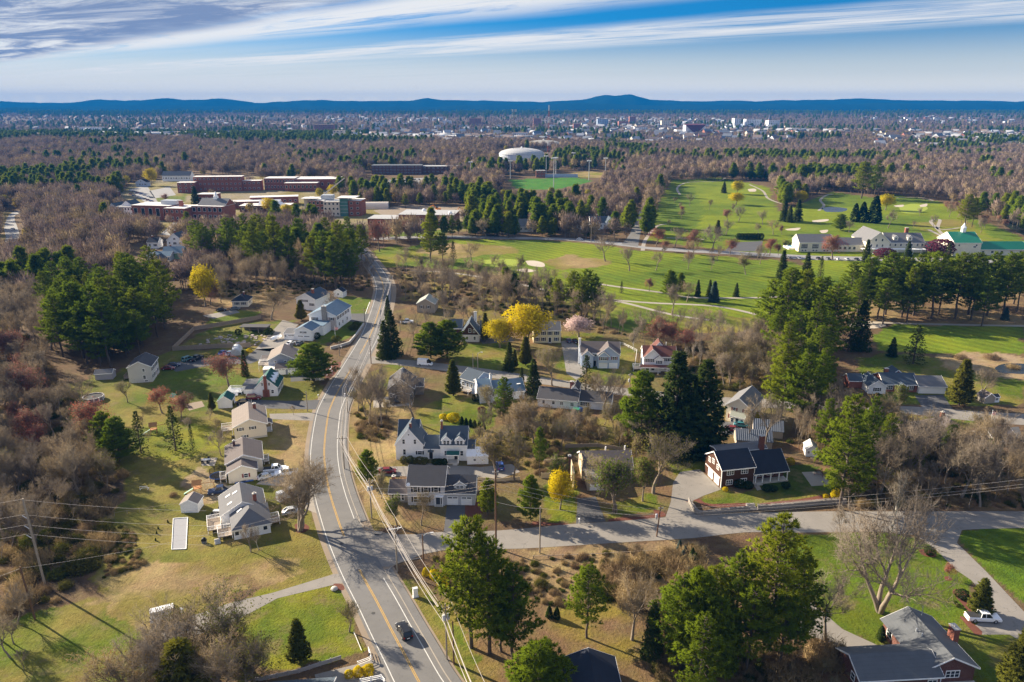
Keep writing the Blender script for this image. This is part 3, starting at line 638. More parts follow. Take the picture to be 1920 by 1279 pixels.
def foliage(name, V, F, m, cone):
    """foliage faces turned outward, shaded with the crown's own curvature so light and dark sides read"""
    V = np.asarray(V, float); F = np.asarray(F); T = V[F]; ce = T.mean(1); gn = np.cross(T[:, 1] - T[:, 0], T[:, 2] - T[:, 0]); gn = unit(gn)
    r_ = np.hypot(ce[:, 0], ce[:, 1]); H_ = V[:, 2].max(); R_ = np.percentile(r_, 90) + 1e-6
    if cone: out = np.stack([ce[:, 0], ce[:, 1], .45 * R_ + .25 * r_], 1)
    else: z0 = V[:, 2].min(); out = ce - np.array([0, 0, z0 + .42 * (H_ - z0)]); out[:, 2] *= R_ * 2 / max(H_ - z0, .1); out[:, 2] += .15 * R_
    out = unit(out); fl = (gn * out).sum(1) < 0; F = F.copy(); F[fl] = F[fl][:, ::-1]; gn[fl] *= -1
    me = npmesh(name, V, F, m, True); nv = np.zeros_like(V); nn_ = unit(out * .8 + gn * .55)
    for j in range(3): np.add.at(nv, F[:, j], nn_)
    me.normals_split_custom_set_from_vertices(unit(nv).astype(np.float32)); return me
CONES = ('pine', 'fullpine', 'farpine', 'spruce', 'cedar', 'larch', 'bluespruce', 'arborvitae')
def proto(kind, i, trunk, crown, bark, cm, leaf=None, lm=None):
    tm = npmesh('trunk', *trunk, bark) if trunk else None; cme = foliage('crown', *crown, cm, kind in CONES); lme = foliage('leaves', *leaf, lm, False) if leaf is not None else None
    PROTO.setdefault(kind, []).append((tm, cme, lme, float(crown[0][:, 2].max()) if leaf is None else float(max(crown[0][:, 2].max(), leaf[0][:, 2].max()))))
for i in range(6):
    a, b_, c_ = hardwood(100 + i, clear=.2 + .03 * (i % 3), spread=.5 + .05 * (i % 3), ntw=8); proto('bare', i, a, b_, BARK, TWIG)
for i in range(4):   # tall narrow woodland tree
    a, b_, c_ = hardwood(150 + i, h=18, clear=.42, spread=.36, ntw=8, fork=(2, 3, 3, 2)); proto('woodbare', i, a, b_, BARK, TWIG)
for i in range(4):
    a, b_, c_ = hardwood(200 + i, leaf=1500, leafsize=.26, ntw=8, fill=700, spread=.55); proto('bud', i, a, b_, BARK, TWIG, c_, BUD)
for i in range(3):
    a, b_, c_ = hardwood(230 + i, h=11, leaf=2200, leafsize=.26, ntw=7, fill=1500, spread=.6, clear=.2); proto('red', i, a, b_, BARK, TWIG, c_, REDB)
for i in range(3):
    a, b_, c_ = hardwood(260 + i, h=13, leaf=4500, leafsize=.42, fill=4500, ntw=3, spread=.75, clear=.17); proto('yellow', i, a, b_, BARK, TWIG, c_, YELB)
a, b_, c_ = hardwood(290, h=7, leaf=5000, leafsize=.26, fill=4000, ntw=3, spread=.8, clear=.16, twl=.6, tw=.03); proto('cherry', 0, a, b_, BARK, TWIG, c_, PINK)
a, b_, c_ = hardwood(295, h=13, ntw=7, spread=.55, clear=.2, tw=.04); proto('pale', 0, a, b_, PALE, TWIG)
for i in range(2):
    a, b_, c_ = hardwood(300 + i, h=15, clear=.16, spread=.5, ntw=7, stems=4, fork=(2, 3, 3, 2), upward=.25); proto('multi', i, a, b_, BARK, TWIG)
for i in range(2):
    a, b_, c_ = hardwood(320 + i, h=9, leaf=2600, leafsize=.3, clear=.2, spread=.5, ntw=6); proto('green', i, a, b_, BARK, TWIG, c_, LGRN)
for i in range(6): proto('pine', i, *pine(400 + i, low=.20 + .06 * (i % 3), wid=.25 + .02 * (i % 3), n_cl=14, tuft=.6), PBARK, PINE)
for i in range(2): proto('fullpine', i, *pine(430 + i, h=17, low=.1, wid=.33, n_cl=16, tuft=.7), PBARK, PINE)
for i in range(3): proto('spruce', i, *spruce(460 + i, wid=.2 + .02 * i), PBARK, SPRU)
for i in range(2): proto('cedar', i, *spruce(480 + i, h=12, wid=.19, droop=-.5, n_cl=10), PBARK, OLIV)
proto('larch', 0, *spruce(490, h=12, wid=.2, droop=.25, n_cl=4, tuft=.34, sparse=.55), PBARK, SPRU)
proto('bluespruce', 0, *spruce(495, h=8, wid=.27, n_cl=10), PBARK, BLUE)
cone = lambda u_: .19 * (1 - u_) ** .6 * np.minimum(1, .55 + u_ * 3)
ball = lambda u_: .55 * np.sqrt(np.clip(1 - (2 * u_ - 1) ** 2, 0, 1)) + .05
for i in range(2): proto('arborvitae', i, None, blob(500 + i, cone, 1100, .07), None, DRK)
for i in range(2): proto('yew', i, None, blob(510 + i, ball, 1300, .11), None, SHRB)
proto('darkshrub', 0, None, blob(515, ball, 1300, .11), None, DRK)
for i in range(2): proto('forsythia', i, None, blob(520 + i, lambda u_: .75 * np.sqrt(np.clip(1 - (1.6 * u_ - .6) ** 2, 0, 1)), 1500, .13), None, YELB)
proto('plum', 0, None, blob(525, ball, 900, .13), None, PLUM)
def brush(seed, n=420, h=2.2, r=1.5, leaf=None):
    g = np.random.default_rng(seed); a = g.uniform(0, 6.28, n); rr = r * np.sqrt(g.random(n)); B = np.stack([rr * np.cos(a), rr * np.sin(a), np.zeros(n) - .05], 1)
    D = unit(g.normal(size=(n, 3)) * .33 + np.array([0, 0, 1])); ln = h * g.uniform(.45, 1.1, n) * (1.1 - .5 * rr / r); s1 = slivers(B, D, ln, np.full(n, .06), g)
    i = g.integers(0, n, n * 2); B2 = B[i] + D[i] * (ln[i] * g.uniform(.3, .9, n * 2))[:, None]; D2 = unit(D[i] + g.normal(size=(n * 2, 3)) * .8)
    return joinm([s1, slivers(B2, D2, g.uniform(.3, .8, n * 2), np.full(n * 2, .045), g)])
for i in range(3): proto('brush', i, None, brush(540 + i), None, BRSH)
for i in range(2): proto('greenbrush', i, None, joinm([brush(550 + i, 200), blob(551 + i, lambda u_: 1.3 * np.sqrt(np.clip(1 - (1.5 * u_ - .5) ** 2, 0, 1)), 800, .2)]), None, SHRB)
# light versions for far-off trees
for i in range(3):
    g = np.random.default_rng(600 + i); n = 420; q = unit(g.normal(size=(n, 3))); rr = g.random(n) ** .45; Cn = q * rr[:, None] * np.array([4.6, 4.6, 4.6]) * (1 + .18 * np.sin(q[:, :1] * 5 + i)) + np.array([0, 0, 8.6])
    base = np.stack([np.zeros(n), np.zeros(n), np.full(n, 3.0)], 1); D = unit(Cn - base + g.normal(size=Cn.shape) * 1.6)
    proto('farbare', i, tubes([(np.array([0, 0, -.3]), np.array([0, 0, 5.]), .22, .14, 4)]), slivers(Cn - D * .9, D, g.uniform(1.2, 2.6, n), g.uniform(.22, .42, n), g), BARK, FTWIG)
for i in range(5): proto('farpine', i, *pine(620 + i, h=20, low=.18, wid=.27, n_cl=3.0, tuft=1.6), PBARK, PINE)
for i in range(2):
    g = np.random.default_rng(640 + i); n = 420; q = unit(g.normal(size=(n, 3))); Cn = q * (g.random(n) ** .4)[:, None] * np.array([4., 4., 4.3]) + np.array([0, 0, 6.6])
    proto('farleafy', i, tubes([(np.array([0, 0, -.3]), np.array([0, 0, 5.]), .22, .14, 4)]), leaves(Cn, 1.25, g, .4), BARK, leafmat('far_budding_leaves', (.36, .30, .02), (.30, .22, .05), (.20, .19, .03), .4, .25))
NTREE = 0
def plant(kind, px, py, ptop=None, h=None, name=None, label=None, cat='tree', group=None, wide=1.0, i=None, pos=None):
    """one plant on the ground at photograph pixel (px,py); its top ends at row ptop or its height is h metres"""
    global NTREE
    p = Vector(pos) if pos is not None else G(px, py)
    H_ = h if h else HT(px, py, ptop)
    tm, cm, lm, h0 = PROTO[kind][random.randrange(len(PROTO[kind])) if i is None else i % len(PROTO[kind])]
    s = H_ / h0; NTREE += 1
    nm = name or {'pine': 'pine_tree', 'fullpine': 'pine_tree', 'farpine': 'pine_tree', 'spruce': 'spruce_tree', 'cedar': 'cedar_tree', 'bluespruce': 'spruce_tree', 'arborvitae': 'arborvitae', 'larch': 'larch_tree', 'cherry': 'cherry_tree', 'red': 'maple_tree', 'yellow': 'blossoming_tree'}.get(kind, 'bare_tree' if 'bare' in kind or kind in ('multi', 'pale') else 'budding_tree')
    if kind == 'woodbare': nm = name or 'woodland_tree'
    rz = random.uniform(0, 6.28); sc3 = (s * wide, s * wide, s)
    if tm is None:
        o = link(nm, cm, None, p, rz); o.scale = sc3; return tag(o, label, cat, group)
    e = thing(nm, label, cat, p, rz, group); e.scale = sc3
    link('trunk', tm, e); c_ = link('crown', cm, e)
    if lm is not None: link('leaves', lm, c_)
    return e
# ================================================================ trees and shrubs that can be told apart
# (kind, px, py of foot, py of top, width factor, label)
TR = [
 ('pine', 884, 1214, 966, 1.0, 'tall pine with bare lower stem beside the power line'), ('pine', 918, 1225, 1010, 1.05, 'broad pine behind the utility pole with the grey box'), ('pine', 962, 1235, 1055, 1.1, 'full yellow-green pine in the roadside pine clump'), ('fullpine', 1010, 1330, 1205, 1.6, 'young pine rising beside the black roof'),
 ('pine', 940, 1222, 1075, 1.0, 'dark pine in the middle of the roadside clump'), ('pine', 1100, 1196, 1056, 1.1, 'slim lopsided pine standing alone in the brush lot'),
 ('pine', 1440, 1225, 962, 1.15, 'largest pine, at the end of the curved driveway'), ('pine', 1372, 1222, 1035, 1.15, 'pine left of the largest driveway pine'), ('pine', 1490, 1210, 1040, 1.1, 'dark pine right of the largest driveway pine'),
 ('fullpine', 1300, 1250, 1062, .9, 'shaded evergreen at the edge of the brush lot'), ('fullpine', 1340, 1270, 1120, 1.0, 'low dark evergreen below the driveway pines'), ('spruce', 1222, 1230, 1128, .9, 'small dark spruce beside the leaning bare birch'),
 ('cedar', 1905, 1300, 1172, 1.3, 'olive cedar by the brick chimney house'), ('cedar', 1835, 1150, 1084, 1.5, 'rounded cedar in the mulch bed by the white pickup'),
 ('pale', 1232, 1165, 1105, 1.0, 'thin pale birch leaning over the small spruce'), ('bare', 1185, 1200, 1075, 1.1, 'bare round-crowned tree in the brush lot'),
 ('multi', 1650, 1148, 925, .95, 'great bare many-stemmed tree on the mown lawn'), ('bare', 1548, 1200, 1065, 1.1, 'bare forked tree beside the curved driveway'), ('pale', 1672, 1000, 870, .5, 'thin pale bare tree between street and lawn'),
 ('bare', 1575, 1010, 945, .8, 'small bare tree at the street edge opposite the stone wall'), ('red', 1780, 1086, 1056, .9, 'tiny bare sapling in a mulch ring'),
 ('multi', 562, 995, 868, 1.6, 'huge bare many-stemmed tree at the road beside the skylight house'), ('bare', 470, 1035, 982, .9, 'small bare tree below the skylight house'), ('pale', 485, 1030, 985, .7, 'small pale birch below the skylight house'),
 ('bud', 400, 1215, 1085, 1.3, 'wide ochre budding tree over the parked van'), ('bud', 450, 1240, 1090, 1.2, 'ochre budding tree with forked trunk on the lawn corner'), ('cedar', 562, 1240, 1160, 1.25, 'small dark-olive spruce alone on the lawn'),
 ('bud', 655, 1185, 1120, 1.1, 'grey-green budding tree by the roadside lawn'), ('bare', 330, 1290, 1150, 1.3, 'bare tangled tree over the parked van'), ('cedar', 350, 1330, 1200, 2.0, 'dark olive evergreen mass at the lawn edge'), ('bare', 420, 1330, 1190, 1.5, 'dense twiggy tree beside the lattice fence'), ('bud', 270, 1340, 1215, 1.5, 'dull budding tree at the corner of the meadow'),
 ('larch', 330, 845, 760, 1.1, 'blue-grey larch on the yard lawn'), ('larch', 265, 850, 770, 1.0, 'thin larch beside the blue-grey larch'), ('larch', 362, 845, 795, .7, 'small thin larch on the yard lawn'), ('bare', 415, 855, 800, 1.1, 'low bare apple-like tree beside the beige split-level'),
 ('fullpine', 225, 865, 780, 1.2, 'rounded pine at the edge of the left thicket'), ('fullpine', 200, 850, 770, 1.0, 'paler pine at the edge of the left thicket'),
 ('red', 430, 725, 656, 1.25, 'pink-red budding maple on the lawn'), ('spruce', 460, 705, 655, .8, 'narrow dark spruce behind the pink-red maple'), ('red', 305, 775, 725, 1.2, 'dull red budding tree over the playset lawn'), ('bud', 240, 755, 710, 1.2, 'sparse budding tree left of the grey house'), ('red', 340, 790, 735, 1.0, 'faint red sapling beside the playset'),
 ('fullpine', 588, 713, 642, 1.9, 'big round pine beside the grey cape house'), ('cedar', 398, 770, 735, 1.0, 'olive shrub-like cedar by the green-roofed shed'), ('spruce', 735, 668, 580, 1.05, 'conical evergreen at the side-street corner'), ('spruce', 722, 672, 600, 1.0, 'second conical evergreen at the side-street corner'), ('spruce', 728, 600, 553, .7, 'dark spruce by the bend of the road'),
 ('fullpine', 838, 672, 598, 1.6, 'big green pine clump by the parked white van'), ('fullpine', 808, 672, 602, 1.5, 'left half of the pine clump by the white van'), ('cedar', 850, 742, 673, 1.15, 'olive cone-shaped evergreen at the street by the blue cape'),
 ('yellow', 988, 650, 568, 1.35, 'great yellow blossoming tree'), ('yellow', 938, 652, 594, 1.2, 'smaller yellow blossoming tree left of the great one'), ('cherry', 1085, 632, 592, 1.7, 'pale pink cherry in blossom'),
 ('bare', 835, 595, 540, 1.15, 'fine-twigged pinkish bare tree by the small grey barn'), ('bud', 510, 600, 538, 1.5, 'ochre budding tree between cottage and white split house'), ('pale', 625, 597, 543, 1.2, 'pale-barked bare sycamore by the white split house'), ('cedar', 565, 600, 562, 1.5, 'dark evergreen mass behind the white garage'), ('yellow', 385, 575, 492, .8, 'yellow budding tree over the woods behind the cottage'),
 ('red', 395, 572, 520, .9, 'rusty budding tree beside the yellow one'), ('bud', 415, 568, 515, .9, 'yellow-green budding tree beside the rusty one'), ('bud', 290, 560, 520, .9, 'greenish budding tree below the roofs on the left'),
 ('cedar', 965, 690, 655, 1.0, 'dark evergreen below the yellow trees'), ('spruce', 955, 695, 640, .9, 'dark spruce by the side street below the yellow trees'), ('cedar', 985, 685, 630, 1.2, 'dark cedar under the great yellow tree'), ('cedar', 910, 640, 585, .9, 'olive evergreen behind the brown gambrel house'),
 ('spruce', 1000, 745, 672, .95, 'blue-green cone-shaped spruce by the long ranch'), ('spruce', 978, 735, 688, .7, 'slim spruce beside the blue-green spruce'), ('pine', 945, 790, 705, 1.05, 'open pine in front of the blue-roofed house'), ('larch', 1098, 733, 665, 1.2, 'open dark spruce by the street near the grey gabled house'),
 ('bud', 1035, 723, 645, 1.2, 'olive-brown budding tree on the side street verge'), ('bare', 1135, 770, 690, 1.2, 'bare tree behind the long white ranch'), ('bare', 778, 792, 690, 1.25, 'wide bare tree above the white farmhouse'), ('bare', 715, 800, 690, .8, 'thin bare tree by the roadside hedge'), ('bare', 692, 795, 680, .8, 'thin greenish bare tree by the road'),
 ('fullpine', 1200, 835, 692, .95, 'sunlit pine left of the twin dark spruces'), ('spruce', 1262, 850, 655, 1.2, 'left of twin tall dark spruces'), ('spruce', 1315, 845, 672, 1.15, 'right of twin tall dark spruces'), ('spruce', 1288, 850, 700, 1.2, 'lower dark spruce between the tall twins'),
 ('bud', 1225, 925, 800, 1.25, 'grey-olive budding tree by the garden fence'), ('bud', 1155, 960, 845, 1.1, 'yellow-green budding tree on the front lawn'), ('green', 1150, 960, 850, 1.1, 'leafy young green tree on the front lawn'), ('green', 1205, 940, 858, .9, 'leafy young green tree by the driveway mouth'),
 ('pine', 1012, 895, 798, .55, 'slim dark pine between the two driveways'), ('fullpine', 995, 975, 890, .95, 'dark dense pine beside the street mulch'), ('fullpine', 915, 965, 895, .8, 'dark dense pine right of the grey colonial garage'), ('bud', 930, 895, 800, 1.2, 'olive budding tree in front of the white farmhouse'), ('bud', 965, 900, 795, 1.0, 'leaning budding tree beside the parking bay'), ('bud', 1000, 830, 745, 1.1, 'hazy budding tree behind the arborvitae row'), ('bud', 970, 825, 755, 1.0, 'ochre budding tree behind the arborvitae row'),
 ('yellow', 1050, 955, 880, .8, 'yellow-leaved small tree over the bright lawn'), ('green', 1045, 925, 845, .7, 'yellow-green small tree by the wooden chimney'), ('fullpine', 690, 905, 842, 1.0, 'bright small pine by the roadside poles'), ('bud', 715, 935, 880, .9, 'small budding tree between pole and grey colonial'),
 ('green', 745, 985, 925, 1.0, 'green sapling at the street corner'), ('bud', 790, 985, 915, .9, 'budding sapling before the grey colonial'), ('pine', 1462, 800, 640, .95, 'roadside pine left of the bare thin trunks'), ('bare', 1435, 850, 735, .9, 'dark forked bare tree by the metal roofs'), ('bare', 1405, 835, 755, .6, 'thin bare tree before the cream colonial'),
 ('pine', 1500, 815, 655, 1.1, 'tall pine over the bare thin trunks'), ('pine', 1575, 955, 735, .95, 'tall sunlit pine beside the bare trunks and lawn court'), ('pine', 1620, 900, 740, .7, 'pine with a broken limb by the woods'), ('green', 1685, 775, 720, .8, 'young green pine before the red and white ranch'), ('cedar', 1798, 760, 672, 1.3, 'golden-olive cedar beside the brush'), ('spruce', 1672, 668, 632, 1.3, 'small dark spruce on the fairway edge'), ('larch', 1712, 682, 608, 1.5, 'open larch on the fairway edge'),
 ('bare', 1840, 755, 690, 1.1, 'bare tangled tree beside the golden cedar'), ('bare', 1740, 830, 770, 1.4, 'wide bare tree over the grey hip-roofed house'), ('bare', 1850, 860, 790, 1.3, 'bare tree over the parked cars'),
 ('spruce', 1610, 655, 560, 1.0, 'dark spruce beside the sand bunker'), ('larch', 1590, 660, 585, 1.0, 'thin dark larch beside the sand bunker'),
 ('multi', 1475, 612, 560, 1.4, 'bare grey tree at the end of the cart path'), ('bare', 1260, 590, 527, 1.0, 'small bare tree on the fairway by the cart path'), ('fullpine', 1255, 556, 505, 1.2, 'dark round pine on the fairway'), ('fullpine', 1275, 552, 510, 1.0, 'darker round pine behind it on the fairway'), ('bluespruce', 1338, 566, 526, .9, 'blue spruce on the fairway'), ('spruce', 1330, 556, 524, .9, 'dark spruce behind the blue spruce'), ('spruce', 1308, 556, 524, .8, 'narrow dark spruce beside a bare tree on the fairway'), ('spruce', 1380, 556, 530, 1.1, 'small dark spruce right of the blue spruce'), ('bare', 1288, 566, 525, 1.2, 'pinkish bare tree before the fairway pines'), ('red', 1217, 546, 520, 1.2, 'small pink budding tree on the fairway'), ('larch', 1165, 550, 527, 1.1, 'small dark larch by the cart path'),
 ('bare', 1180, 508, 460, 1.2, 'bare tree on the fairway bank'), ('bare', 1230, 507, 470, 1.1, 'round bare tree nearest the fairway bank'), ('bare', 1290, 505, 470, 1.1, 'round bare tree in the middle of the fairway row'), ('bare', 1333, 507, 475, 1.0, 'round bare tree next to the ochre fairway tree'), ('bud', 1398, 515, 470, 1.2, 'ochre budding tree on the fairway'), ('bare', 1135, 490, 440, 1.3, 'dark bare tree on the brown bank'),
 ('yellow', 1382, 364, 338, 1.25, 'yellow tree on the upper fairway'), ('yellow', 1380, 384, 360, 1.6, 'yellow tree below the upper fairway yellow tree'), ('yellow', 1500, 384, 356, 1.4, 'yellow tree behind the dark fairway cypresses'), ('yellow', 1660, 394, 362, 1.3, 'yellow tree beside the dark columns near the green'), ('spruce', 1470, 415, 375, 1.3, 'dark cypress-like evergreen on the upper fairway'), ('spruce', 1495, 415, 373, 1.2, 'second dark cypress-like evergreen on the upper fairway'), ('spruce', 1480, 417, 385, 1.3, 'third dark cypress-like evergreen on the upper fairway'), ('arborvitae', 1638, 418, 366, 1.6, 'tall dark column beside the yellow tree'), ('arborvitae', 1616, 416, 378, 1.6, 'dark column left of the tall one'), ('arborvitae', 1602, 416, 380, 1.5, 'leftmost dark column of three'), ('fullpine', 1575, 432, 400, 1.6, 'spreading dark pine left of the columns'), ('bare', 1665, 428, 388, 1.1, 'bare tree right of the dark columns'), ('bare', 1592, 436, 412, 1.3, 'low bare round tree before the columns'),
 ('spruce', 1357, 362, 340, 1.2, 'small dark conifer beside the yellow fairway tree'), ('pine', 1615, 372, 300, 1.35, 'huge dark pine at the wood edge behind the green'), ('pine', 1640, 368, 298, 1.0, 'dark pine beside the huge wood-edge pine'), ('pine', 1808, 428, 362, 1.3, 'lone tall pine on the right fairway'), ('pine', 1822, 426, 368, 1.0, 'companion of the lone right fairway pine'), ('cedar', 1345, 440, 412, 1.3, 'dark evergreen by the bare fairway trees'), ('bare', 1362, 440, 410, 1.3, 'grey bare tree on the middle fairway'), ('bare', 1385, 415, 385, 1.4, 'grey-green bare tree on the upper fairway'), ('bare', 1450, 440, 410, 1.4, 'grey bare tree by the clubhouse hedge'),
 ('red', 1560, 486, 437, 1.3, 'red-leaved maple before the clubhouse wing'), ('red', 1230, 462, 425, 1.2, 'red budding tree by the golf road'), ('bare', 1265, 464, 425, 1.3, 'bare tree by the golf road'), ('red', 1300, 468, 428, 1.3, 'pinkish bare tree by the golf road'), ('bare', 1335, 470, 420, 1.4, 'dark bare tree by the golf road'), ('red', 1443, 480, 445, 1.3, 'brown-red tree beside the parking lot'), ('green', 1472, 470, 447, 1.3, 'yellow-green shrub tree by the pool'), ('plum', 1660, 485, 465, 1.6, 'plum-leaved tree before the clubhouse'), ('plum', 1765, 478, 448, 1.4, 'dark plum tree beside the barn'), ('spruce', 1622, 500, 448, 1.0, 'dark spruce before the clubhouse door'), ('spruce', 1700, 492, 452, 1.1, 'dark spruce right of the clubhouse'), ('larch', 1775, 498, 455, 1.3, 'dark open spruce before the barn'), ('spruce', 1465, 525, 468, 1.0, 'tall dark spruce on the fairway edge'), ('spruce', 1510, 528, 472, 1.0, 'second tall dark spruce on the fairway edge'), ('larch', 1537, 525, 480, 1.0, 'pale open spruce on the fairway edge'),
 ('pine', 848, 447, 402, .85, 'well-shaped conifer by the golf road'), ('bare', 913, 447, 404, 1.4, 'bare tree on the golf road verge'), ('pine', 808, 490, 398, 1.1, 'tall pine at the tee'), ('pine', 830, 492, 434, 1.1, 'shorter pine at the tee'), ('larch', 850, 492, 452, 1.1, 'thin conifer at the tee'), ('bare', 885, 492, 450, 1.3, 'bare tree below the tee'), ('fullpine', 942, 440, 400, .6, 'small pine before the grey house in the woods'), ('fullpine', 1034, 444, 412, 1.2, 'round evergreen by the golf road'), ('fullpine', 1100, 446, 418, 1.2, 'dark evergreen before the white house in the woods'), ('red', 712, 472, 405, .8, 'pink-grey bare tree by the school road'), ('red', 765, 448, 410, .9, 'reddish bare tree before the gymnasium'), ('spruce', 682, 448, 420, 1.2, 'dark spruce by the school lawn'), ('yellow', 625, 370, 345, 1.0, 'yellow-green tree behind the new school building'), ('yellow', 505, 398, 370, 1.4, 'yellow tree before the low school roofs'), ('yellow', 538, 405, 382, 1.5, 'ochre tree before the new school building'), ('red', 310, 380, 362, 1.3, 'brown-red tree on the school lawn'), ('spruce', 367, 382, 348, 1.1, 'dark conifer before the brick dormitory'), ('yellow', 285, 348, 313, .9, 'yellow-green oval tree by the school drive'), ('bud', 388, 432, 410, 1.6, 'round ochre tree beside the school car park'), ('fullpine', 352, 425, 395, 1.1, 'dark pine before the brick school'), ('pine', 720, 385, 350, 1.6, 'round pine above the building site'), ('pine', 760, 390, 362, 1.3, 'pine behind the gymnasium'),
]
for k_, px, py, pt, wd, lb in TR: plant(k_, px, py, pt, wide=wd, label=lb)
# pines of the roadside clump and other groves: look-alikes share label and group
def grove(kind, spots, label, group, jit=0, wd=(.85, 1.15), name=None, cat='tree'):
    for s in spots: plant(kind if isinstance(kind, str) else random.choice(kind), s[0], s[1], s[2], label=label, group=group, wide=random.uniform(*wd), name=name, cat=cat)
def scatter(kind, poly, n, hr, label, group, mind=3.0, wd=(.85, 1.15), name=None, cat='tree', avoid=None):
    """n plants inside an outline (photograph pixels on the ground), at least mind metres apart; nearest first"""
    P = W(poly); xs = [p[0] for p in P]; ys = [p[1] for p in P]; got = []; tries = 0
    while len(got) < n and tries < n * 60:
        tries += 1; x, y = random.uniform(min(xs), max(xs)), random.uniform(min(ys), max(ys))
        if not inside(P, np.array([x]), np.array([y]))[0] or any((x - a) ** 2 + (y - b) ** 2 < mind ** 2 for a, b in got): continue
        got.append((x, y)); k_ = kind if isinstance(kind, str) else random.choice(kind)
        plant(k_, 0, 0, h=random.uniform(hr[0] * .8, hr[1] * 1.12), pos=(x, y, float(terrain(x, y))), label=label, group=group, wide=random.uniform(*wd), name=name, cat=cat)
scatter(['pine'], [(110, 690), (170, 700), (235, 690), (300, 640), (330, 610), (280, 590), (180, 610), (110, 640)], 46, (19, 27), 'tall pine in the dense grove behind the tool shed', 'pines of the grove behind the tool shed', 3.6)
scatter(['pine'], [(80, 620), (110, 640), (270, 590), (330, 560), (290, 545), (160, 560), (90, 590)], 22, (18, 24), 'pine at the back of the left grove among bare trees', 'pines at the back of the left grove', 6)
scatter(['pine'], [(380, 510), (460, 505), (610, 500), (690, 515), (690, 490), (560, 470), (430, 465), (350, 480)], 46, (18, 26), 'tall pine on the wooded ridge before the school', 'pines of the ridge before the school', 5)
grove('pine', [(640, 535, 410), (612, 540, 430), (660, 525, 425), (630, 545, 440), (590, 535, 440), (655, 540, 455), (520, 520, 400), (545, 525, 420), (500, 515, 430), (480, 520, 420)], 'tall dark pine at the wood edge by the road bend', 'pines at the wood edge by the bend')
scatter(['woodbare'], [(420, 560), (560, 540), (690, 545), (700, 520), (600, 505), (440, 520), (350, 540)], 90, (13, 18), 'bare woodland tree on the leaf-strewn slope above the houses', 'bare trees on the slope above the houses', 3.2)
scatter(['bare', 'woodbare'], [(0, 640), (90, 670), (110, 640), (60, 560), (0, 540)], 45, (11, 16), 'bare grey tree in the wood at the left', 'bare trees in the left wood', 4)
scatter(['pine', 'woodbare', 'bare', 'woodbare'], [(-220, 640), (-15, 650), (-15, 940), (-160, 940)], 44, (14, 22), 'tall tree deep in the left wood', 'tall trees deep in the left wood', 5)
scatter(['red', 'bare', 'bare', 'bare'], [(0, 660), (95, 700), (120, 760), (210, 810), (200, 870), (120, 880), (0, 850)], 55, (8, 13), 'bare or reddish tree in the thicket beside the yard', 'bare trees in the thicket beside the yard', 3.2)
scatter(['bare', 'bare', 'bud'], [(0, 850), (120, 880), (205, 880), (230, 900), (200, 950), (150, 930), (0, 950)], 34, (6, 10), 'bare grey tree at the foot of the thicket', 'bare trees at the foot of the thicket', 2.6)
scatter(['woodbare', 'bare', 'bare'], [(0, 860), (190, 880), (205, 950), (140, 1000), (0, 1100)], 30, (8, 13), 'taller bare tree rising from the thicket by the transmission pole', 'taller bare trees by the transmission pole', 3.5)
scatter(['greenbrush', 'brush', 'brush', 'bud'], [(0, 940), (150, 940), (200, 970), (200, 1040), (120, 1090), (60, 1140), (0, 1160)], 46, (2.2, 5), 'dull scrub bush under the power poles', 'scrub bushes under the power poles', 2.2, name='scrub_bush', cat='bush')
grove('pine', [(1270, 1240, 1075), (1330, 1225, 1060), (1400, 1260, 1100), (1310, 1300, 1150), (1460, 1255, 1110)], 'dark full pine in the shaded clump beside the overgrown lot', 'dark pines beside the overgrown lot', wd=(1.0, 1.3))
grove(['bare', 'bud'], [(360, 1300, 1170), (450, 1320, 1190), (300, 1250, 1130), (480, 1290, 1190), (250, 1320, 1200)], 'tangled bare tree over the lower left garden', 'tangled trees of the lower left garden', wd=(1.1, 1.4))
scatter(['bare'], [(-20, 1140), (40, 1150), (60, 1250), (-20, 1300)], 7, (5, 8), 'bare grey bush tree at the meadow corner', 'bare trees at the meadow corner', 3)
scatter(['woodbare', 'bare'], [(740, 505), (850, 520), (880, 545), (840, 580), (745, 560)], 30, (11, 16), 'bare tree in the strip between road bend and fairway', 'bare trees between the bend and the fairway', 4)
scatter(['woodbare'], [(880, 545), (960, 555), (1060, 580), (1180, 625), (1160, 640), (1050, 600), (900, 580)], 60, (11, 17), 'slim bare tree in the row between gardens and fairway', 'slim bare trees along the fairway edge', 3.0)
scatter(['woodbare'], [(1180, 628), (1340, 625), (1420, 640), (1400, 680), (1200, 660)], 40, (8, 13), 'slim bare tree behind the red-roofed house', 'slim bare trees behind the red-roofed house', 3.0)
grove('pine', [(1045, 590, 520), (1075, 592, 507), (1100, 594, 503), (1115, 598, 515), (1090, 600, 520)], 'dark flat-topped pine in the row by the fairway', 'dark flat-topped pines by the fairway')
grove('farpine', [(948, 560, 498), (965, 562, 510), (1000, 565, 515), (1030, 570, 520)], 'narrow dark pine among bare trees by the fairway', 'narrow dark pines by the fairway')
scatter(['bud', 'bare', 'bud'], [(1330, 690), (1440, 650), (1490, 680), (1500, 735), (1360, 735)], 46, (8, 14), 'hazy brown budding tree on the wooded slope', 'budding trees on the wooded slope', 3.4)
grove(['red', 'red', 'bare'], [(1225, 650, 595), (1245, 655, 605), (1260, 650, 600), (1285, 660, 610), (1235, 640, 590)], 'dark red budding tree behind the red-roofed house', 'red budding trees behind the red-roofed house')
grove('pale', [(1190, 660, 612), (1300, 680, 640), (1310, 690, 640), (1285, 685, 645)], 'thin white birch at the slope foot', 'thin white birches at the slope foot', wd=(.5, .8))
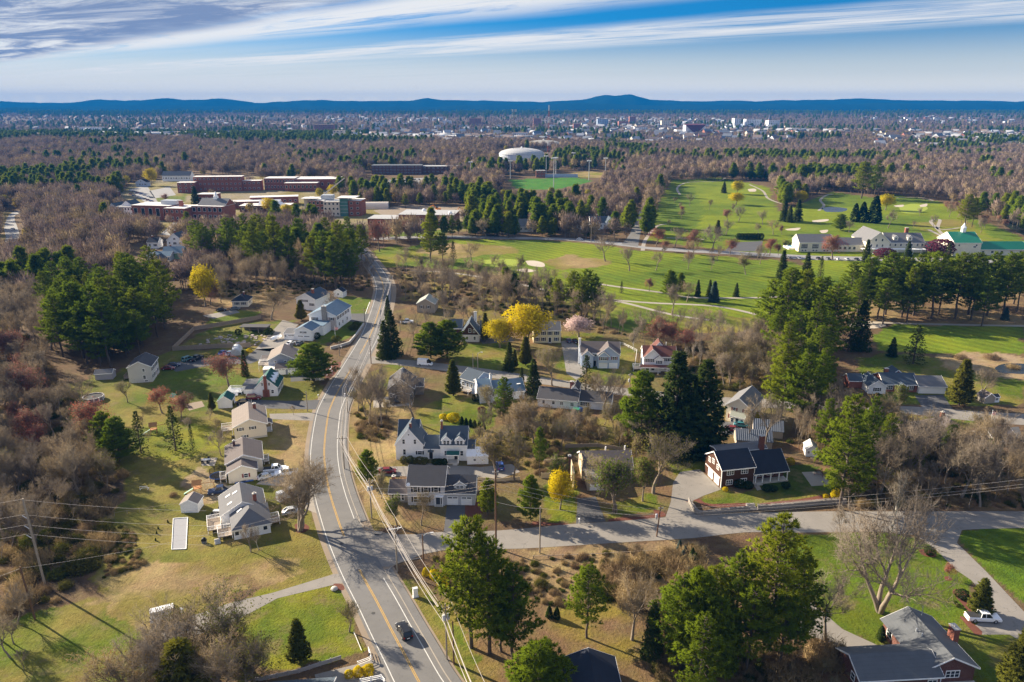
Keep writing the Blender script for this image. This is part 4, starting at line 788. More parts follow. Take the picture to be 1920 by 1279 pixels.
grove('pine', [(1440, 640, 520), (1470, 650, 500), (1500, 640, 500), (1530, 650, 515), (1455, 680, 570), (1490, 690, 575), (1520, 700, 560), (1545, 690, 580), (1470, 720, 600), (1510, 730, 640), (1540, 740, 650), (1555, 665, 530), (1500, 660, 540), (1530, 720, 610), (1480, 625, 500)], 'tall pine in the dark clump above the side street', 'pines of the dark clump above the side street', wd=(1.0, 1.3))
ORD = 'first second third fourth fifth sixth seventh eighth ninth tenth eleventh twelfth thirteenth fourteenth fifteenth sixteenth seventeenth eighteenth nineteenth twentieth twenty-first twenty-second twenty-third twenty-fourth twenty-fifth twenty-sixth'.split()
for n_, s_ in enumerate(sorted([(1590, 590, 490), (1620, 592, 478), (1645, 598, 500), (1660, 590, 470), (1690, 595, 480), (1712, 592, 475), (1700, 605, 500), (1745, 598, 470), (1760, 590, 480), (1790, 598, 470), (1820, 600, 500), (1815, 590, 470), (1850, 592, 470), (1880, 590, 470), (1905, 585, 480), (1900, 570, 470), (1935, 580, 480), (1630, 575, 480), (1680, 572, 480), (1730, 575, 470), (1780, 570, 480), (1830, 570, 480), (1605, 605, 520), (1870, 575, 478), (1655, 608, 520), (1840, 612, 520)])): grove('pine', [s_], ORD[n_] + ' tall pine from the sand bunker in the long fairway row', 'pines of the long fairway row', wd=(1.0, 1.3))
grove('pine', [(1545, 850, 745), (1612, 885, 765), (1660, 865, 775), (1530, 790, 660), (1598, 935, 800), (1690, 900, 820)], 'sunlit open pine standing in the bare wood beside the lawn court', 'sunlit pines in the bare wood', wd=(.8, 1.05))
grove('bluespruce', [(1884, 600, 575)], 'small blue spruce under the fairway pines', None)
scatter(['woodbare'], [(1480, 800), (1560, 790), (1600, 840), (1500, 850)], 40, (10, 16), 'thin bare trunk in the leaf-strewn wood by the white shed', 'thin bare trees by the white shed', 2.0, wd=(.5, .8))
scatter(['woodbare', 'bare', 'bare'], [(1590, 960), (1600, 880), (1700, 850), (1930, 850), (1930, 955)], 56, (9, 15), 'bare tree in the leaf-strewn wood above the street', 'bare trees in the wood above the street', 3.2)
scatter(['bare', 'bud', 'brush'], [(1600, 790), (1700, 800), (1840, 840), (1700, 850), (1600, 840)], 20, (7, 11), 'grey bare tree around the hip-roofed house', 'bare trees around the hip-roofed house', 4)
scatter(['fullpine'], [(1690, 850), (1900, 845), (1900, 880), (1700, 880)], 5, (7, 11), 'dull green pine in the wood above the street', 'dull pines in the wood above the street', 7)
scatter(['bud', 'brush', 'bare'], [(1000, 780), (1080, 785), (1190, 800), (1190, 830), (1060, 830), (1000, 820)], 22, (3, 6), 'tangled garden bush behind the long ranch', 'tangled bushes behind the long ranch', 2.6, name='garden_bush', cat='bush')
scatter(['bud'], [(1060, 815), (1180, 825), (1185, 838), (1065, 825)], 14, (2.5, 4), 'yellowish hedge bush along the garden fence', 'yellowish hedge bushes', 1.6, name='hedge_bush', cat='bush')
scatter(['brush', 'brush', 'bud'], [(1200, 1040), (1320, 1040), (1290, 1130), (1180, 1130), (1130, 1080)], 48, (1.6, 4.5), 'dry brown bush in the overgrown lot', 'dry bushes of the overgrown lot', 1.8, name='dry_bush', cat='bush')
scatter(['brush'], [(820, 1045), (900, 1040), (900, 1120), (830, 1100)], 12, (1.6, 3), 'brown bush beside the power line', 'brown bushes beside the power line', 1.8, name='brown_bush', cat='bush')
scatter(['brush', 'bud'], [(1480, 1235), (1600, 1225), (1590, 1290), (1460, 1290)], 12, (2.5, 5), 'tangled bush below the curved driveway', 'tangled bushes below the curved driveway', 2, name='tangled_bush', cat='bush')
scatter(['brush'], [(668, 795), (720, 785), (738, 805), (715, 818), (680, 815)], 9, (1.6, 2.6), 'brown thicket bush under the roadside trees', 'brown thicket bushes under the roadside trees', 1.8, name='thicket_bush', cat='bush')
scatter(['bare', 'bud', 'bare'], [(660, 720), (700, 700), (760, 770), (745, 800), (668, 830)], 9, (7, 11), 'thin bare tree between the road and the dark grey house', 'thin bare trees beside the curve of the road', 4)
scatter(['bud', 'bare'], [(905, 775), (1000, 770), (1010, 835), (900, 840)], 14, (6, 10), 'hazy tan tree in the gardens behind the farmhouse', 'hazy tan trees behind the farmhouse', 4)
scatter(['bare', 'bud', 'bare'], [(1000, 840), (1060, 800), (1200, 800), (1240, 860), (1190, 890), (1190, 842), (1070, 842)], 14, (6, 10), 'bare tree in the gardens left of the twin spruces', 'bare trees left of the twin spruces', 4)
scatter(['woodbare', 'bare'], [(740, 640), (760, 600), (860, 590), (960, 600), (1000, 610), (860, 640)], 14, (8, 13), 'bare garden tree behind the side-street houses', 'bare garden trees behind the side-street houses', 6)
scatter(['bare', 'bud', 'woodbare'], [(1100, 735), (1200, 745), (1190, 780), (1100, 775)], 7, (7, 11), 'bare tree between the long ranch and the sunlit pine', 'bare trees beside the long ranch', 4)
scatter(['bare', 'red', 'bare'], [(1230, 470), (1460, 478), (1450, 500), (1240, 490)], 12, (7, 11), 'bare tree lining the lower golf road', 'bare trees lining the golf road', 12)
scatter(['bare', 'red'], [(1480, 395), (1540, 360), (1460, 352), (1440, 380)], 22, (9, 13), 'pinkish bare tree in the copse beside the upper fairway', 'pinkish bare copse beside the upper fairway', 6)
scatter(['bare', 'red', 'bare'], [(1790, 420), (1850, 400), (1930, 405), (1930, 425), (1850, 430)], 16, (8, 12), 'reddish bare tree on the far right fairway edge', 'reddish bare trees on the far right fairway edge', 8)
scatter(['bare', 'bud', 'bare'], [(250, 770), (400, 780), (420, 830), (250, 830)], 6, (4, 7), 'small bare garden tree on the yard lawn', 'small bare trees on the yard lawn', 8)
grove('farbare', [(262, 418, 396), (290, 425, 402), (318, 422, 400), (402, 412, 392), (425, 418, 398), (440, 392, 374), (398, 372, 352), (480, 384, 366), (552, 352, 335), (640, 366, 346), (655, 400, 380), (236, 398, 372), (226, 390, 366), (470, 348, 328)], 'bare tree standing among the brick school buildings', 'bare trees among the school buildings', wd=(1.2, 1.6))
scatter(['bare', 'bud', 'red', 'bare'], [(1235, 440), (1260, 380), (1330, 380), (1480, 440), (1400, 452)], 13, (8, 12), 'lone bare tree scattered on the upper fairway', 'bare trees on the upper fairway', 16)
scatter(['bare', 'red'], [(1690, 440), (1720, 395), (1800, 390), (1860, 440), (1780, 446)], 8, (8, 12), 'lone bare tree near the right-hand green', 'bare trees near the right-hand green', 18)
scatter(['bare', 'woodbare', 'bud'], [(870, 500), (1000, 520), (1110, 545), (1060, 560), (900, 535)], 16, (9, 13), 'bare tree between the near green and the gardens', 'bare trees between the near green and the gardens', 8)
# garden shrubs
def shrub(kind, px, py, h, label, name, wide=1.0, group=None, cat='bush'): return plant(kind, px, py, h=h, label=label, name=name, wide=wide, cat=cat, group=group)
for x, y in ((866, 795), (874, 798), (882, 800), (890, 802), (899, 804), (907, 807)): shrub('arborvitae', x, y, 2.6, 'small dark arborvitae in the row behind the farmhouse', 'arborvitae', 1.7, 'arborvitae row behind the farmhouse')
shrub('forsythia', 850, 789, 2.6, 'larger yellow forsythia by the arborvitae row', 'forsythia_bush', 1.1); shrub('forsythia', 832, 786, 1.8, 'smaller yellow forsythia by the arborvitae row', 'forsythia_bush')
shrub('forsythia', 1400, 783, 2.6, 'yellow forsythia behind the metal roofs', 'forsythia_bush', 1.4); shrub('forsythia', 1418, 785, 2.2, 'second yellow forsythia behind the metal roofs', 'forsythia_bush', 1.3); shrub('forsythia', 1387, 780, 2.0, 'small yellow forsythia by the cream colonial', 'forsythia_bush')
shrub('forsythia', 1482, 869, 1.7, 'round clipped yellow bush beside the porch', 'forsythia_bush', 1.0); shrub('forsythia', 1360, 920, 1.0, 'small yellow bush at the brown house corner', 'forsythia_bush'); shrub('forsythia', 1568, 934, 3.0, 'tall yellow forsythia by the stone wall end', 'forsythia_bush', .6); shrub('forsythia', 1548, 934, 1.1, 'small yellow forsythia by the stone wall', 'forsythia_bush')
shrub('forsythia', 690, 1262, 1.6, 'yellow forsythia by the white rail fence', 'forsythia_bush', 1.0); shrub('forsythia', 672, 1265, 1.5, 'yellow forsythia left of the one at the rail fence', 'forsythia_bush', 1.0); shrub('forsythia', 655, 1268, 1.2, 'low yellow forsythia by the lattice fence', 'forsythia_bush')
for x, y, h in ((830, 1098, 2.4), (815, 1085, 2.2), (838, 1082, 1.8), (800, 1078, 1.8)): shrub('forsythia', x, y, h, 'wild yellow forsythia under the power line', 'forsythia_bush', .7, 'wild forsythias under the power line')
shrub('forsythia', 468, 660, 1.6, 'small yellow bush by the wooden fence', 'forsythia_bush')
for x, y, h in ((757, 868, 1.9), (769, 868, 2.0), (777, 869, 1.7), (787, 869, 2.0), (796, 870, 1.9)): shrub('yew', x, y, h, 'clipped shrub left of the farmhouse door', 'clipped_shrub', 1.0, 'clipped shrubs left of the farmhouse door')
for x in (817, 825, 833): shrub('darkshrub', x, 871, 1.7, 'clipped dark hedge shrub right of the farmhouse door', 'clipped_shrub', 1.1, 'hedge shrubs right of the farmhouse door')
for x, y, h, lb in ((1386, 914, 2.2, 'round shrub under the brown house window'), (1402, 916, 2.0, 'round shrub by the front walk'), (1437, 921, 1.8, 'round shrub right of the front walk'), (1450, 921, 1.6, 'dark low shrub right of the front walk'), (1473, 915, 1.7, 'low shrub before the porch')): shrub('darkshrub', x, y, h, lb, 'foundation_shrub', 1.1)
shrub('bare', 550, 778, 3.2, 'round leafless bush beside the driveway', 'round_bush', 1.0); shrub('yew', 630, 640, 2.4, 'round golden yew by the flagpole', 'round_bush', 1.5); shrub('darkshrub', 593, 635, 2.6, 'dark shrub at the garage corner', 'foundation_shrub', 1.3); shrub('yew', 663, 618, 2.4, 'low spreading yew above the lawn kerb', 'round_bush', 1.6); shrub('yew', 668, 612, 2.2, 'spreading yew behind the kerb yew', 'round_bush', 1.5)
shrub('darkshrub', 1742, 1040, 2.0, 'clipped round shrub in a mulch bed', 'round_bush', 1.0); shrub('darkshrub', 1803, 1122, 1.9, 'low dark shrub beside the mulch-bed cedar', 'round_bush', 1.2); shrub('arborvitae', 1651, 1200, 3.0, 'dark pointed shrub at the brick garage corner', 'arborvitae', 1.6)
shrub('yew', 1790, 1132, .7, 'tiny clipped bush in the mulch bed', 'small_bush', 1, 'tiny mulch-bed bushes'); shrub('yew', 1795, 1138, .7, 'tiny clipped bush in the mulch bed', 'small_bush', 1, 'tiny mulch-bed bushes')
shrub('plum', 903, 775, 2.2, 'purple-leaved shrub before the blue-roofed house', 'plum_bush', 1.0); shrub('darkshrub', 893, 752, 2.4, 'dark shrub at the corner of the blue cape', 'foundation_shrub', 1.0)
shrub('greenbrush', 1015, 1098, 2.4, 'bright green bush in the tan brush lot', 'green_bush', 1.0); shrub('greenbrush', 1135, 1110, 3.6, 'green brush beside the lone pine', 'green_bush', .9); shrub('arborvitae', 1030, 1158, 2.6, 'dark pointed shrub behind the black roof', 'arborvitae', 1.6, 'dark pointed shrubs behind the black roof'); shrub('arborvitae', 1044, 1160, 2.6, 'dark pointed shrub behind the black roof', 'arborvitae', 1.6, 'dark pointed shrubs behind the black roof')
for x, y in ((1280, 1050), (1284, 1042), (1274, 1030)): shrub('bluespruce', x, y, 2.4, 'young blue spruce beside the overgrown lot', 'spruce_tree', 1.0, 'young blue spruces beside the lot', 'tree')
for x, y in ((1298, 1050), (1303, 1060)): shrub('arborvitae', x, y, 3.0, 'young arborvitae beside the blue spruces', 'arborvitae', 1.4, 'young arborvitae beside the blue spruces')
shrub('cedar', 425, 762, 2.4, 'narrow evergreen beside the white deck', 'arborvitae', .8, 'narrow evergreens beside the white deck'); shrub('cedar', 438, 762, 2.4, 'narrow evergreen beside the white deck', 'arborvitae', .8, 'narrow evergreens beside the white deck')
for x, y in ((315, 980), (297, 992), (294, 1001), (292, 1014)): shrub('arborvitae', x, y, .75, 'newly planted tiny evergreen on the lawn', 'small_bush', 1.6, 'newly planted evergreens on the lawn')
for x in range(1385, 1430, 6): shrub('darkshrub', x, 449, 4.6, 'clipped dark hedge block by the parking lot', 'clipped_hedge', .8, 'hedge blocks by the parking lot')
shrub('darkshrub', 505, 628, 3.0, 'dark shrub beside the garden shelter', 'garden_bush', 1.2); shrub('darkshrub', 447, 628, 2.6, 'dark shrub left of the garden shelter', 'garden_bush', 1.0); shrub('greenbrush', 680, 770, 2.5, 'green bush by the roadside pole', 'green_bush', .7); shrub('brush', 560, 905, 1.6, 'brown bush in front of the driveway cars', 'brown_bush', 1.2); shrub('brush', 325, 930, 1.5, 'reddish bush by the white shed', 'brown_bush', .9)
shrub('darkshrub', 1645, 745, 1.6, 'dark bush before the red and white ranch', 'foundation_shrub', 1.0); shrub('brush', 1900, 690, 2.2, 'reddish bush on the pond bank', 'brown_bush', 1.6); shrub('brush', 1860, 672, 2.4, 'tan reeds on the pond bank', 'reed_clump', 1.8, cat='reeds'); shrub('brush', 1800, 672, 2.2, 'tan reeds left of the pond', 'reed_clump', 1.8, cat='reeds')
# ================================================================ buildings: kit
def clap(n, c): return mat(n, c, .75, .10, .5, lines=(.19, .22, 'Z'))
def roofm(n, c): return mat(n, c, .9, .2, .6, lines=(.28, .07, 'Z'))
WHITE_W = clap('white_clapboard', (.70, .70, .70)); GREY_W = clap('grey_clapboard', (.46, .46, .47)); BLUE_W = clap('blue_clapboard', (.36, .42, .52)); BEIGE_W = clap('beige_clapboard', (.62, .55, .44)); CREAM_W = clap('cream_clapboard', (.60, .55, .45)); YEL_W = clap('pale_yellow_clapboard', (.62, .56, .36))
TAUPE_W = clap('taupe_clapboard', (.30, .26, .21)); BROWN_W = clap('dark_brown_shingle_wall', (.060, .026, .014)); DGREY_W = clap('dark_grey_clapboard', (.16, .145, .13)); GREEN_W = clap('green_clapboard', (.12, .22, .17)); STEEL_W = clap('blue_grey_clapboard', (.25, .27, .32))
CHAR_R = roofm('charcoal_shingles', (.060, .058, .062)); SLATE_R = roofm('slate_blue_shingles', (.052, .068, .088)); TAN_R = roofm('tan_shingles', (.185, .155, .135)); GREY_R = roofm('grey_shingles', (.125, .124, .128)); BLACK_R = roofm('blue_black_shingles', (.018, .022, .034)); GREEN_R = roofm('green_shingles', (.018, .075, .065)); BRN_R = roofm('brown_shingles', (.105, .088, .084)); RED_R = roofm('rust_red_shingles', (.105, .042, .034)); BLUE_R = roofm('blue_shingles', (.10, .15, .20))
WT = mat('white_trim', (.74, .73, .71), .6, .08); GLASS = mat('window_glass', (.022, .028, .036), .12, .2, .3, spec=.6); BLK = mat('black_shutter', (.018, .018, .02), .6, .1); MRN = mat('maroon_shutter', (.16, .035, .03), .6, .1); NAVY = mat('slate_shutter', (.045, .055, .075), .6, .1)
def brickmat(n, c1, c2, s=5.0):
    m, t = newmat(n); br = t.nodes.new('ShaderNodeTexBrick'); br.inputs['Color1'].default_value = (*c1, 1); br.inputs['Color2'].default_value = (*c2, 1); br.inputs['Mortar'].default_value = (.30, .26, .22, 1)
    br.inputs['Scale'].default_value = s; br.inputs['Mortar Size'].default_value = .012; oc = t.nodes.new('ShaderNodeTexCoord').outputs['Object']; sp = t.nodes.new('ShaderNodeSeparateXYZ'); t.links.new(oc, sp.inputs[0])
    cb = t.nodes.new('ShaderNodeCombineXYZ'); t.links.new(math_('ADD', sp.outputs[0], sp.outputs[1], t), cb.inputs[0]); t.links.new(sp.outputs[2], cb.inputs[1]); t.links.new(cb.outputs[0], br.inputs['Vector'])
    f = math_('ADD', math_('MULTIPLY', noise(t, .5, 4), .5, t), .75, t); n_ = t.nodes.new('ShaderNodeVectorMath'); n_.operation = 'SCALE'; t.links.new(br.outputs[0], n_.inputs[0]); t.links.new(f, n_.inputs['Scale'])
    bsdf(t, n_.outputs[0], .9); MATS[n] = m; return m
BRICK = brickmat('red_brick', (.33, .10, .062), (.26, .08, .052)); BRICKD = brickmat('dark_red_brick', (.15, .05, .036), (.11, .038, .03)); STONE = mat('grey_fieldstone', (.26, .235, .21), .9, .45, 3.0, bump=.8); WOOD = mat('weathered_wood', (.24, .19, .145), .9, .25, 2); METAL = mat('galvanised_metal', (.42, .44, .46), .45, .15, 1, metal=.4); CWD = mat('cedar_wood', (.34, .17, .07), .85, .25, 2); CONCW = mat('concrete_wall', (.40, .38, .35), .9, .2)
def house(name, label, px, py, ang, cat='house', group=None):
    return thing(name, label, cat, G(px, py), R(ang), group)
def block(r, x0, x1, y0, y1, h, rh, axis, wm_, rm, ov=.35, z0=0.0, fov=None, trim=WT, wall=True, rtop=0.14):
    """one gabled, hipped or flat volume: wall + roof (+ trim) as parts of r. axis = direction of the ridge"""
    if wall:
        if axis == 'x': pf = [(y0, -.3 + z0), (y1, -.3 + z0), (y1, h), ((y0 + y1) / 2, h + rh), (y0, h)]; V = [(x0, a, b_) for a, b_ in pf] + [(x1, a, b_) for a, b_ in pf]
        elif axis == 'y': pf = [(x1, -.3 + z0), (x0, -.3 + z0), (x0, h), ((x0 + x1) / 2, h + rh), (x1, h)]; V = [(a, y0, b_) for a, b_ in pf] + [(a, y1, b_) for a, b_ in pf]
        if axis in 'xy': MB().add(V, [(0, 1, 2, 3, 4), (9, 8, 7, 6, 5)] + [(i, 5 + i, 5 + (i + 1) % 5, (i + 1) % 5) for i in range(5)]).build('wall', wm_, r)
        else: MB().box(x0, x1, y0, y1, -.3 + z0, h).build('wall', wm_, r)
    mb = MB(); tr = MB(); e = .03; f0 = ov if fov is None else fov
    if axis == 'x':
        ym = (y0 + y1) / 2; s = rh / (ym - y0); a, b_ = x0 - ov * .7, x1 + ov * .7; zf, zb = h - f0 * s + e + rtop, h - ov * s + e + rtop; zr = h + rh + e + rtop
        mb.slab([(a, y0 - f0, zf), (b_, y0 - f0, zf), (b_, ym, zr), (a, ym, zr)], rtop); mb.slab([(b_, y1 + ov, zb), (a, y1 + ov, zb), (a, ym, zr), (b_, ym, zr)], rtop)
        for q in (a - .04, b_ + .0): tr.slab([(q, y0 - f0, zf + .02), (q + .04, y0 - f0, zf + .02), (q + .04, ym, zr + .02), (q, ym, zr + .02)], .26); tr.slab([(q + .04, y1 + ov, zb + .02), (q, y1 + ov, zb + .02), (q, ym, zr + .02), (q + .04, ym, zr + .02)], .26)
        tr.box(a, b_, y0 - f0 - .06, y0 - f0 - .01, zf - .24, zf - .02)
    elif axis == 'y':
        xm = (x0 + x1) / 2; s = rh / (xm - x0); a, b_ = y0 - f0 * .8, y1 + ov * .7; ze = h - ov * s + e + rtop; zr = h + rh + e + rtop
        mb.slab([(x0 - ov, b_, ze), (x0 - ov, a, ze), (xm, a, zr), (xm, b_, zr)], rtop); mb.slab([(x1 + ov, a, ze), (x1 + ov, b_, ze), (xm, b_, zr), (xm, a, zr)], rtop)
        for q in (a - .04, b_): tr.slab([(x0 - ov, q + .04, ze + .02), (x0 - ov, q, ze + .02), (xm, q, zr + .02), (xm, q + .04, zr + .02)], .26); tr.slab([(x1 + ov, q, ze + .02), (x1 + ov, q + .04, ze + .02), (xm, q + .04, zr + .02), (xm, q, zr + .02)], .26)
        tr.box(x1 + ov + .01, x1 + ov + .06, a, b_, ze - .24, ze - .02)
    elif axis == 'hip':
        w_, d_ = x1 - x0, y1 - y0; z_ = h + e + .06; t_ = h + rh + e + .06
        if d_ >= w_: k = w_ / 2; A, B_ = ((x0 + x1) / 2, y0 + k, t_), ((x0 + x1) / 2, y1 - k + .01, t_)
        else: k = d_ / 2; A, B_ = (x0 + k, (y0 + y1) / 2, t_), (x1 - k + .01, (y0 + y1) / 2, t_)
        c0, c1, c2, c3 = (x0 - ov, y0 - ov, z_), (x1 + ov, y0 - ov, z_), (x1 + ov, y1 + ov, z_), (x0 - ov, y1 + ov, z_)
        F_ = [(0, 1, 4), (1, 2, 5, 4), (2, 3, 5), (3, 0, 4, 5)] if d_ >= w_ else [(0, 1, 5, 4), (1, 2, 5), (2, 3, 4, 5), (3, 0, 4)]
        mb.add([c0, c1, c2, c3, A, B_], F_ + [(3, 2, 1, 0)]); tr.box(x0 - ov, x1 + ov, y0 - ov, y1 + ov, h - .12, h + .05)
    else: mb.box(x0 - ov, x1 + ov, y0 - ov, y1 + ov, h + .005, h + .22)
    o = mb.build('roof', rm, r)
    if trim and tr.V: tr.build('trim', trim, o)
    return o
WCACHE = {}
def wmesh(w_, h_, sty):
    k = (round(w_, 2), round(h_, 2), sty)
    if k not in WCACHE:
        f = MB(); b_ = .1; W2 = w_ / 2; H2 = h_ / 2
        for a in ((-W2 - b_, W2 + b_, -H2 - b_, -H2), (-W2 - b_, W2 + b_, H2, H2 + b_ * 1.3), (-W2 - b_, -W2, -H2, H2), (W2, W2 + b_, -H2, H2)): f.box(a[0], a[1], -.07, .01, a[2], a[3])
        nv = 1 if sty in ('sash', 'pair') else 0; nv = {'pair': 1, 'sash': 0, 'triple': 2, 'band': 4}.get(sty, 0)
        for i in range(nv): x = -W2 + w_ * (i + 1) / (nv + 1); f.box(x - .05, x + .05, -.06, .005, -H2, H2)
        if sty != 'plain': f.box(-W2, W2, -.055, .0, -.03, .03)
        g_ = MB().box(-W2, W2, -.03, -.012, -H2, H2)
        WCACHE[k] = (mesh('window', f.V, f.F, WT), mesh('pane', g_.V, g_.F, GLASS))
    return WCACHE[k]
FACE = {'f': 0, 'r': R(90), 'b': R(180), 'l': R(-90)}
def at_face(o, face, plane, a, z):
    o.location = {'f': (a, plane, z), 'b': (a, plane, z), 'l': (plane, a, z), 'r': (plane, a, z)}[face]; o.rotation_euler = (0, 0, FACE[face]); return o
def win(r, face, plane, a, z, w_=.95, h_=1.35, shut=None, sty='sash'):
    fm, gm_ = wmesh(w_, h_, sty); o = at_face(link('window', fm, r), face, plane, a, z); link('pane', gm_, o)
    if shut:
        k = ('s', round(h_, 2), shut.name)
        if k not in WCACHE: q = MB().box(-.2, .2, -.05, .0, -h_ / 2, h_ / 2); WCACHE[k] = mesh('shutter', q.V, q.F, shut)
        for s in (-1, 1): c_ = link('shutter', WCACHE[k], o); c_.location = (s * (w_ / 2 + .32), 0, 0)
    return o
def wins(r, face, plane, z, aa, w_=.95, h_=1.35, shut=None, sty='sash'):
    for a in aa: win(r, face, plane, a, z, w_, h_, shut, sty)
def door(r, face, plane, a, m=None, w_=.95, h_=2.1, z=0.1):
    q = MB().box(-w_ / 2, w_ / 2, -.05, 0, 0, h_); k = MB()
    for b_ in ((-w_ / 2 - .14, -w_ / 2, 0, h_ + .14), (w_ / 2, w_ / 2 + .14, 0, h_ + .14), (-w_ / 2, w_ / 2, h_, h_ + .14)): k.box(b_[0], b_[1], -.09, 0, b_[2], b_[3])
    o = at_face(q.build('door', m or BLK, r), face, plane, a, z); k.build('door_frame', WT, o); return o
def garage(r, face, plane, a, w_=2.6, h_=2.2, glaz=True, m=WT):
    q = MB().box(-w_ / 2, w_ / 2, -.04, 0, 0, h_); rows_ = 4; n_ = 4
    for j in range(rows_ - (1 if glaz else 0)):
        for i in range(n_): q.box(-w_ / 2 + w_ * (i + .1) / n_, -w_ / 2 + w_ * (i + .9) / n_, -.065, -.04, h_ * (j + .14) / rows_, h_ * (j + .86) / rows_)
    o = at_face(q.build('garage_door', m, r), face, plane, a, 0.03)
    if glaz: MB().box(-w_ * .44, -w_ * .04, -.06, -.041, h_ * .8, h_ * .93).box(w_ * .04, w_ * .44, -.06, -.041, h_ * .8, h_ * .93).build('pane', GLASS, o)
    return o
def chimney(r, x, y, z0, z1, w_=.9, d_=.6, m=None, cap=True):
    o = MB().box(x - w_ / 2, x + w_ / 2, y - d_ / 2, y + d_ / 2, z0, z1).build('chimney', m or BRICK, r)
    if cap: MB().box(x - w_ / 2 - .08, x + w_ / 2 + .08, y - d_ / 2 - .08, y + d_ / 2 + .08, z1 + .001, z1 + .14).box(x - .18, x + .18, y - .15, y + .15, z1 + .14, z1 + .4).build('chimney_cap', CONCW, o)
    return o
def deck(r, x0, x1, y0, y1, z, m=WT, floor=None):
    o = MB().box(x0, x1, y0, y1, z - .18, z).build('deck_floor', floor or WOOD, r)
    for x in (x0 + .08, x1 - .08):
        for y in (y0 + .08, y1 - .08): MB().box(x - .07, x + .07, y - .07, y + .07, 0, z + 1.05).build('deck_post', m, o)
    rl = MB()
    for a, b_, c_, d_ in ((x0, x1, y0, y0 + .06), (x0, x1, y1 - .06, y1), (x0, x0 + .06, y0 + .06, y1 - .06), (x1 - .06, x1, y0 + .06, y1 - .06)):
        rl.box(a, b_, c_, d_, z + .92, z + 1.0).box(a, b_, c_, d_, z + .12, z + .18); L_ = max(b_ - a, d_ - c_); n_ = max(2, int(L_ / .28))
        for i in range(n_):
            t_ = (i + .5) / n_; bx, by = a + (b_ - a) * (t_ if b_ - a > d_ - c_ else .5), c_ + (d_ - c_) * (t_ if d_ - c_ > b_ - a else .5); rl.box(bx - .04, bx + .04, by - .025, by + .025, z + .18, z + .92)
    rl.build('deck_railing', m, o)
def posts(r, xs, y, z0, z1, w_=.16, m=WT):
    for x in xs: MB().box(x - w_ / 2, x + w_ / 2, y - w_ / 2, y + w_ / 2, z0, z1).build('porch_post', m, r)
def skylight(r, x, y, z, slope, face='l', w_=.6, l_=1.2):
    o = MB().box(-l_ / 2, l_ / 2, -w_ / 2, w_ / 2, 0, .12).build('skylight', WT, r); o.location = (x, y, z); o.rotation_euler = (0, -slope if face == 'l' else slope, 0)
    MB().box(-l_ / 2 + .12, l_ / 2 - .12, -w_ / 2 + .1, w_ / 2 - .1, .121, .13).build('pane', mat('skylight_glass', (.55, .56, .58), .2, .1), o)
def steps(r, x0, x1, y, n, d=-1, m=None):
    for i in range(n): MB().box(x0, x1, min(y + d * .3 * i, y + d * .3 * (i + 1)), max(y + d * .3 * i, y + d * .3 * (i + 1)), -.05, .18 * (n - i)).build('step', m or CONCW, r)

# ---------------------------------------------------------------- houses near the road
h = house('colonial_house', 'light grey two-storey colonial with black shutters and double garage', 765, 947, -2)
block(h, 0, 8.8, 0, 9, 5.3, 2.75, 'x', GREY_W, CHAR_R); block(h, 8.82, 15.9, .4, 8, 3.3, 2.6, 'x', GREY_W, CHAR_R); block(h, -4.6, -.02, 1.2, 7, 2.5, 2.0, 'x', TAUPE_W, BRN_R)
wins(h, 'f', 0, 4.15, (1.9, 4.4, 6.8), shut=BLK); wins(h, 'f', 0, 1.55, (1.9, 4.4), shut=BLK); door(h, 'f', 0, 7.2, NAVY, 1.0); win(h, 'f', 0, 7.95, 1.2, .3, 1.6, sty='plain'); posts(h, (6.5, 8.3), -.5, 0, 2.5); MB().box(6.3, 8.5, -.7, 0, 2.5, 2.62).build('porch_roof', WT, h)
garage(h, 'f', .4, 10.6); garage(h, 'f', .4, 13.9); block(h, 10.9, 13.7, 1.2, 4.2, 4.85, .95, 'y', GREY_W, CHAR_R, .2, 3.6); win(h, 'f', 1.2, 12.3, 4.35, 1.7, .6, sty='pair'); wins(h, 'f', 1.2, 1.4, (-3.8, -3.0, -2.2, -1.4), .55, 1.5); chimney(h, -4.0, 4.4, 2.5, 5.2, .8, .8); steps(h, 6.6, 8.2, 0, 2)
sd_ = MB().lathe([(.02, 0), (.3, .05), (.42, .16), (.44, .17)], 12).build('satellite_dish', WT, h); sd_.location = (.35, -.2, 5.5); sd_.rotation_euler = (R(55), 0, 0)
h = house('farmhouse', 'white gabled farmhouse with slate roof, twin dormers and connecting wing', 743, 862, -1)
block(h, 0, 7.3, 0, 7.2, 4.5, 4.5, 'y', WHITE_W, SLATE_R, .3); block(h, .02, 5.5, 4.2, 11.2, 4.4, 3.9, 'x', WHITE_W, SLATE_R, .3); block(h, 7.32, 11.85, .5, 7.5, 3.1, 2.3, 'x', WHITE_W, SLATE_R, .25)
block(h, 11.9, 19.0, -.3, 8, 4.7, 3.5, 'x', WHITE_W, SLATE_R, .3); block(h, 19.02, 20.9, 1, 7, 2.7, 1.4, 'x', WHITE_W, SLATE_R, .2)
for c0 in (13.6, 17.1): block(h, c0 - 1.25, c0 + 1.25, -.32, 3.2, 5.9, 1.15, 'y', WHITE_W, SLATE_R, .22, 4.9); wins(h, 'f', -.33, 5.2, (c0 - .45, c0 + .45), .62, 1.2)
wins(h, 'f', 0, 5.3, (2.2, 5.2), .6, 1.2); win(h, 'f', 0, 2.3, 2.3, .65, 1.5); win(h, 'f', 0, 6.4, 2.1, 1.1, 1.0, BLK); win(h, 'f', 0, 3.6, 7.3, .35, .35, sty='plain'); door(h, 'f', .5, 9.3, BLK); wins(h, 'f', -.3, 2.2, (13.4, 17.6), .7, 1.3); wins(h, 'f', 1, 1.7, (19.4, 20.0, 20.55), .42, .9, sty='plain')
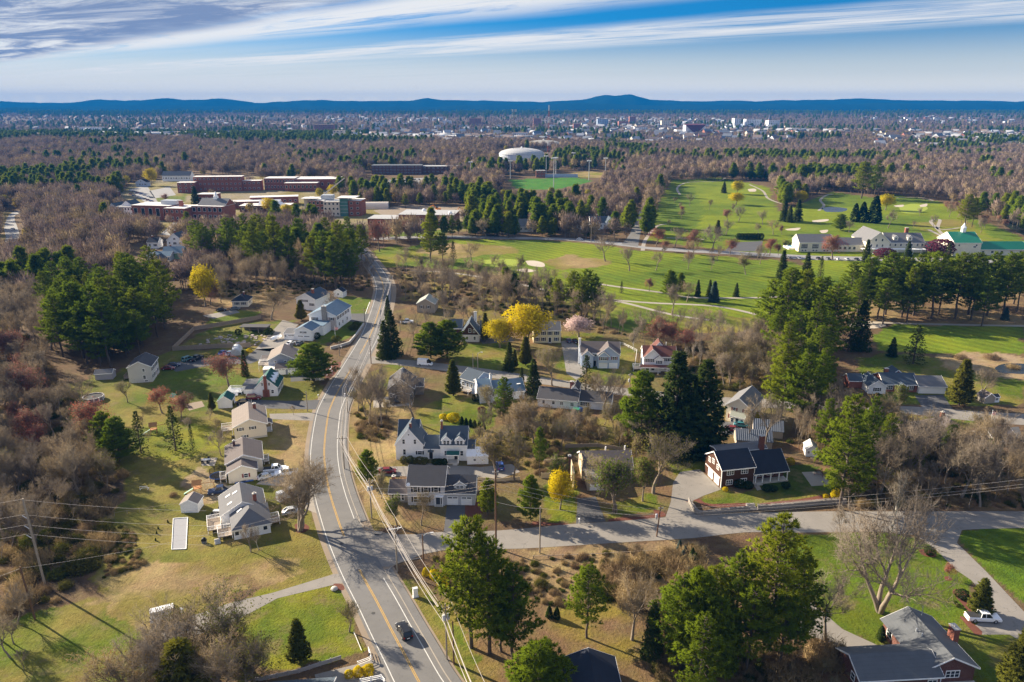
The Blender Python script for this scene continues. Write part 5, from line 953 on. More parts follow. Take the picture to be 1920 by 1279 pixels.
block(h, 13.8, 17.0, -2.4, -.34, 2.7, .5, 'x', WHITE_W, GREEN_R, .2, wall=False); posts(h, (14, 16.8), -2.3, 0, 2.7); door(h, 'f', -.3, 16.1, BLK); MB().box(13.9, 16.9, -2.5, -.35, 0, .4).build('porch_floor', CONCW, h); steps(h, 15.4, 16.6, -2.5, 2)
MB().add([(8.5, -.6, 2.5), (10.1, -.6, 2.5), (9.3, -.6, 3.1), (8.5, .5, 2.5), (10.1, .5, 2.5), (9.3, .5, 3.1)], [(0, 1, 2), (5, 4, 3), (0, 2, 5, 3), (2, 1, 4, 5), (1, 0, 3, 4)]).build('door_hood', SLATE_R, h)
chimney(h, 3.9, 1.6, 7.6, 9.9, .6, .6, cap=False); chimney(h, 12.1, 3.2, 6.5, 9.9, .5, .5, BRICK)
h = house('white_garage', 'low white flat garage beside the farmhouse lean-to', 876, 871, 3, 'garage'); block(h, 0, 5.6, 0, 5.5, 2.3, .5, 'x', WHITE_W, mat('white_membrane_roof', (.66, .65, .64), .7, .1), .2)
win(h, 'f', 0, 2, 1.3, .6, .6)
h = house('brown_house', 'dark brown shingled house with blue-black roof and white arcaded porch', 1351, 915, 12)
block(h, 0, 8.8, 0, 8.9, 5.0, 2.8, 'x', BROWN_W, BLACK_R, .35); wins(h, 'f', 0, 3.9, (2.3, 6.1), 1.7, 1.05, sty='triple'); wins(h, 'f', 0, 1.3, (2.2, 6.0), 1.6, 1.2, sty='triple')
for a, z in ((2.2, 5.2), (4.6, 5.7), (6.6, 5.2)): win(h, 'l', 0, a, z - .6, 1.0, 1.1, sty='pair')
garage(h, 'l', 0, 2.3, 2.5, 2.1, False); garage(h, 'l', 0, 5.6, 2.5, 2.1, False); MB().box(-.06, 0, .6, 8.6, 2.3, 2.55).build('trim_band', WT, h); MB().box(-.05, .12, -.05, .12, 0, 5).build('corner_board', WT, h); MB().box(8.75, 8.88, -.05, .1, 0, 5).build('corner_board', WT, h)
block(h, 8.9, 18.2, 2, 7.2, 4.55, 2.1, 'x', BRICKD, BLACK_R, .35, fov=2.3); posts(h, (9.3, 11.2, 13.4, 15.7, 18.0), -.1, 0, 2.75, .2); MB().box(8.9, 18.3, -.3, 1.95, 0, .35).build('porch_floor', CONCW, h)
arch = MB()
for a, b_ in ((9.3, 11.2), (11.2, 13.4), (13.4, 15.7), (15.7, 18.0)):
    for i in range(8):
        t0, t1 = i / 8, (i + 1) / 8; f_ = lambda t_: 2.35 + .4 * math.sin(math.pi * t_) ** .6; arch.add([(a + (b_ - a) * t0, -.16, f_(t0)), (a + (b_ - a) * t1, -.16, f_(t1)), (a + (b_ - a) * t1, -.16, 2.84), (a + (b_ - a) * t0, -.16, 2.84), (a + (b_ - a) * t0, -.06, f_(t0)), (a + (b_ - a) * t1, -.06, f_(t1)), (a + (b_ - a) * t1, -.06, 2.84), (a + (b_ - a) * t0, -.06, 2.84)], [(0, 1, 2, 3), (7, 6, 5, 4), (0, 4, 5, 1), (3, 2, 6, 7)])
arch.build('porch_arcade', WT, h); wins(h, 'f', 2, 1.6, (11.8, 14.5), 1.6, 1.2, sty='triple'); door(h, 'f', 2, 10.2, BLK); block(h, 3.5, 17.2, 9.1, 13.2, 4.9, .5, 'x', BROWN_W, GREY_R, .3); chimney(h, 15.6, 9.0, 4, 8.6, 1.3, .9); steps(h, 9.4, 11, -.3, 2)
MB().box(18.3, 18.45, 1.5, 1.65, 3.0, 4.2).build('flag', WT, h)
h = house('skylight_house', 'grey-roofed white ranch with four skylights and white decks', 434, 1014, 23)
block(h, .6, 8.3, 0, 9, 2.5, 2.4, 'hip', WHITE_W, GREY_R, .4); block(h, -1.5, 8.0, 7, 16.5, 2.6, 2.6, 'y', WHITE_W, GREY_R, .3); wins(h, 'f', 0, 1.5, (1.3, 7.2), .8, .9, sty='plain')
s_ = math.atan2(2.6, 4.75)
for x, y in ((.4, 13.6), (2.0, 13.0), (.6, 9.6)): skylight(h, x, y, 2.75 + (x + 1.5) * 2.6 / 4.75, s_)
skylight(h, 2.4, 5.6, 2.75 + (2.4 - .6) * .62, .55); deck(h, -4.6, -1.7, 4.6, 9.8, .9); deck(h, -2.6, .4, .9, 4.4, .9); chimney(h, 6.0, 9.0, 3.8, 5.6, .8, .6); steps(h, -3.4, -2.2, .9, 4); deck(h, 8.5, 10.6, 3.0, 5.8, .7); win(h, 'r', 8.3, 6.6, 1.5, 1.4, 1.1, sty='pair')
h = house('white_shed', 'small white shed with tan roof beside the bocce court', 340, 962, 3, 'shed'); block(h, 0, 3.9, 0, 3.6, 2.3, 1.0, 'y', mat('peeling_white_paint', (.64, .64, .64), .85, .3, 3), TAN_R, .2)
h = house('bocce_court', 'grey gravel bocce court framed in white timber', 322, 1031, 0, 'court'); pts_ = [G(*q) - G(322, 1031) for q in ((322, 1031), (349, 1030), (352, 971), (325, 973))]
MB().slab([(p_.x, p_.y, .04) for p_ in pts_], .06).build('court_surface', mat('bocce_gravel', (.24, .24, .25), .95, .12, 4), h)
for i in range(4): a, b_ = pts_[i], pts_[(i + 1) % 4]; MB().tube([(a.x, a.y, .12), (b_.x, b_.y, .12)], .08, 4).build('timber_edge', WT, h)
h = house('beige_cape', 'beige low-gabled house with dark eastern roof slope and rear deck stair', 431, 907, 20)
block(h, -.2, 6.6, 0, 4.2, 3.0, 1.5, 'y', BEIGE_W, BRN_R, .35); block(h, -.6, 8.2, 4.2, 15.2, 3.5, 1.9, 'y', BEIGE_W, BRN_R, .35); win(h, 'f', 0, 4.0, 1.6, .9, 1.0, MRN); chimney(h, 1.6, 12.5, 4.2, 6.0, .6, .6, BRICKD); deck(h, 8.5, 9.9, 8, 10.5, .8); door(h, 'r', 8.2, 9, WT); wins(h, 'r', 8.2, 2.2, (6, 12, 14), 1.1, 1.2, sty='pair'); deck(h, -2.2, -.7, 1.0, 3.5, 1.0)
h = house('split_level_house', 'beige split-level with tan roof, brick chimney and shuttered windows', 441, 827, 20)
block(h, 0, 8.7, 0, 13, 4.2, 1.9, 'y', BEIGE_W, TAN_R, .45); wins(h, 'f', 0, 3.3, (1.7, 5.0), .8, .8, BLK); win(h, 'f', 0, 2.7, 1.0, .8, .7, BLK); MB().box(3.6, 8.72, -.02, .02, -.2, .55).build('foundation', CONCW, h); chimney(h, 6.0, 9.2, 4.6, 7.0, .9, .7); deck(h, -3.4, -.5, 3.6, 7.2, 1.9); wins(h, 'r', 8.7, 3.2, (2.5, 6, 10), 1.2, 1.1, BLK, 'pair'); door(h, 'r', 8.7, 4.4, WT); block(h, 8.75, 10.3, 3.2, 6.2, 2.6, .5, 'y', BEIGE_W, BRN_R, .2, wall=False); posts(h, (10.1,), 3.4, 0, 2.6); posts(h, (10.1,), 6.0, 0, 2.6); MB().box(8.75, 10.3, 3.2, 6.2, 0, .4).build('porch_floor', CONCW, h)
h = house('green_roof_cape', 'white cape with green roof, three dormers and red brick end chimney', 479, 744, 6)
block(h, 0, 7.2, 0, 9.8, 3.0, 3.4, 'y', WHITE_W, GREEN_R, .25); chimney(h, 3.6, -.35, 0, 7.2, .9, .7); MB().box(2.6, 4.6, -.7, -.02, 0, 2.4).build('chimney_base', BRICK, h); wins(h, 'f', 0, 1.6, (5.6,), .75, 1.1); wins(h, 'f', 0, 4.2, (2.5, 4.7), .5, .9)
for y in (2.0, 4.7, 7.4):
    block(h, 4.3, 6.3, y - .7, y + .7, 4.75, .75, 'x', WHITE_W, mat('white_dormer_roof', (.62, .64, .68), .7, .1), .12, 4.0); win(h, 'r', 6.3, y, 4.45, .6, .5)
wins(h, 'r', 7.2, 1.7, (1.5, 3.4, 7, 8.6), .9, 1.2, NAVY); door(h, 'r', 7.2, 5.2, BLK); block(h, -4.4, -.02, 3.0, 9, 2.8, .4, 'flat', WHITE_W, GREY_R, .15); block(h, -3.2, -.02, .8, 2.98, 2.4, .3, 'flat', WHITE_W, GREY_R, .15); door(h, 'f', .8, -1.6, WT); deck(h, -9.4, -4.8, 2.6, 6.6, .8, floor=mat('pale_deck_boards', (.42, .45, .48), .8, .15)); steps(h, -7.4, -6.0, 2.6, 3, -1, WT)
h = house('green_roof_shed', 'small white shed with green roof beside the deck', 409, 766, 8, 'shed'); block(h, 0, 4.2, 0, 5, 2.4, 1.5, 'y', WHITE_W, GREEN_R, .2); door(h, 'r', 4.2, 1.6, NAVY, .8); win(h, 'r', 4.2, 3.4, 1.4, .7, .8)
h = house('grey_cape', 'grey cape with tan roof behind the big round pine', 505, 696, 10)
block(h, 0, 9, 0, 11, 4.2, 2.3, 'y', STEEL_W, TAN_R, .45); wins(h, 'f', 0, 3.4, (2.4, 5.8), .8, .45, sty='plain'); deck(h, -3.6, -.1, .5, 4.6, 2.2); block(h, -3.2, -.05, 5, 10, 2.6, .9, 'x', STEEL_W, TAN_R, .2); block(h, 2.8, 10.2, -4.6, -.05, 2.3, 1.1, 'x', STEEL_W, BRN_R, .3); chimney(h, 7.2, 10.2, 4, 7.0, .9, .6, STONE); block(h, -1.5, 2.7, -4.0, -.05, 1.9, .3, 'flat', STEEL_W, mat('pale_flat_roof', (.6, .58, .54), .8, .1), .1); garage(h, 'f', -4.6, 5, 2.4); garage(h, 'f', -4.6, 8.2, 2.4)
h = house('white_split_house', 'large white house with stone chimney, blue-grey roof and gabled garage', 553, 638, -9)
block(h, -.5, 11.5, 16, 33, 6.4, 2.6, 'y', WHITE_W, BLUE_R, .5); chimney(h, 6.6, 15.5, 0, 10.4, 2.0, .9, STONE); MB().box(7.7, 11.52, 15.9, 15.98, 0, 5.6).build('stone_facing', mat('pale_stone_facing', (.42, .37, .35), .9, .3, 2), h); win(h, 'f', 16, 2.0, 4.6, 1.9, 1.4, BLK, 'triple'); win(h, 'f', 15.9, 9.6, 4.9, .8, 1.1, BLK); wins(h, 'r', 11.5, 5.0, (18, 21, 24, 27, 30), 1.1, 1.4, NAVY); wins(h, 'r', 11.5, 2.0, (19, 23, 28), 1.1, 1.3)
block(h, .2, 7.4, 0, 8, 4.3, 1.7, 'y', WHITE_W, BLUE_R, .35); win(h, 'f', 0, 3.8, 3.5, 1.7, .7, BLK, 'triple'); garage(h, 'f', 0, 3.9, 5.6, 2.1); block(h, -4.6, .15, .2, 8, 2.6, 1.0, 'x', WHITE_W, GREY_R, .25); garage(h, 'f', .2, -1.6, 2.6, 2.1); win(h, 'f', .2, -4.0, 1.6, .7, .6); block(h, 1, 9, 8.05, 15.9, 4.0, .3, 'flat', WHITE_W, BLUE_R, .1)
h = house('dark_roof_house', 'white two-storey house with half-dark gable roof behind the sycamore', 557, 580, -16)
block(h, 0, 10, 0, 13, 5.4, 2.6, 'y', WHITE_W, SLATE_R, .4); win(h, 'f', 0, 4.2, 4.4, 2.6, 1.0, BLK, 'band'); win(h, 'f', 0, 8.0, 2.8, 1.4, 1.2, BLK, 'pair'); win(h, 'f', 0, 2.4, 1.6, 1.2, 1.2, BLK, 'pair'); chimney(h, 6.6, 4, 6, 9.2, .8, 1.2)
h = house('white_shed', 'small white shed with dark roof at the wood edge above the sycamore', 626, 557, -15, 'shed'); block(h, 0, 5, 0, 4, 2.8, 1.4, 'y', WHITE_W, BLACK_R, .2); win(h, 'f', 0, 2.5, 1.6, .8, .8)
h = house('cottage', 'small cream cottage with dark hip roof at the wood edge', 436, 576, 4); block(h, 0, 7.2, 0, 8, 2.9, 2.5, 'hip', CREAM_W, BLACK_R, .5); wins(h, 'f', 0, 1.7, (2.2, 5.2), 1.2, 1.1, BLK); chimney(h, 4.4, 5, 4, 6, .6, .6); win(h, 'r', 7.2, 4, 1.7, 1.1, 1.1, BLK)
h = house('grey_two_storey_house', 'pale grey two-storey house with gable end toward the lawn', 243, 719, 12)
block(h, 0, 7.4, 0, 10, 5.6, 1.9, 'y', clap('pale_grey_clapboard', (.50, .48, .45)), CHAR_R, .3); wins(h, 'f', 0, 4.4, (5.0,), .7, .9); wins(h, 'f', 0, 1.9, (5.0, ), .8, 1.2); wins(h, 'f', 0, .55, (5.4,), 1.0, .4, sty='plain'); wins(h, 'r', 7.4, 4.3, (1.5, 4, 6.5, 8.6), .8, 1.2, BLK); wins(h, 'r', 7.4, 1.7, (1.5, 4, 8.4), .8, 1.2, BLK); door(h, 'r', 7.4, 6.2, MRN); deck(h, -2.6, -.1, 3.5, 7, .8, WOOD)
h = house('tool_shed', 'grey tool shed with gable roof before the pine grove', 179, 713, 10, 'shed'); block(h, 0, 5.6, 0, 3.6, 2.2, 1.0, 'x', clap('lilac_grey_boards', (.33, .31, .33)), GREY_R, .2)
h = house('small_grey_barn', 'small taupe barn-like house with pale roof slope by the fairway trees', 782, 586, -4); block(h, 0, 8.2, 0, 9, 4.2, 2.4, 'y', TAUPE_W, mat('pale_green_shingles', (.26, .27, .23), .9, .15, lines=(.28, .15, 'Z')), .3); wins(h, 'f', 0, 2.7, (2.2, 5.4), .7, 1.3, BLK)
h = house('gambrel_house', 'brown-gabled house with white brick base and slate gambrel wings', 864, 641, -2)
block(h, 0, 7.4, 0, 9, 3.0, .02, 'flat', mat('whitewashed_brick', (.56, .53, .52), .85, .2, 2), SLATE_R, .05); block(h, 0, 7.4, .03, 9, 3.25, 5.0, 'y', BROWN_W, SLATE_R, .5, 3.6); win(h, 'f', .03, 3.7, 4.7, 1.0, 1.4); win(h, 'f', .03, 5.4, 4.5, .7, 1.2); wins(h, 'f', 0, 1.6, (2.6, 5.6), .8, 1.3); block(h, -5.5, -.05, 5, 12, 4.2, 2.8, 'x', BROWN_W, SLATE_R, .3); block(h, 7.45, 12.6, 5, 12, 3.2, 3.2, 'x', GREY_W, SLATE_R, .3); chimney(h, 5.3, 8.2, 5, 10.2, 1.2, .8, WT)
h = house('pale_yellow_colonial', 'pale yellow colonial half hidden behind the great yellow tree', 1000, 643, 1); block(h, 0, 10.8, 0, 8, 5.2, 2.4, 'x', YEL_W, GREY_R, .3); wins(h, 'f', 0, 4.0, (1.5, 4, 6.6, 9.2), .9, 1.3, BLK); wins(h, 'f', 0, 1.5, (1.5, 4, 9.2), .9, 1.3, BLK); door(h, 'f', 0, 6.6, BLK); MB().box(10.82, 10.9, 0, 8, 0, 5.2).build('corner_board', WT, h); steps(h, 5.8, 7.4, 0, 2)
h = house('blue_gabled_house', 'blue-grey house with twin front gables and double garage doors below', 1089, 690, -3)
block(h, 0, 14, 2.2, 11, 5.3, 2.7, 'x', BLUE_W, BRN_R, .4); block(h, 6.0, 13.6, 0, 6, 5.3, 2.9, 'y', BLUE_W, BRN_R, .35); block(h, 6.3, 10.0, -.6, -.02, 4.9, 1.6, 'y', BLUE_W, BRN_R, .25, 2.6); win(h, 'f', -.6, 8.1, 3.9, 2.2, 1.1, MRN, 'triple'); win(h, 'f', 0, 11.9, 3.9, 1.2, 1.1, MRN, 'pair'); block(h, .4, 4.4, .8, 6, 4.6, 1.7, 'y', BLUE_W, BRN_R, .3); win(h, 'f', .8, 2.4, 3.6, 1.6, 1.3, sty='triple'); garage(h, 'f', 0, 8.0, 3, 2.1, False); garage(h, 'f', 0, 11.6, 3, 2.1, False); door(h, 'f', 2.2, 5.1, BLK); chimney(h, -.4, 5.5, 0, 9.4, .8, 1.2, WT); wins(h, 'f', 2.2, 4.2, (5.1,), 1.0, .6, sty='plain'); wins(h, 'r', 14, 4, (5, 9), .9, 1.2)
h = house('red_roof_house', 'white house with rust-red roof and wrap-around porch roof', 1206, 699, -4)
block(h, 0, 11.5, 2, 10, 5.6, 2.6, 'x', WHITE_W, RED_R, .35); block(h, .1, 6.2, .8, 6, 5.6, 2.9, 'y', WHITE_W, RED_R, .3); block(h, 3.8, 6.9, .2, .78, 5.0, 1.3, 'y', WHITE_W, RED_R, .2, 2.9); wins(h, 'f', .8, 4.4, (1.3, 3.1), 1.2, 1.1, NAVY, 'pair'); win(h, 'f', .2, 5.4, 4.0, 1.1, 1.1, NAVY, 'pair'); wins(h, 'f', 2, 4.4, (7.9, 10.0), 1.2, 1.1, NAVY, 'pair'); block(h, -1.2, 11, -1.6, .1, 2.7, .5, 'x', WHITE_W, RED_R, .3, wall=False); posts(h, (-1, 2, 5, 8, 10.8), -1.5, 0, 2.7); block(h, 4.0, 8.0, 6.5, 11, 7.2, 2.2, 'y', WHITE_W, RED_R, .2, 5.6); deck(h, -3.4, -.2, 1.5, 5, .8); MB().box(8.3, 8.5, 7, 7.2, 7.5, 9.4).build('vent_pipe', WT, h); wins(h, 'f', .8, 1.5, (1.5, 3.4), 1, 1.4); wins(h, 'f', 2, 1.5, (8, 10), 1, 1.4)
h = house('long_ranch', 'long white ranch with dark roof and green garden bins behind it', 1008, 762, -13)
block(h, 0, 12.6, 0, 9, 2.9, 2.1, 'x', WHITE_W, CHAR_R, .4); win(h, 'f', 0, 1.9, 1.7, .7, 1.1); win(h, 'f', 0, 5.0, 1.7, .8, .9); win(h, 'f', 0, 7.6, 1.7, .9, .8, sty='pair'); win(h, 'f', 0, 10.9, 1.6, .9, 1.0, sty='pair'); block(h, 12.65, 22.8, 1.6, 9, 2.6, 2.0, 'x', WHITE_W, CHAR_R, .35); win(h, 'f', 1.6, 14.7, 1.5, 2.8, 1.2, sty='band'); door(h, 'f', 1.6, 17.4, WT); chimney(h, 9.6, 8, 3.6, 6.2, 1.2, .8); block(h, 9.8, 12.2, 4.5, 10, 4.9, 1.2, 'y', WHITE_W, CHAR_R, .2, 3.5)
h = house('dark_grey_house', 'weathered dark grey house with steep dormer behind bare trees', 729, 750, 4); block(h, 0, 8, 0, 11, 4.0, 3.0, 'y', DGREY_W, CHAR_R, .5); block(h, 2.8, 4.9, -.4, 3, 5.6, .9, 'y', DGREY_W, CHAR_R, .2, 4.4); win(h, 'f', -.4, 3.85, 5.2, .7, .9); block(h, 1.5, 7.0, -2.2, -.05, 2.6, 1.1, 'y', DGREY_W, CHAR_R, .3); wins(h, 'f', -2.2, 1.5, (3.0,), 1.1, 1.3); win(h, 'f', 0, .8, 1.6, .6, 1.2); win(h, 'f', 0, 7.5, 1.8, .5, 1.3); block(h, 8.05, 11, 4, 10, 3, 1.6, 'x', DGREY_W, CHAR_R, .3); chimney(h, 4.2, 6, 6, 8.4, .6, .6, METAL)
h = house('blue_cape', 'pale blue cape with slate roof and white side porch', 863, 731, -40); block(h, 0, 6.6, 0, 8.5, 4.4, 2.2, 'x', BLUE_W, SLATE_R, .35); win(h, 'r', 6.6, 3.0, 3.9, .7, .9); win(h, 'r', 6.6, 5.6, 3.8, .8, 1.0, MRN); deck(h, .3, 5.4, -2.0, -.05, 1.0); wins(h, 'f', 0, 2.6, (1.4, 3.4, 5.2), .9, 1.2)
h = house('blue_roof_house', 'low house with broad blue-grey roof and white inset balcony', 900, 757, 14)
block(h, 0, 4.2, 0, 11, 3.9, 2.4, 'x', clap('pale_lilac_boards', (.50, .49, .52)), BLUE_R, .2); block(h, 4.25, 15.0, 1.0, 10, 2.8, 2.6, 'x', WHITE_W, BLUE_R, .35); MB().box(1.3, 3.5, -.3, .3, 3.3, 3.5).box(1.3, 3.5, -.35, -.25, 3.5, 4.2).build('balcony', WT, h); door(h, 'f', .0, 2.4, BLK, 1.4, 1.9, 3.55); chimney(h, 4.5, 5, 4, 7.8, .5, .7, WT); skylight(h, 13.5, 3.2, 4.3, .0); win(h, 'f', 1, 10, 1.5, 1.2, 1.1, sty='pair'); garage(h, 'f', 0, 2.1, 2.4, 2.1, False, GREY_W)
h = house('cream_colonial', 'cream two-storey house with maroon shutters and arched entry porch', 1360, 788, -34)
block(h, 0, 7.2, 0, 12, 5.3, 2.6, 'y', CREAM_W, GREY_R, .45); wins(h, 'f', 0, 4.2, (2.4, 5.7), .8, 1.0, MRN); win(h, 'f', 0, 1.4, 1.7, .3, 1.3, MRN, 'plain'); block(h, 1.9, 6.2, -1.8, -.03, 2.7, .9, 'x', CREAM_W, mat('sage_roof', (.24, .25, .21), .9, .1), .2); win(h, 'f', -1.8, 2.6, 1.4, .8, 1.2); win(h, 'f', -1.8, 5.4, 1.4, .8, 1.2); door(h, 'f', -1.8, 4.0, BLK); wins(h, 'r', 7.2, 4.2, (2, 5, 8, 10.5), .9, 1.3, MRN); wins(h, 'r', 7.2, 1.5, (2, 5, 9), .9, 1.3)
RIBM = mat('ribbed_metal_roof', (.085, .10, .13), .6, .25, .8)
for px, py, an, lb, L_ in ((1412, 818, -14, 'rusted metal-roofed shed, the higher of two', 8), (1380, 838, -10, 'long metal-roofed shed just behind the brown house', 9.5)):
    h = house('metal_roof_shed', lb, px, py, an, 'shed'); block(h, 0, L_, 0, 6.5, 2.2, 1.9, 'x', TAUPE_W, RIBM, .3, trim=None); s_ = 1.9 / 3.25
    for i in range(int(L_ / .55)): x = -.1 + i * .55; MB().slab([(x, -.3, 2.2 - .3 * s_ + .24), (x + .12, -.3, 2.2 - .3 * s_ + .24), (x + .12, 3.25, 4.34), (x, 3.25, 4.34)], .06).build('roof_rib', mat('dull_zinc', (.22, .24, .27), .6, .2), h)
h = house('red_and_white_ranch', 'long ranch of white and red brick with slate roof and garage', 1627, 738, -3)
block(h, 0, 5.6, 0, 8, 2.7, 1.9, 'y', WHITE_W, SLATE_R, .4); block(h, -4.4, -.05, 5, 10, 2.6, 1.6, 'x', BRICK, SLATE_R, .3); block(h, 5.65, 16.6, 2, 11, 2.8, 2.3, 'x', BRICK, SLATE_R, .45); block(h, 16.65, 25.2, 1, 10, 2.6, 2.0, 'x', WHITE_W, GREY_R, .4); win(h, 'f', 0, 2.8, 1.5, 1.4, 1.1, BLK, 'pair'); win(h, 'f', 2, 7.6, 1.6, 2.0, 1.2, sty='triple'); win(h, 'f', 2, 14.6, 1.5, 1.1, 1.3, BLK, 'pair'); door(h, 'f', 2, 11.0, WT); block(h, 9.6, 12.6, .4, 1.98, 2.6, .8, 'y', WHITE_W, SLATE_R, .2, wall=False); posts(h, (9.8, 12.4), .5, 0, 2.6); garage(h, 'f', 1, 20.8, 7.2, 2.1, False); chimney(h, 8, 7, 4, 6.4, 1.3, .8); block(h, 10, 15, 8, 13, 3.6, 1.9, 'y', BRICK, SLATE_R, .2)
h = house('hip_roof_house', 'taupe hip-roofed house mostly hidden by bare trees', 1690, 832, 4); block(h, 0, 11, 0, 8, 2.6, 2.2, 'hip', TAUPE_W, GREY_R, .5); block(h, 11.05, 19, -1.5, 9, 2.6, 3.2, 'hip', TAUPE_W, BRN_R, .5); wins(h, 'f', 0, 1.5, (2, 5, 8), 1.1, 1.1); chimney(h, 14.8, 6, 4, 6.6, 1.0, .8)
h = house('tan_roof_garage', 'small tan-roofed garage beside the parked cars', 1858, 834, 8, 'garage'); block(h, 0, 7, 0, 6, 2.3, 1.6, 'x', TAUPE_W, TAN_R, .3); garage(h, 'f', 0, 3.5)
h = house('playhouse', 'small grey playhouse with dark roof beside the bare tree', 1845, 757, 8, 'playhouse'); block(h, 0, 3.6, 0, 3.4, 2.0, 1.4, 'y', TAUPE_W, BRN_R, .3); block(h, 3.65, 5.6, .4, 2.6, 1.8, .6, 'x', WHITE_W, BLACK_R, .15); win(h, 'f', .4, 4.6, 1.1, .9, .7)
h = house('brown_roof_house', 'low brown-roofed house hidden behind the budding front trees', 1092, 900, 2); block(h, 0, 12.6, 0, 9, 3.2, 2.6, 'x', TAUPE_W, BRN_R, .45); block(h, .5, 6.5, -5.5, -.05, 2.8, .5, 'flat', TAUPE_W, GREY_R, .2); chimney(h, -3.6, -1.5, 0, 7.5, .7, .7, BRICKD); garage(h, 'f', -5.5, 3.4, 4.6, 2.1); wins(h, 'f', 0, 1.6, (8.5, 11), 1.1, 1.2)
MB().box(-2.9, -2.6, -5, 2.4, 0, 4.6).build('wooden_fin_wall', mat('pale_timber', (.5, .40, .26), .85, .2), h); MB().box(-.2, .05, .2, 5, 0, 5.6).build('gable_board', mat('pale_timber', (.5, .40, .26)), h); MB().box(11.5, 11.8, 6, 6.3, 4, 6.4).build('vent_pipe', WT, h); MB().box(6.5, 6.8, 6, 6.3, 4, 6.2).build('vent_pipe', WT, h)
h = house('brick_ranch', 'grey-roofed brick ranch with low wing and brick chimney', 1603, 1300, 3)
h.location = (55.6, 97.6, 0); h.rotation_euler = (0, 0, R(4))
block(h, 0, 13.4, 0, 7.0, 2.9, 1.7, 'x', BRICKD, mat('weathered_grey_shingles', (.088, .094, .102), .9, .22, .6, lines=(.28, .07, 'Z')), .5); block(h, 11.6, 20.2, 1.4, 13.6, 2.95, 2.1, 'y', BRICKD, MATS['weathered_grey_shingles'], .55); win(h, 'f', 1.4, 16.5, 1.6, 2.2, 1.2, sty='triple'); win(h, 'f', 0, 12.2, 1.4, 1.4, 1.0, sty='pair'); door(h, 'f', 1.4, 14.1, BLK); wins(h, 'l', 0, 1.6, (2.0,), 1.0, 1.3); win(h, 'l', 11.6, 11.5, 1.7, 1.4, 1.4, sty='pair'); chimney(h, 20.6, 8.0, 0, 5.3, 1.0, 1.6); MB().box(13.6, 20.4, -2.6, 1.35, -.1, .12).build('patio_slab', CONCW, h)
for x, y in ((14.2, 8.5), (14.4, 7.2)): MB().tube([(x, y, 4), (x, y, 5.0)], .12, 8).build('vent_pipe', METAL, h)
MB().tube([(17.6, 12.5, 3.5), (17.6, 12.5, 6.4)], .06, 6).build('vent_pipe', METAL, h)
h = house('black_roof_house', 'house under a blue-black gable roof below the pine clump', 1060, 1290, 10); h.location = (8.9, 92.0, 0); h.rotation_euler = (0, 0, R(2)); block(h, 0, 8.2, 0, 10.4, 2.7, 1.7, 'y', GREY_W, BLACK_R, .4); wins(h, 'f', 0, 1.5, (2, 6), 1, 1.2)
h = house('black_roof_shed', 'slate-roofed shed with flat front roof by the lattice fence', 500, 1330, 8, 'shed'); h.location = (-38.2, 91.6, 0); h.rotation_euler = (0, 0, R(6)); block(h, 0, 10.4, 0, 5.4, 2.6, 1.3, 'x', TAUPE_W, SLATE_R, .3)
h = house('white_tool_shed', 'small white gabled tool shed at the leafy wood edge', 1510, 856, -12, 'shed'); block(h, 0, 3.0, 0, 4.2, 2.1, 1.2, 'y', WHITE_W, mat('pale_grey_shingles', (.36, .36, .35), .9, .15), .25); door(h, 'f', 0, 1.9, WT, 1.2, 1.8); win(h, 'f', 0, .7, 1.3, .5, .6); MB().slab([(1.2, -1.3, .02), (2.6, -1.3, .02), (2.6, -.02, .25), (1.2, -.02, .25)], .08).build('ramp', WOOD, h)
h = house('garden_shelter', 'low open-fronted garden shelter with dark roof behind the fence', 452, 624, -2, 'shelter'); block(h, 0, 11, 0, 4, 2.4, .3, 'flat', TAUPE_W, CHAR_R, .4, wall=False); posts(h, (.2, 3.7, 7.3, 10.8), .2, 0, 2.4, .25, WOOD); MB().box(0, 11, 3.8, 4, -.2, 2.4).build('back_wall', DGREY_W, h)
h = house('arched_greenhouse', 'grey barrel-roofed metal shelter beside two parked cars', 442, 667, 14, 'shelter'); mb = MB(); n_ = 10
P_ = [(2.0 * math.cos(math.pi * i / n_), 2.6 * math.sin(math.pi * i / n_)) for i in range(n_ + 1)]
mb.add([(x, 0, z) for x, z in P_] + [(x, 7, z) for x, z in P_], [(i, i + 1, n_ + 2 + i, n_ + 1 + i) for i in range(n_)] + [tuple(range(n_, -1, -1)), tuple(range(n_ + 1, 2 * n_ + 2))]); mb.build('canopy', METAL, h)
for y in (1, 3.5, 6): MB().tube([(x * 1.02, y, z * 1.02) for x, z in P_], .06, 4).build('rib', METAL, h)
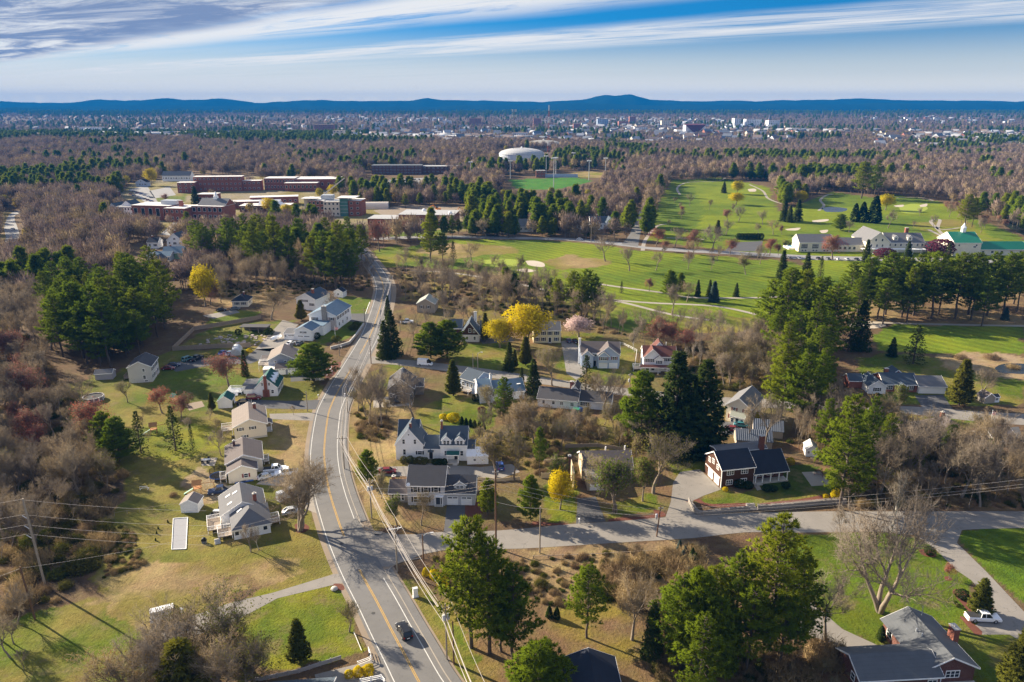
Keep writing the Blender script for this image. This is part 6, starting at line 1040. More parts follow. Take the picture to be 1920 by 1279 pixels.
# houses among the trees on the left and by the golf road
for nm, px, py, an, lb, dims in [
 ('blue_roof_cottage', 274, 505, -8, 'white gabled cottage with blue-grey roof in the left woods', (9, 10, 4.2, 3.2, 'y', WHITE_W, SLATE_R)),
 ('blue_roof_bungalow', 276, 490, 4, 'low pale bungalow with bright blue-grey roof behind the gabled cottage', (14, 9, 3.0, 2.2, 'x', BLUE_W, BLUE_R)),
 ('green_walled_house', 306, 486, 3, 'green-walled house with pale blue roof beside parked cars', (12, 9, 4.0, 3.0, 'x', GREEN_W, BLUE_R)),
 ('gambrel_cottage', 314, 463, -4, 'pale gambrel cottage with dark roof near the school lot', (11, 11, 4.5, 4.6, 'y', WHITE_W, SLATE_R)),
 ('small_white_cottage', 277, 466, 2, 'small square white cottage with dark blue roof', (7, 8, 4.0, 2.6, 'x', WHITE_W, BLACK_R)),
 ('lilac_roof_bungalow', 240, 526, 3, 'long low bungalow with mauve roof behind the pines', (18, 9, 3.0, 2.4, 'x', GREY_W, BRN_R)),
 ('grey_wood_house', 955, 435, 0, 'grey-roofed house in the woods beside the golf road', (18, 11, 4.2, 4.8, 'x', GREY_W, GREY_R)),
 ('white_wood_house', 1107, 430, 3, 'white house with twin gables in the woods by the golf road', (20, 11, 5.0, 4.2, 'x', WHITE_W, SLATE_R)),
 ('little_white_cottage', 1082, 430, 10, 'little white cottage half hidden left of the twin-gabled house', (6, 7, 3.4, 2.6, 'y', WHITE_W, GREY_R)),
 ('far_tudor_house', 305, 340, 0, 'pale half-timbered house behind the school drive', (36, 12, 7, 5, 'x', WHITE_W, GREY_R)),
 ('far_dark_house', 255, 350, 0, 'dark-roofed blue house at the school entrance', (13, 10, 5, 3.5, 'y', BLUE_W, BLACK_R)),
 ('far_white_house', 785, 312, 0, 'pale house among bare trees behind the brick offices', (26, 12, 6, 5, 'x', WHITE_W, GREY_R))]:
    h = house(nm, lb, px, py, an); w_, d_, hh, rh_, ax, wa, ro = dims; block(h, 0, w_, 0, d_, hh, rh_, ax, wa, ro, .4)
    for i in range(max(2, int(w_ / 3.2))): win(h, 'f', 0, w_ * (i + .5) / max(2, int(w_ / 3.2)), hh * .55, 1.1, 1.4, BLK if i % 2 else None)
    if ax == 'y': win(h, 'f', 0, w_ / 2, hh + 1.0, 1.4, 1.2, sty='pair')
    chimney(h, w_ * .3, d_ * .55, hh, hh + rh_ + 1.1, .9, .8)
    if 'twin' in lb and 'white_wood' in nm:
        block(h, 1, 7, -3, 5, 5, 4, 'y', WHITE_W, SLATE_R, .3); block(h, 11, 18, -4, 5, 5, 4.4, 'y', WHITE_W, SLATE_R, .3); wins(h, 'f', -3, 3.5, (2.6, 5.4), 1, 1.6); wins(h, 'f', -4, 3.5, (13, 16), 1, 1.6)
# ================================================================ larger far buildings
def big(name, label, px, py, ang, vols, cat='building'):
    """flat-roofed volumes: (x0,x1,y0,y1,h,wall,roof,[(face,rows,n,w,h,zfrac)])"""
    b_ = house(name, label, px, py, ang, cat)
    for x0, x1, y0, y1, hh, wa, ro, ws in vols:
        block(b_, x0, x1, y0, y1, hh, 0, 'flat', wa, ro, .35)
        for face, nr_, n_, ww, wh in ws:
            for j in range(nr_):
                for i in range(n_):
                    t_ = (i + .5) / n_; z = hh * (j + .55) / nr_
                    if face == 'f': win(b_, 'f', y0, x0 + (x1 - x0) * t_, z, ww, wh, sty='plain')
                    elif face == 'l': win(b_, 'l', x0, y0 + (y1 - y0) * t_, z, ww, wh, sty='plain')
                    else: win(b_, 'r', x1, y0 + (y1 - y0) * t_, z, ww, wh, sty='plain')
    return b_
FLATR = mat('pale_membrane_roof', (.50, .48, .46), .85, .15, .1); FLATD = mat('grey_membrane_roof', (.30, .30, .30), .85, .15, .1); GREENG = mat('green_curtain_glass', (.06, .16, .15), .2, .15, .2, spec=.6); PALEB = mat('pale_precast', (.50, .44, .37), .85, .15, .3)
b_ = big('brick_school', 'long red brick school with tall white windows and pale flat roof', 250, 412, -10, [(0, 34, 0, 22, 12, BRICK, FLATR, [('f', 1, 5, 3.2, 6.5)]), (34.05, 52, -6, 18, 11, BRICK, FLATR, [('f', 2, 4, 1.6, 2.2)]), (52.05, 80, 4, 24, 12, BRICK, FLATR, [('f', 2, 6, 2.6, 3.2)])])
MB().box(22, 36, 8, 16, 12.25, 15.5).build('roof_plant', METAL, b_); chimney(b_, 42, 6, 11, 16, 2.6, 2.6); block(b_, 56, 80, 8, 24, 12.3, 5, 'x', BRICK, GREY_R, .5, 12); MB().box(66.5, 69.5, 14.5, 17.5, 16, 19).lathe([(1.5, 19), (1.4, 20.2), (.9, 21.3), (.1, 23)], 10, 68, 16).build('cupola', WT, b_)
b_ = big('white_school_annex', 'white clapboard school annex with slate gables', 202, 405, -6, [(8, 24, 0, 14, 8, WHITE_W, FLATD, [('f', 2, 6, 1.2, 1.6)])]); block(b_, 0, 8, 2, 18, 6.5, 4, 'y', WHITE_W, SLATE_R, .4); block(b_, 10, 20, 6, 20, 8.3, 4, 'y', WHITE_W, SLATE_R, .4, 8); wins(b_, 'f', 2, 4, (2.4, 5.6), 1.2, 1.6)
big('brick_dormitory', 'long brick dormitory of three storeys on the school hill', 334, 362, 6, [(0, 18, 0, 12, 11, BRICK, FLATR, [('f', 3, 3, 1.8, 1.5)]), (14, 66, 12.1, 26, 16, BRICK, FLATR, [('f', 3, 11, 1.8, 1.5)]), (66.1, 86, 14, 26, 11, BRICK, FLATR, [('f', 2, 4, 2, 1.5)])])
big('small_brick_hall', 'small brick hall with white roof before the dormitory', 371, 380, 0, [(0, 18, 0, 14, 8, BRICK, FLATR, [('f', 1, 3, 2, 2)])])
big('low_brick_wing', 'long low brick wing with a row of square windows', 412, 392, 14, [(0, 40, 0, 14, 6, BRICK, FLATR, [('f', 1, 8, 1.8, 1.6)]), (26, 70, 14.1, 28, 8, BRICK, FLATR, [('f', 1, 9, 1.8, 1.6)])])
b_ = big('dining_hall', 'low pale-roofed hall with small white gable', 450, 398, 4, [(0, 44, 0, 18, 5.5, BRICKD, FLATR, [('f', 1, 8, 2.6, 2.2)])]); block(b_, 16, 34, 4, 18, 5.8, 4, 'x', BRICKD, mat('white_metal_roof', (.66, .66, .68), .5, .1), .5, 5.5); block(b_, 28, 38, -2, 10, 5.6, 3, 'y', WHITE_W, MATS['white_metal_roof'], .4)
big('science_building', 'brick science building with white cornices stepping over the slope', 493, 358, 2, [(0, 34, 8, 30, 13, BRICK, FLATR, [('f', 2, 10, 1.6, 2.4)]), (26, 62, -6, 7.9, 9, BRICK, FLATR, [('f', 1, 8, 2.0, 3.0)]), (34.1, 82, 9, 40, 12, BRICK, FLATR, [('f', 1, 7, 2, 3)])])
b_ = big('new_school_block', 'new brick and pale stone school block with green glass stair tower', 572, 404, -3, [(0, 3.9, 0, 18, 14, PALEB, FLATR, [('l', 2, 3, 2, 2)]), (3.95, 18, -2, 16, 13, BRICK, FLATR, [('f', 3, 4, 2.0, 2.0)]), (18.05, 32, -4, 14, 12.5, PALEB, FLATR, [('f', 3, 4, 1.6, 1.8)]), (39.1, 50, -2, 16, 13, BRICK, FLATR, [('f', 3, 2, 2.0, 1.6)])]); MB().box(32.05, 39, -3, 10, -.3, 15).build('glass_stair_tower', GREENG, b_)
for k in range(1, 5): MB().box(31.95, 39.1, -3.12, -3.02, k * 3, k * 3 + .2).build('mullion', METAL, b_)
MB().box(-2, 12, -3, 10, 14.4, 14.9).box(30, 46, -5, 12, 15.4, 15.9).build('roof_canopy', FLATR, b_); MB().box(14, 24, 4, 12, 13.2, 17).build('roof_plant', METAL, b_)
b_ = big('gymnasium', 'wide brick gymnasium with pale flat roof and roof domes', 748, 424, -5, [(0, 44, 0, 30, 9, BRICK, FLATD, [('f', 1, 6, 1.6, 2.0)]), (-24, -.05, -4, 18, 6, BRICK, FLATD, [('f', 1, 4, 1.6, 1.6)])])
for x, y in ((16, 22), (40, 8)): MB().lathe([(1.6, 9.2), (1.5, 10.2), (.9, 11), (.1, 11.3)], 12, x, y).build('roof_dome', WT, b_)
big('brick_offices', 'two-storey brick office with banded white ground floor by the car park', 697, 327, 1, [(0, 70, 0, 22, 12, BRICKD, mat('dark_flat_roof', (.08, .09, .10), .9, .1), [('f', 3, 14, 2.4, 1.3)]), (70.1, 120, 10, 30, 10, BRICKD, FLATD, [('f', 2, 8, 2.4, 1.3)])])
big('low_brick_garage', 'low dark brick garage at the left wood edge', 176, 372, 0, [(0, 22, 0, 12, 6, BRICKD, FLATD, [('f', 1, 4, 2.0, 2.0)])])
# golf club
b_ = house('clubhouse', 'cream golf clubhouse with grey roofs, big gable and window dormers', 1497, 472, -2, 'clubhouse')
block(b_, 0, 22, 0, 14, 6.2, 4.2, 'x', CREAM_W, GREY_R, .4)
for x in (3.5, 10.5, 17.5): win(b_, 'f', 0, x, 3.6, 4.0, 2.8, sty='band')
wins(b_, 'f', 0, .9, (2.5, 4.5, 9.5, 11.5, 16.5, 18.5), 1.0, .8, sty='plain'); block(b_, 22.05, 42, 1, 13, 4.6, 3.6, 'x', CREAM_W, GREY_R, .4); wins(b_, 'f', 1, 2.4, (24, 27, 30, 33, 36), 1.6, 1.6); block(b_, 42, 56, -4, 22, 7.4, 6.2, 'y', CREAM_W, GREY_R, .5); wins(b_, 'f', -4, 8.6, (47, 51), 1.1, 1.6); wins(b_, 'f', -4, 5, (44.5, 48, 51.5), 1.0, 1.5)
block(b_, 56.05, 80, 0, 16, 6.4, 5.0, 'x', CREAM_W, GREY_R, .4); wins(b_, 'f', 0, 4.8, (58, 61.5, 65, 68.5, 72, 75.5, 78.5), 1.0, 1.5)
for x in (62, 71): block(b_, x - 1.4, x + 1.4, 1.5, 7, 9.4, 1.2, 'y', CREAM_W, GREY_R, .2, 7.5); win(b_, 'f', 1.5, x, 8.6, 1.0, 1.2)
chimney(b_, 71.5, 9, 8, 14.5, 2, 1.6); MB().box(38, 78, -7, -4.1, 3.0, 3.3).build('terrace_awning', WT, b_); posts(b_, range(40, 78, 5), -6.8, 0, 3.0, .25); block(b_, 80.05, 98, 2, 14, 3.6, 2.4, 'x', CREAM_W, GREY_R, .4); wins(b_, 'f', 2, 2.0, (83, 87, 91, 95), 1.4, 1.4)
h = house('swimming_pool', 'turquoise pool with white surround at the clubhouse end', 1478, 468, 0, 'pool'); MB().box(0, 5.8, 0, 10, -.1, 1.2).build('pool_wall', WT, h); MB().box(2.4, 5.4, .6, 9.4, 1.205, 1.25).build('water', mat('pool_water', (.05, .30, .52), .1, .05), h)
b_ = house('green_roof_barn', 'cream barn with bright green metal roof and small cupola', 1786, 480, 0, 'barn'); GRNM = mat('bright_green_metal_roof', (.012, .15, .09), .45, .12, .3)
block(b_, 0, 17, 0, 20, 8.5, 5.2, 'x', CREAM_W, GRNM, .5); MB().box(9.0, 11.2, 9.0, 11.2, 13.5, 16.5).lathe([(1.8, 16.5), (.9, 17.6), (.1, 19.5)], 8, 10.1, 10.1).build('cupola', WT, b_); wins(b_, 'f', 0, 6.8, (3, 14), 1.0, 1.0, sty='plain'); win(b_, 'f', 0, 13, 5.8, 1.8, .9, sty='plain'); block(b_, 17.05, 48, 2, 14, 4.0, 3.8, 'x', CREAM_W, GRNM, .5); wins(b_, 'f', 2, 2.2, (20, 26, 32, 38, 44), 1.6, 1.4)
# water tanks, towers, masts
TANKM = mat('pale_blue_tank_paint', (.52, .56, .62), .6, .12, .05); TANKT = mat('weathered_tank_dome', (.36, .36, .36), .7, .25, .05)
def tank(px, py, r_, hh, lb, dm, wm_):
    g_ = G(px, py, 0); t_ = thing('water_tank', lb, 'tank', (g_.x, g_.y, 0)); MB().lathe([(r_, -4), (r_, hh), (r_ + .5, hh + .05), (r_ + .5, hh + .6)], 48).build('tank_wall', wm_, t_)
    d_ = MB().lathe([(r_ * math.cos(a) if a else r_ + .3, hh + .62 + r_ * .24 * math.sin(a)) for a in [R(x) for x in (0, 15, 30, 45, 60, 75, 88)]], 48).build('dome', dm, t_); MB().lathe([(1.6, hh + r_ * .24), (1.6, hh + r_ * .24 + 2.2), (.2, hh + r_ * .24 + 3)], 10).build('dome_vent', WT, d_)
tank(978, 303, 39, 13, 'great pale blue water tank with shallow white dome', TANKT, TANKM); tank(1019, 287, 42, 15, 'darker domed reservoir behind the pale blue tank', mat('stained_concrete_dome', (.26, .25, .23), .9, .35, .05), CONCW)
def lattice_tower(px, py, ptop, lb, m1, m2, antennas):
    g_ = G(px, py); hh = HT(px, py, ptop); t_ = thing('radio_tower', lb, 'tower', g_); n_ = 9; w0, w1 = 3.2, 1.0
    for k in range(n_):
        mb = MB(); z0_, z1_ = hh * k / n_, hh * (k + 1) / n_; a0, a1 = w0 + (w1 - w0) * k / n_, w0 + (w1 - w0) * (k + 1) / n_
        for i in range(3):
            q0, q1 = 2.094 * i, 2.094 * (i + 1); mb.tube([(a0 * math.cos(q0), a0 * math.sin(q0), z0_ - (1 if k == 0 else 0)), (a1 * math.cos(q0), a1 * math.sin(q0), z1_)], .32, 4); mb.tube([(a0 * math.cos(q0), a0 * math.sin(q0), z0_), (a1 * math.cos(q1), a1 * math.sin(q1), z1_)], .2, 4); mb.tube([(a0 * math.cos(q1), a0 * math.sin(q1), z0_), (a1 * math.cos(q0), a1 * math.sin(q0), z1_)], .2, 4)
        mb.build('tower_section', m1 if k % 2 else m2, t_)
    for z, n2 in antennas:
        for i in range(n2): q = 6.28 * i / n2; MB().box(3.4 * math.cos(q) - .5, 3.4 * math.cos(q) + .5, 3.4 * math.sin(q) - .5, 3.4 * math.sin(q) + .5, hh * z, hh * z + 4).build('antenna', METAL, t_)
DKM = mat('dark_galvanised_steel', (.16, .165, .18), .6, .15); lattice_tower(964, 298, 205, 'grey lattice cell tower bristling with antennas', DKM, DKM, [(.95, 8), (.84, 8), (.72, 6)]); lattice_tower(1028, 296, 197, 'slim red and white lattice radio mast', mat('tower_red', (.36, .07, .05), .7, .15), mat('tower_white', (.55, .53, .52), .7, .15), [])
for px, py, pt, lb in ((957, 335, 303, 'left'), (1038, 352, 298, 'near'), (1104, 338, 303, 'right'), (1042, 330, 297, 'far'), (883, 335, 305, 'outer'), (1024, 326, 294, 'back'), (1075, 318, 288, 'slim'), (1135, 326, 298, 'end')):
    g_ = G(px, py); hh = HT(px, py, pt); t_ = thing('floodlight_mast', {'left': 'floodlight mast left of the sports field', 'near': 'floodlight mast on the near side of the sports field', 'right': 'floodlight mast with scoreboard arm beside the sports field', 'far': 'floodlight mast behind the field house', 'outer': 'floodlight mast among pines outside the sports field', 'back': 'floodlight mast by the spectator stand', 'slim': 'slim mast in the woods behind the ball diamond', 'end': 'mast at the end of the ball diamond'}[lb], 'light mast', g_)
    MB().tube([(0, 0, -1), (0, 0, hh)], [.55, .3], 8).build('mast_pole', METAL, t_); MB().box(-3, 3, -.3, .3, hh, hh + .5).build('crossbar', METAL, t_)
    for k in range(4): MB().box(-2.8 + k * 1.5, -1.7 + k * 1.5, -.7, .5, hh + .5, hh + 1.7).build('floodlight', WT, t_)
b_ = big('field_house', 'small brick press house with dark roof beside the sports field', 1005, 333, 0, [(0, 12, 0, 8, 9, BRICK, FLATD, [('f', 2, 3, 1.6, 1.4)])])
t_ = thing('spectator_stand', 'long blue and white spectator stand by the sports field', 'stand', G(1022, 333)); 
for k in range(5): MB().box(0, 44, k * 1.2, k * 1.2 + 1.15, 0, 1 + k * .8).build('seating_row', mat('stand_blue', (.12, .19, .32), .7, .1) if k % 2 else METAL, t_)
# construction plant by the gymnasium
for px, py, an, lb in ((852, 402, 20, 'orange excavator working behind the gymnasium'), (822, 396, 200, 'orange excavator beside the gymnasium roof')):
    t_ = thing('excavator', lb, 'excavator', G(px, py), R(an)); ORG = mat('orange_machine_paint', (.55, .20, .02), .5, .1)
    for s in (-1.4, 1.4): MB().box(-2.4, 2.4, s - .4, s + .4, 0, 1).build('track', BLK, t_)
    MB().box(-2, 2, -1.6, 1.6, 1.1, 2.6).build('body', ORG, t_); MB().box(.4, 2, -1.5, 0, 2.6, 4).build('cab', GLASS, t_); MB().tube([(1.8, .6, 2), (4.5, .6, 5.6), (7.5, .6, 4.6)], [.5, .4, .3], 6).build('boom', ORG, t_); MB().tube([(7.5, .6, 4.6), (8.2, .6, 1.6)], [.3, .25], 6).build('stick', ORG, t_); MB().box(7.6, 9, 0, 1.3, .4, 1.7).build('bucket', DKM, t_)
t_ = thing('boom_crane', 'pale mobile crane with long boom behind the new school block', 'crane', G(600, 378), R(25)); MB().box(-3, 5, -1.5, 1.5, .5, 3).build('body', METAL, t_); MB().tube([(-1, 0, 3), (26, 0, 22)], [.8, .5], 6).build('boom', PALEB, t_); MB().tube([(26, 0, 22), (27, 0, 8)], .12, 4).build('hoist_cable', DKM, t_)
for x in (-2, 0, 2, 4): MB().lathe([(.8, -.3), (.8, .3)], 12).build('wheel', BLK, t_).location = (x, 0, .8)
t_ = thing('site_tent', 'white arched storage tent on the building site', 'tent', G(668, 391), R(4)); P_ = [(6 * math.cos(math.pi * i / 8), 6 * math.sin(math.pi * i / 8)) for i in range(9)]; MB().add([(0, x, z) for x, z in P_] + [(30, x, z) for x, z in P_], [(i, 9 + i, 10 + i, i + 1) for i in range(8)] + [tuple(range(9)), tuple(range(17, 8, -1))]).build('canopy', PALEB, t_); MB().box(30, 30.2, -3, 3, 0, 4).build('end_panel', BLUE_R, t_)
# ================================================================ vehicles
TYRE = mat('tyre_rubber', (.02, .02, .02), .9, .1); RIM = mat('wheel_rim', (.40, .41, .42), .35, .1, metal=.6); CGL = mat('car_glass', (.012, .016, .02), .08, .1, spec=.7); LAMP = mat('headlamp_glass', (.7, .7, .68), .15, .05); TAIL = mat('tail_lamp', (.32, .015, .012), .25, .05)
def paint(n, c): return mat('car_paint_' + n, c, .28, .05, .5, spec=.5)
def loft(secs):
    """closed shell through cross sections [(x, [(y,z)...])]"""
    k = len(secs[0][1]); V = [(x, y, z) for x, r_ in secs for y, z in r_]; F = [(i * k + j, i * k + (j + 1) % k, (i + 1) * k + (j + 1) % k, (i + 1) * k + j) for i in range(len(secs) - 1) for j in range(k)]
    return V, F + [tuple(range(k - 1, -1, -1)), tuple((len(secs) - 1) * k + j for j in range(k))]
SPEC = {  # length, half width, body stations (x fraction, top z), cabin (x0b, x0t, x1t, x1b fractions), belt z, roof z
 'sedan': (4.6, .89, [(0, .62), (.03, .84), (.2, .95), (.72, .92), (.96, .72), (1, .52)], (.10, .27, .60, .76), .90, 1.45),
 'suv': (4.7, .94, [(0, .70), (.02, 1.0), (.2, 1.06), (.7, 1.04), (.96, .88), (1, .6)], (.02, .09, .58, .74), 1.02, 1.74),
 'pickup': (5.9, .98, [(0, .80), (.01, 1.10), (.36, 1.12), (.74, 1.12), (.97, 1.02), (1, .6)], (.36, .39, .62, .73), 1.10, 1.88),
 'van': (5.6, 1.0, [(0, .7), (.01, 1.15), (.3, 1.2), (.8, 1.18), (.96, 1.0), (1, .6)], (.01, .03, .72, .90), 1.15, 2.45)}
def car(kind, px, py, ang, colr, label, group=None, pos=None, extra=None):
    L_, hw, st, cb, belt, roof = SPEC[kind]; p_ = Vector(pos) if pos is not None else G(px, py) + Vector((0, 0, .03)); m = paint(*colr)
    t_ = thing({'sedan': 'parked_car', 'suv': 'suv', 'pickup': 'pickup_truck', 'van': 'van'}[kind], label, {'sedan': 'car', 'suv': 'car', 'pickup': 'pickup', 'van': 'van'}[kind], p_, R(ang), group)
    key = ('car', kind, colr[0])
    if key not in WCACHE:
        X_ = lambda f_: (f_ - .5) * L_; secs = []
        for f_, z in st: n_ = .93 if f_ in (0, 1) else 1; secs.append((X_(f_), [(-hw * .88 * n_, .28), (hw * .88 * n_, .28), (hw * n_, .55), (hw * .985 * n_, z * .86), (hw * .88 * n_, z), (-hw * .88 * n_, z), (-hw * .985 * n_, z * .86), (-hw * n_, .55)]))
        body = loft(secs); a, b_, c_, d_ = [X_(q) for q in cb]; wb, wt = hw * .90, hw * .74
        glass = ([(a, -wb, belt - .03), (d_, -wb, belt - .03), (d_, wb, belt - .03), (a, wb, belt - .03), (b_, -wt, roof - .05), (c_, -wt, roof - .05), (c_, wt, roof - .05), (b_, wt, roof - .05)], [(0, 1, 5, 4), (1, 2, 6, 5), (2, 3, 7, 6), (3, 0, 4, 7), (4, 5, 6, 7)])
        rf = MB().box(b_ - .06, c_ + .06, -wt - .02, wt + .02, roof - .05, roof + .02)
        for x0_, x1_ in ((a, b_), (d_, c_)) if kind != 'van' else ():
            for s in (-1, 1): rf.tube([(x0_, s * wb, belt), (x1_, s * wt, roof - .02)], .07, 4)
        if kind != 'van':
            for s in (-1, 1): xm = (b_ + c_) / 2; rf.tube([(xm, s * (wb + .005), belt), (xm, s * (wt + .01), roof - .02)], .06, 4)
        wh = MB().lathe([(.2, -.11), (.34, -.11), (.36, -.05), (.36, .05), (.34, .11), (.2, .11)], 14); ri = MB().lathe([(.05, -.12), (.21, -.115), (.21, .115), (.05, .12)], 10)
        WCACHE[key] = (mesh('body', *body, m), mesh('windows', *glass, CGL), mesh('roof', rf.V, rf.F, m), mesh('tyre', wh.V, wh.F, TYRE), mesh('rim', ri.V, ri.F, RIM))
    bm_, gl, rf, wh, ri = WCACHE[key]; k = .40 / .36 if kind in ('pickup', 'suv') else 1
    link('body', bm_, t_); link('windows', gl, t_); link('roof', rf, t_)
    for fx in (-.31, .31):
        for s in (-1, 1): o = link('wheel', wh, t_); o.location = (fx * L_, s * (hw - .1), .36 * k); o.rotation_euler = (R(90), 0, 0); o.scale = (k, k, 1); link('rim', ri, o)
    for s in (-1, 1):
        MB().box(L_ * .478, L_ * .497, s * hw * .72 - .16, s * hw * .72 + .16, .62, .8).build('headlight', LAMP, t_); MB().box(-L_ * .503, -L_ * .492, s * hw * .78 - .12, s * hw * .78 + .12, .68, .95).build('tail_light', TAIL, t_)
    if kind == 'pickup': MB().box(-L_ * .48, -L_ * .15, -hw * .84, hw * .84, 1.125, 1.16).build('bed_cover', extra or mat('pickup_bed', (.03, .03, .03), .8, .1), t_)
    if kind == 'van':
        for s in (-1, 1): MB().slab([(-.48 * L_, s * (hw * .90 + .012), belt - .05), (.16 * L_, s * (hw * .90 + .012), belt - .05), (.16 * L_, s * (hw * .74 + .03), roof - .04), (-.47 * L_, s * (hw * .74 + .03), roof - .04)][::-s], .02).build('side_panel', m, t_)
        MB().slab([(-.495 * L_, hw * .8, belt), (-.495 * L_, -hw * .8, belt), (-.475 * L_, -hw * .7, roof - .1), (-.475 * L_, hw * .7, roof - .1)], .02).build('rear_door', m, t_)
    if kind == 'suv': MB().tube([(-L_ * .35, -hw * .66, roof + .08), (L_ * .05, -hw * .66, roof + .08)], .03, 4).tube([(-L_ * .35, hw * .66, roof + .08), (L_ * .05, hw * .66, roof + .08)], .03, 4).build('roof_rack', BLK, t_)
    MB().box(-L_ * .51, -L_ * .5, -.26, .26, .5, .64).build('number_plate', WT, t_)
    for s in (-1, 1): MB().box(L_ * .18, L_ * .21, s * (hw + .1) - .1, s * (hw + .1) + .1, belt, belt + .16).build('wing_mirror', m, t_)
    return t_
CBLK = ('black', (.012, .013, .016)); CWHT = ('white', (.70, .70, .70)); CSIL = ('silver', (.40, .42, .44)); CRED = ('maroon', (.13, .014, .018)); CBLU = ('blue', (.02, .06, .22)); CTEA = ('teal', (.04, .16, .18)); CGRY = ('grey', (.10, .11, .12)); CNVY = ('navy', (.018, .03, .07))
i = min(range(len(MAIN)), key=lambda k: abs(MAIN[k].y - G(754, 1192).y)); d_ = (MAIN[i + 1] - MAIN[i - 1]).normalized(); q_ = MAIN[i] + Vector((d_.y, -d_.x, 0)) * 1.75
car('suv', 0, 0, math.degrees(math.atan2(d_.y, d_.x)), CBLK, 'black SUV driving up the main road', pos=(q_.x, q_.y, .045))
for a in [('pickup', 1842, 1163, -4, CWHT, 'white pickup with black bed cover on the driveway pad'), ('van', 797, 685, -9, CWHT, 'white delivery van on the upper side street'), ('pickup', 516, 884, 12, CWHT, 'white pickup parked nearer the beige cape'), ('pickup', 537, 890, 195, CWHT, 'white pickup parked nearer the road'), ('sedan', 500, 897, 30, CSIL, 'silver car by the beige cape wall'), ('pickup', 414, 924, 200, CNVY, 'dark blue pickup behind the skylight house'),
          ('van', 314, 1160, 25, CWHT, 'white van parked under the bare tangled tree'), ('van', 540, 934, 50, CSIL, 'silver van under the huge bare tree'), ('sedan', 548, 962, 20, CSIL, 'silver car beside the skylight house'), ('suv', 476, 749, 14, CRED, 'maroon SUV by the green-roofed cape'), ('sedan', 458, 757, 18, CBLK, 'black car beside the maroon SUV'), ('sedan', 1375, 808, -12, CRED, 'maroon car before the cream colonial'), ('sedan', 1390, 800, -12, CTEA, 'teal car beside the maroon car'),
          ('sedan', 419, 664, 70, CBLU, 'bright blue car beside the barrel shelter'), ('sedan', 432, 665, 70, CSIL, 'silver-blue car beside the bright blue car'), ('suv', 353, 676, 60, CTEA, 'teal SUV on the long driveway'), ('pickup', 369, 675, 70, CBLK, 'black pickup beside the teal SUV'), ('sedan', 316, 693, 8, CRED, 'maroon car beside the grey two-storey house'), ('sedan', 326, 687, 15, CNVY, 'navy car behind the maroon one'),
          ('sedan', 415, 583, 15, CBLK, 'black car before the cottage'), ('sedan', 441, 581, 20, CGRY, 'grey car at the cottage wall'), ('sedan', 545, 646, 70, CWHT, 'white car before the wide garage door'), ('sedan', 562, 646, 75, CGRY, 'dark grey car before the wide garage door'), ('sedan', 745, 756, 8, CBLK, 'black car before the dark grey house'), ('pickup', 763, 606, 10, CWHT, 'white pickup behind the corner evergreens'), ('sedan', 938, 877, 100, CBLU, 'blue car in the farmhouse parking bay'), ('sedan', 727, 887, 5, CRED, 'dark red car behind the grey colonial'),
          ('sedan', 1066, 641, 95, CNVY, 'navy car left of the pair by the blue gabled house'), ('sedan', 1078, 642, 95, CBLK, 'black car right of the pair by the blue gabled house'), ('pickup', 1840, 816, 90, CRED, 'red pickup beside the tan-roofed garage'), ('sedan', 1828, 818, 90, CWHT, 'white car left of the red pickup'), ('sedan', 1862, 812, 90, CWHT, 'white car right of the red pickup'), ('sedan', 1087, 450, -5, CWHT, 'white car on the golf road'), ('sedan', 24, 431, 100, CWHT, 'white car on the highway curve'),
          ('sedan', 335, 478, 30, CSIL, 'silver car beside the green-walled house'), ('sedan', 345, 474, 30, CWHT, 'white car beside the green-walled house')]: car(*a)
for k_ in range(14): car('sedan', 245 + k_ % 7 * 6.5, 358 + k_ // 7 * 7 + k_ % 7 * 2.2, 60, [CWHT, CGRY, CRED, CBLU, CSIL][k_ % 5], 'small car parked along the school drive', 'cars parked along the school drive')
for k_ in range(12): car('sedan', 1480 + k_ * 18, 485 + k_ * .4, 90, [CGRY, CWHT, CSIL, CBLK][k_ % 4], 'small car parked along the clubhouse lane', 'cars parked along the clubhouse lane')
for k_ in range(16): car('sedan', 690 + k_ * 8, 341 - k_ * .3, 90, [CWHT, CGRY, CBLK, CSIL, CRED][k_ % 5], 'small car in the office car park', 'cars in the office car park')
t_ = thing('covered_boat', 'boat on a trailer under a white cover beside the garage', 'boat', G(518, 637), R(60)); MB().add(*loft([(x, [(-w_, .6), (0, .35), (w_, .6), (w_ * .9, z), (0, z + .35), (-w_ * .9, z)]) for x, w_, z in ((-2.6, .9, 1.2), (-.5, 1.05, 1.5), (1.4, .85, 1.4), (2.8, .15, 1.2))])).build('cover', WT, t_)
for s in (-.9, .9): MB().lathe([(.3, -.1), (.3, .1)], 12).build('wheel', TYRE, t_).location = (-.6, s, .3)
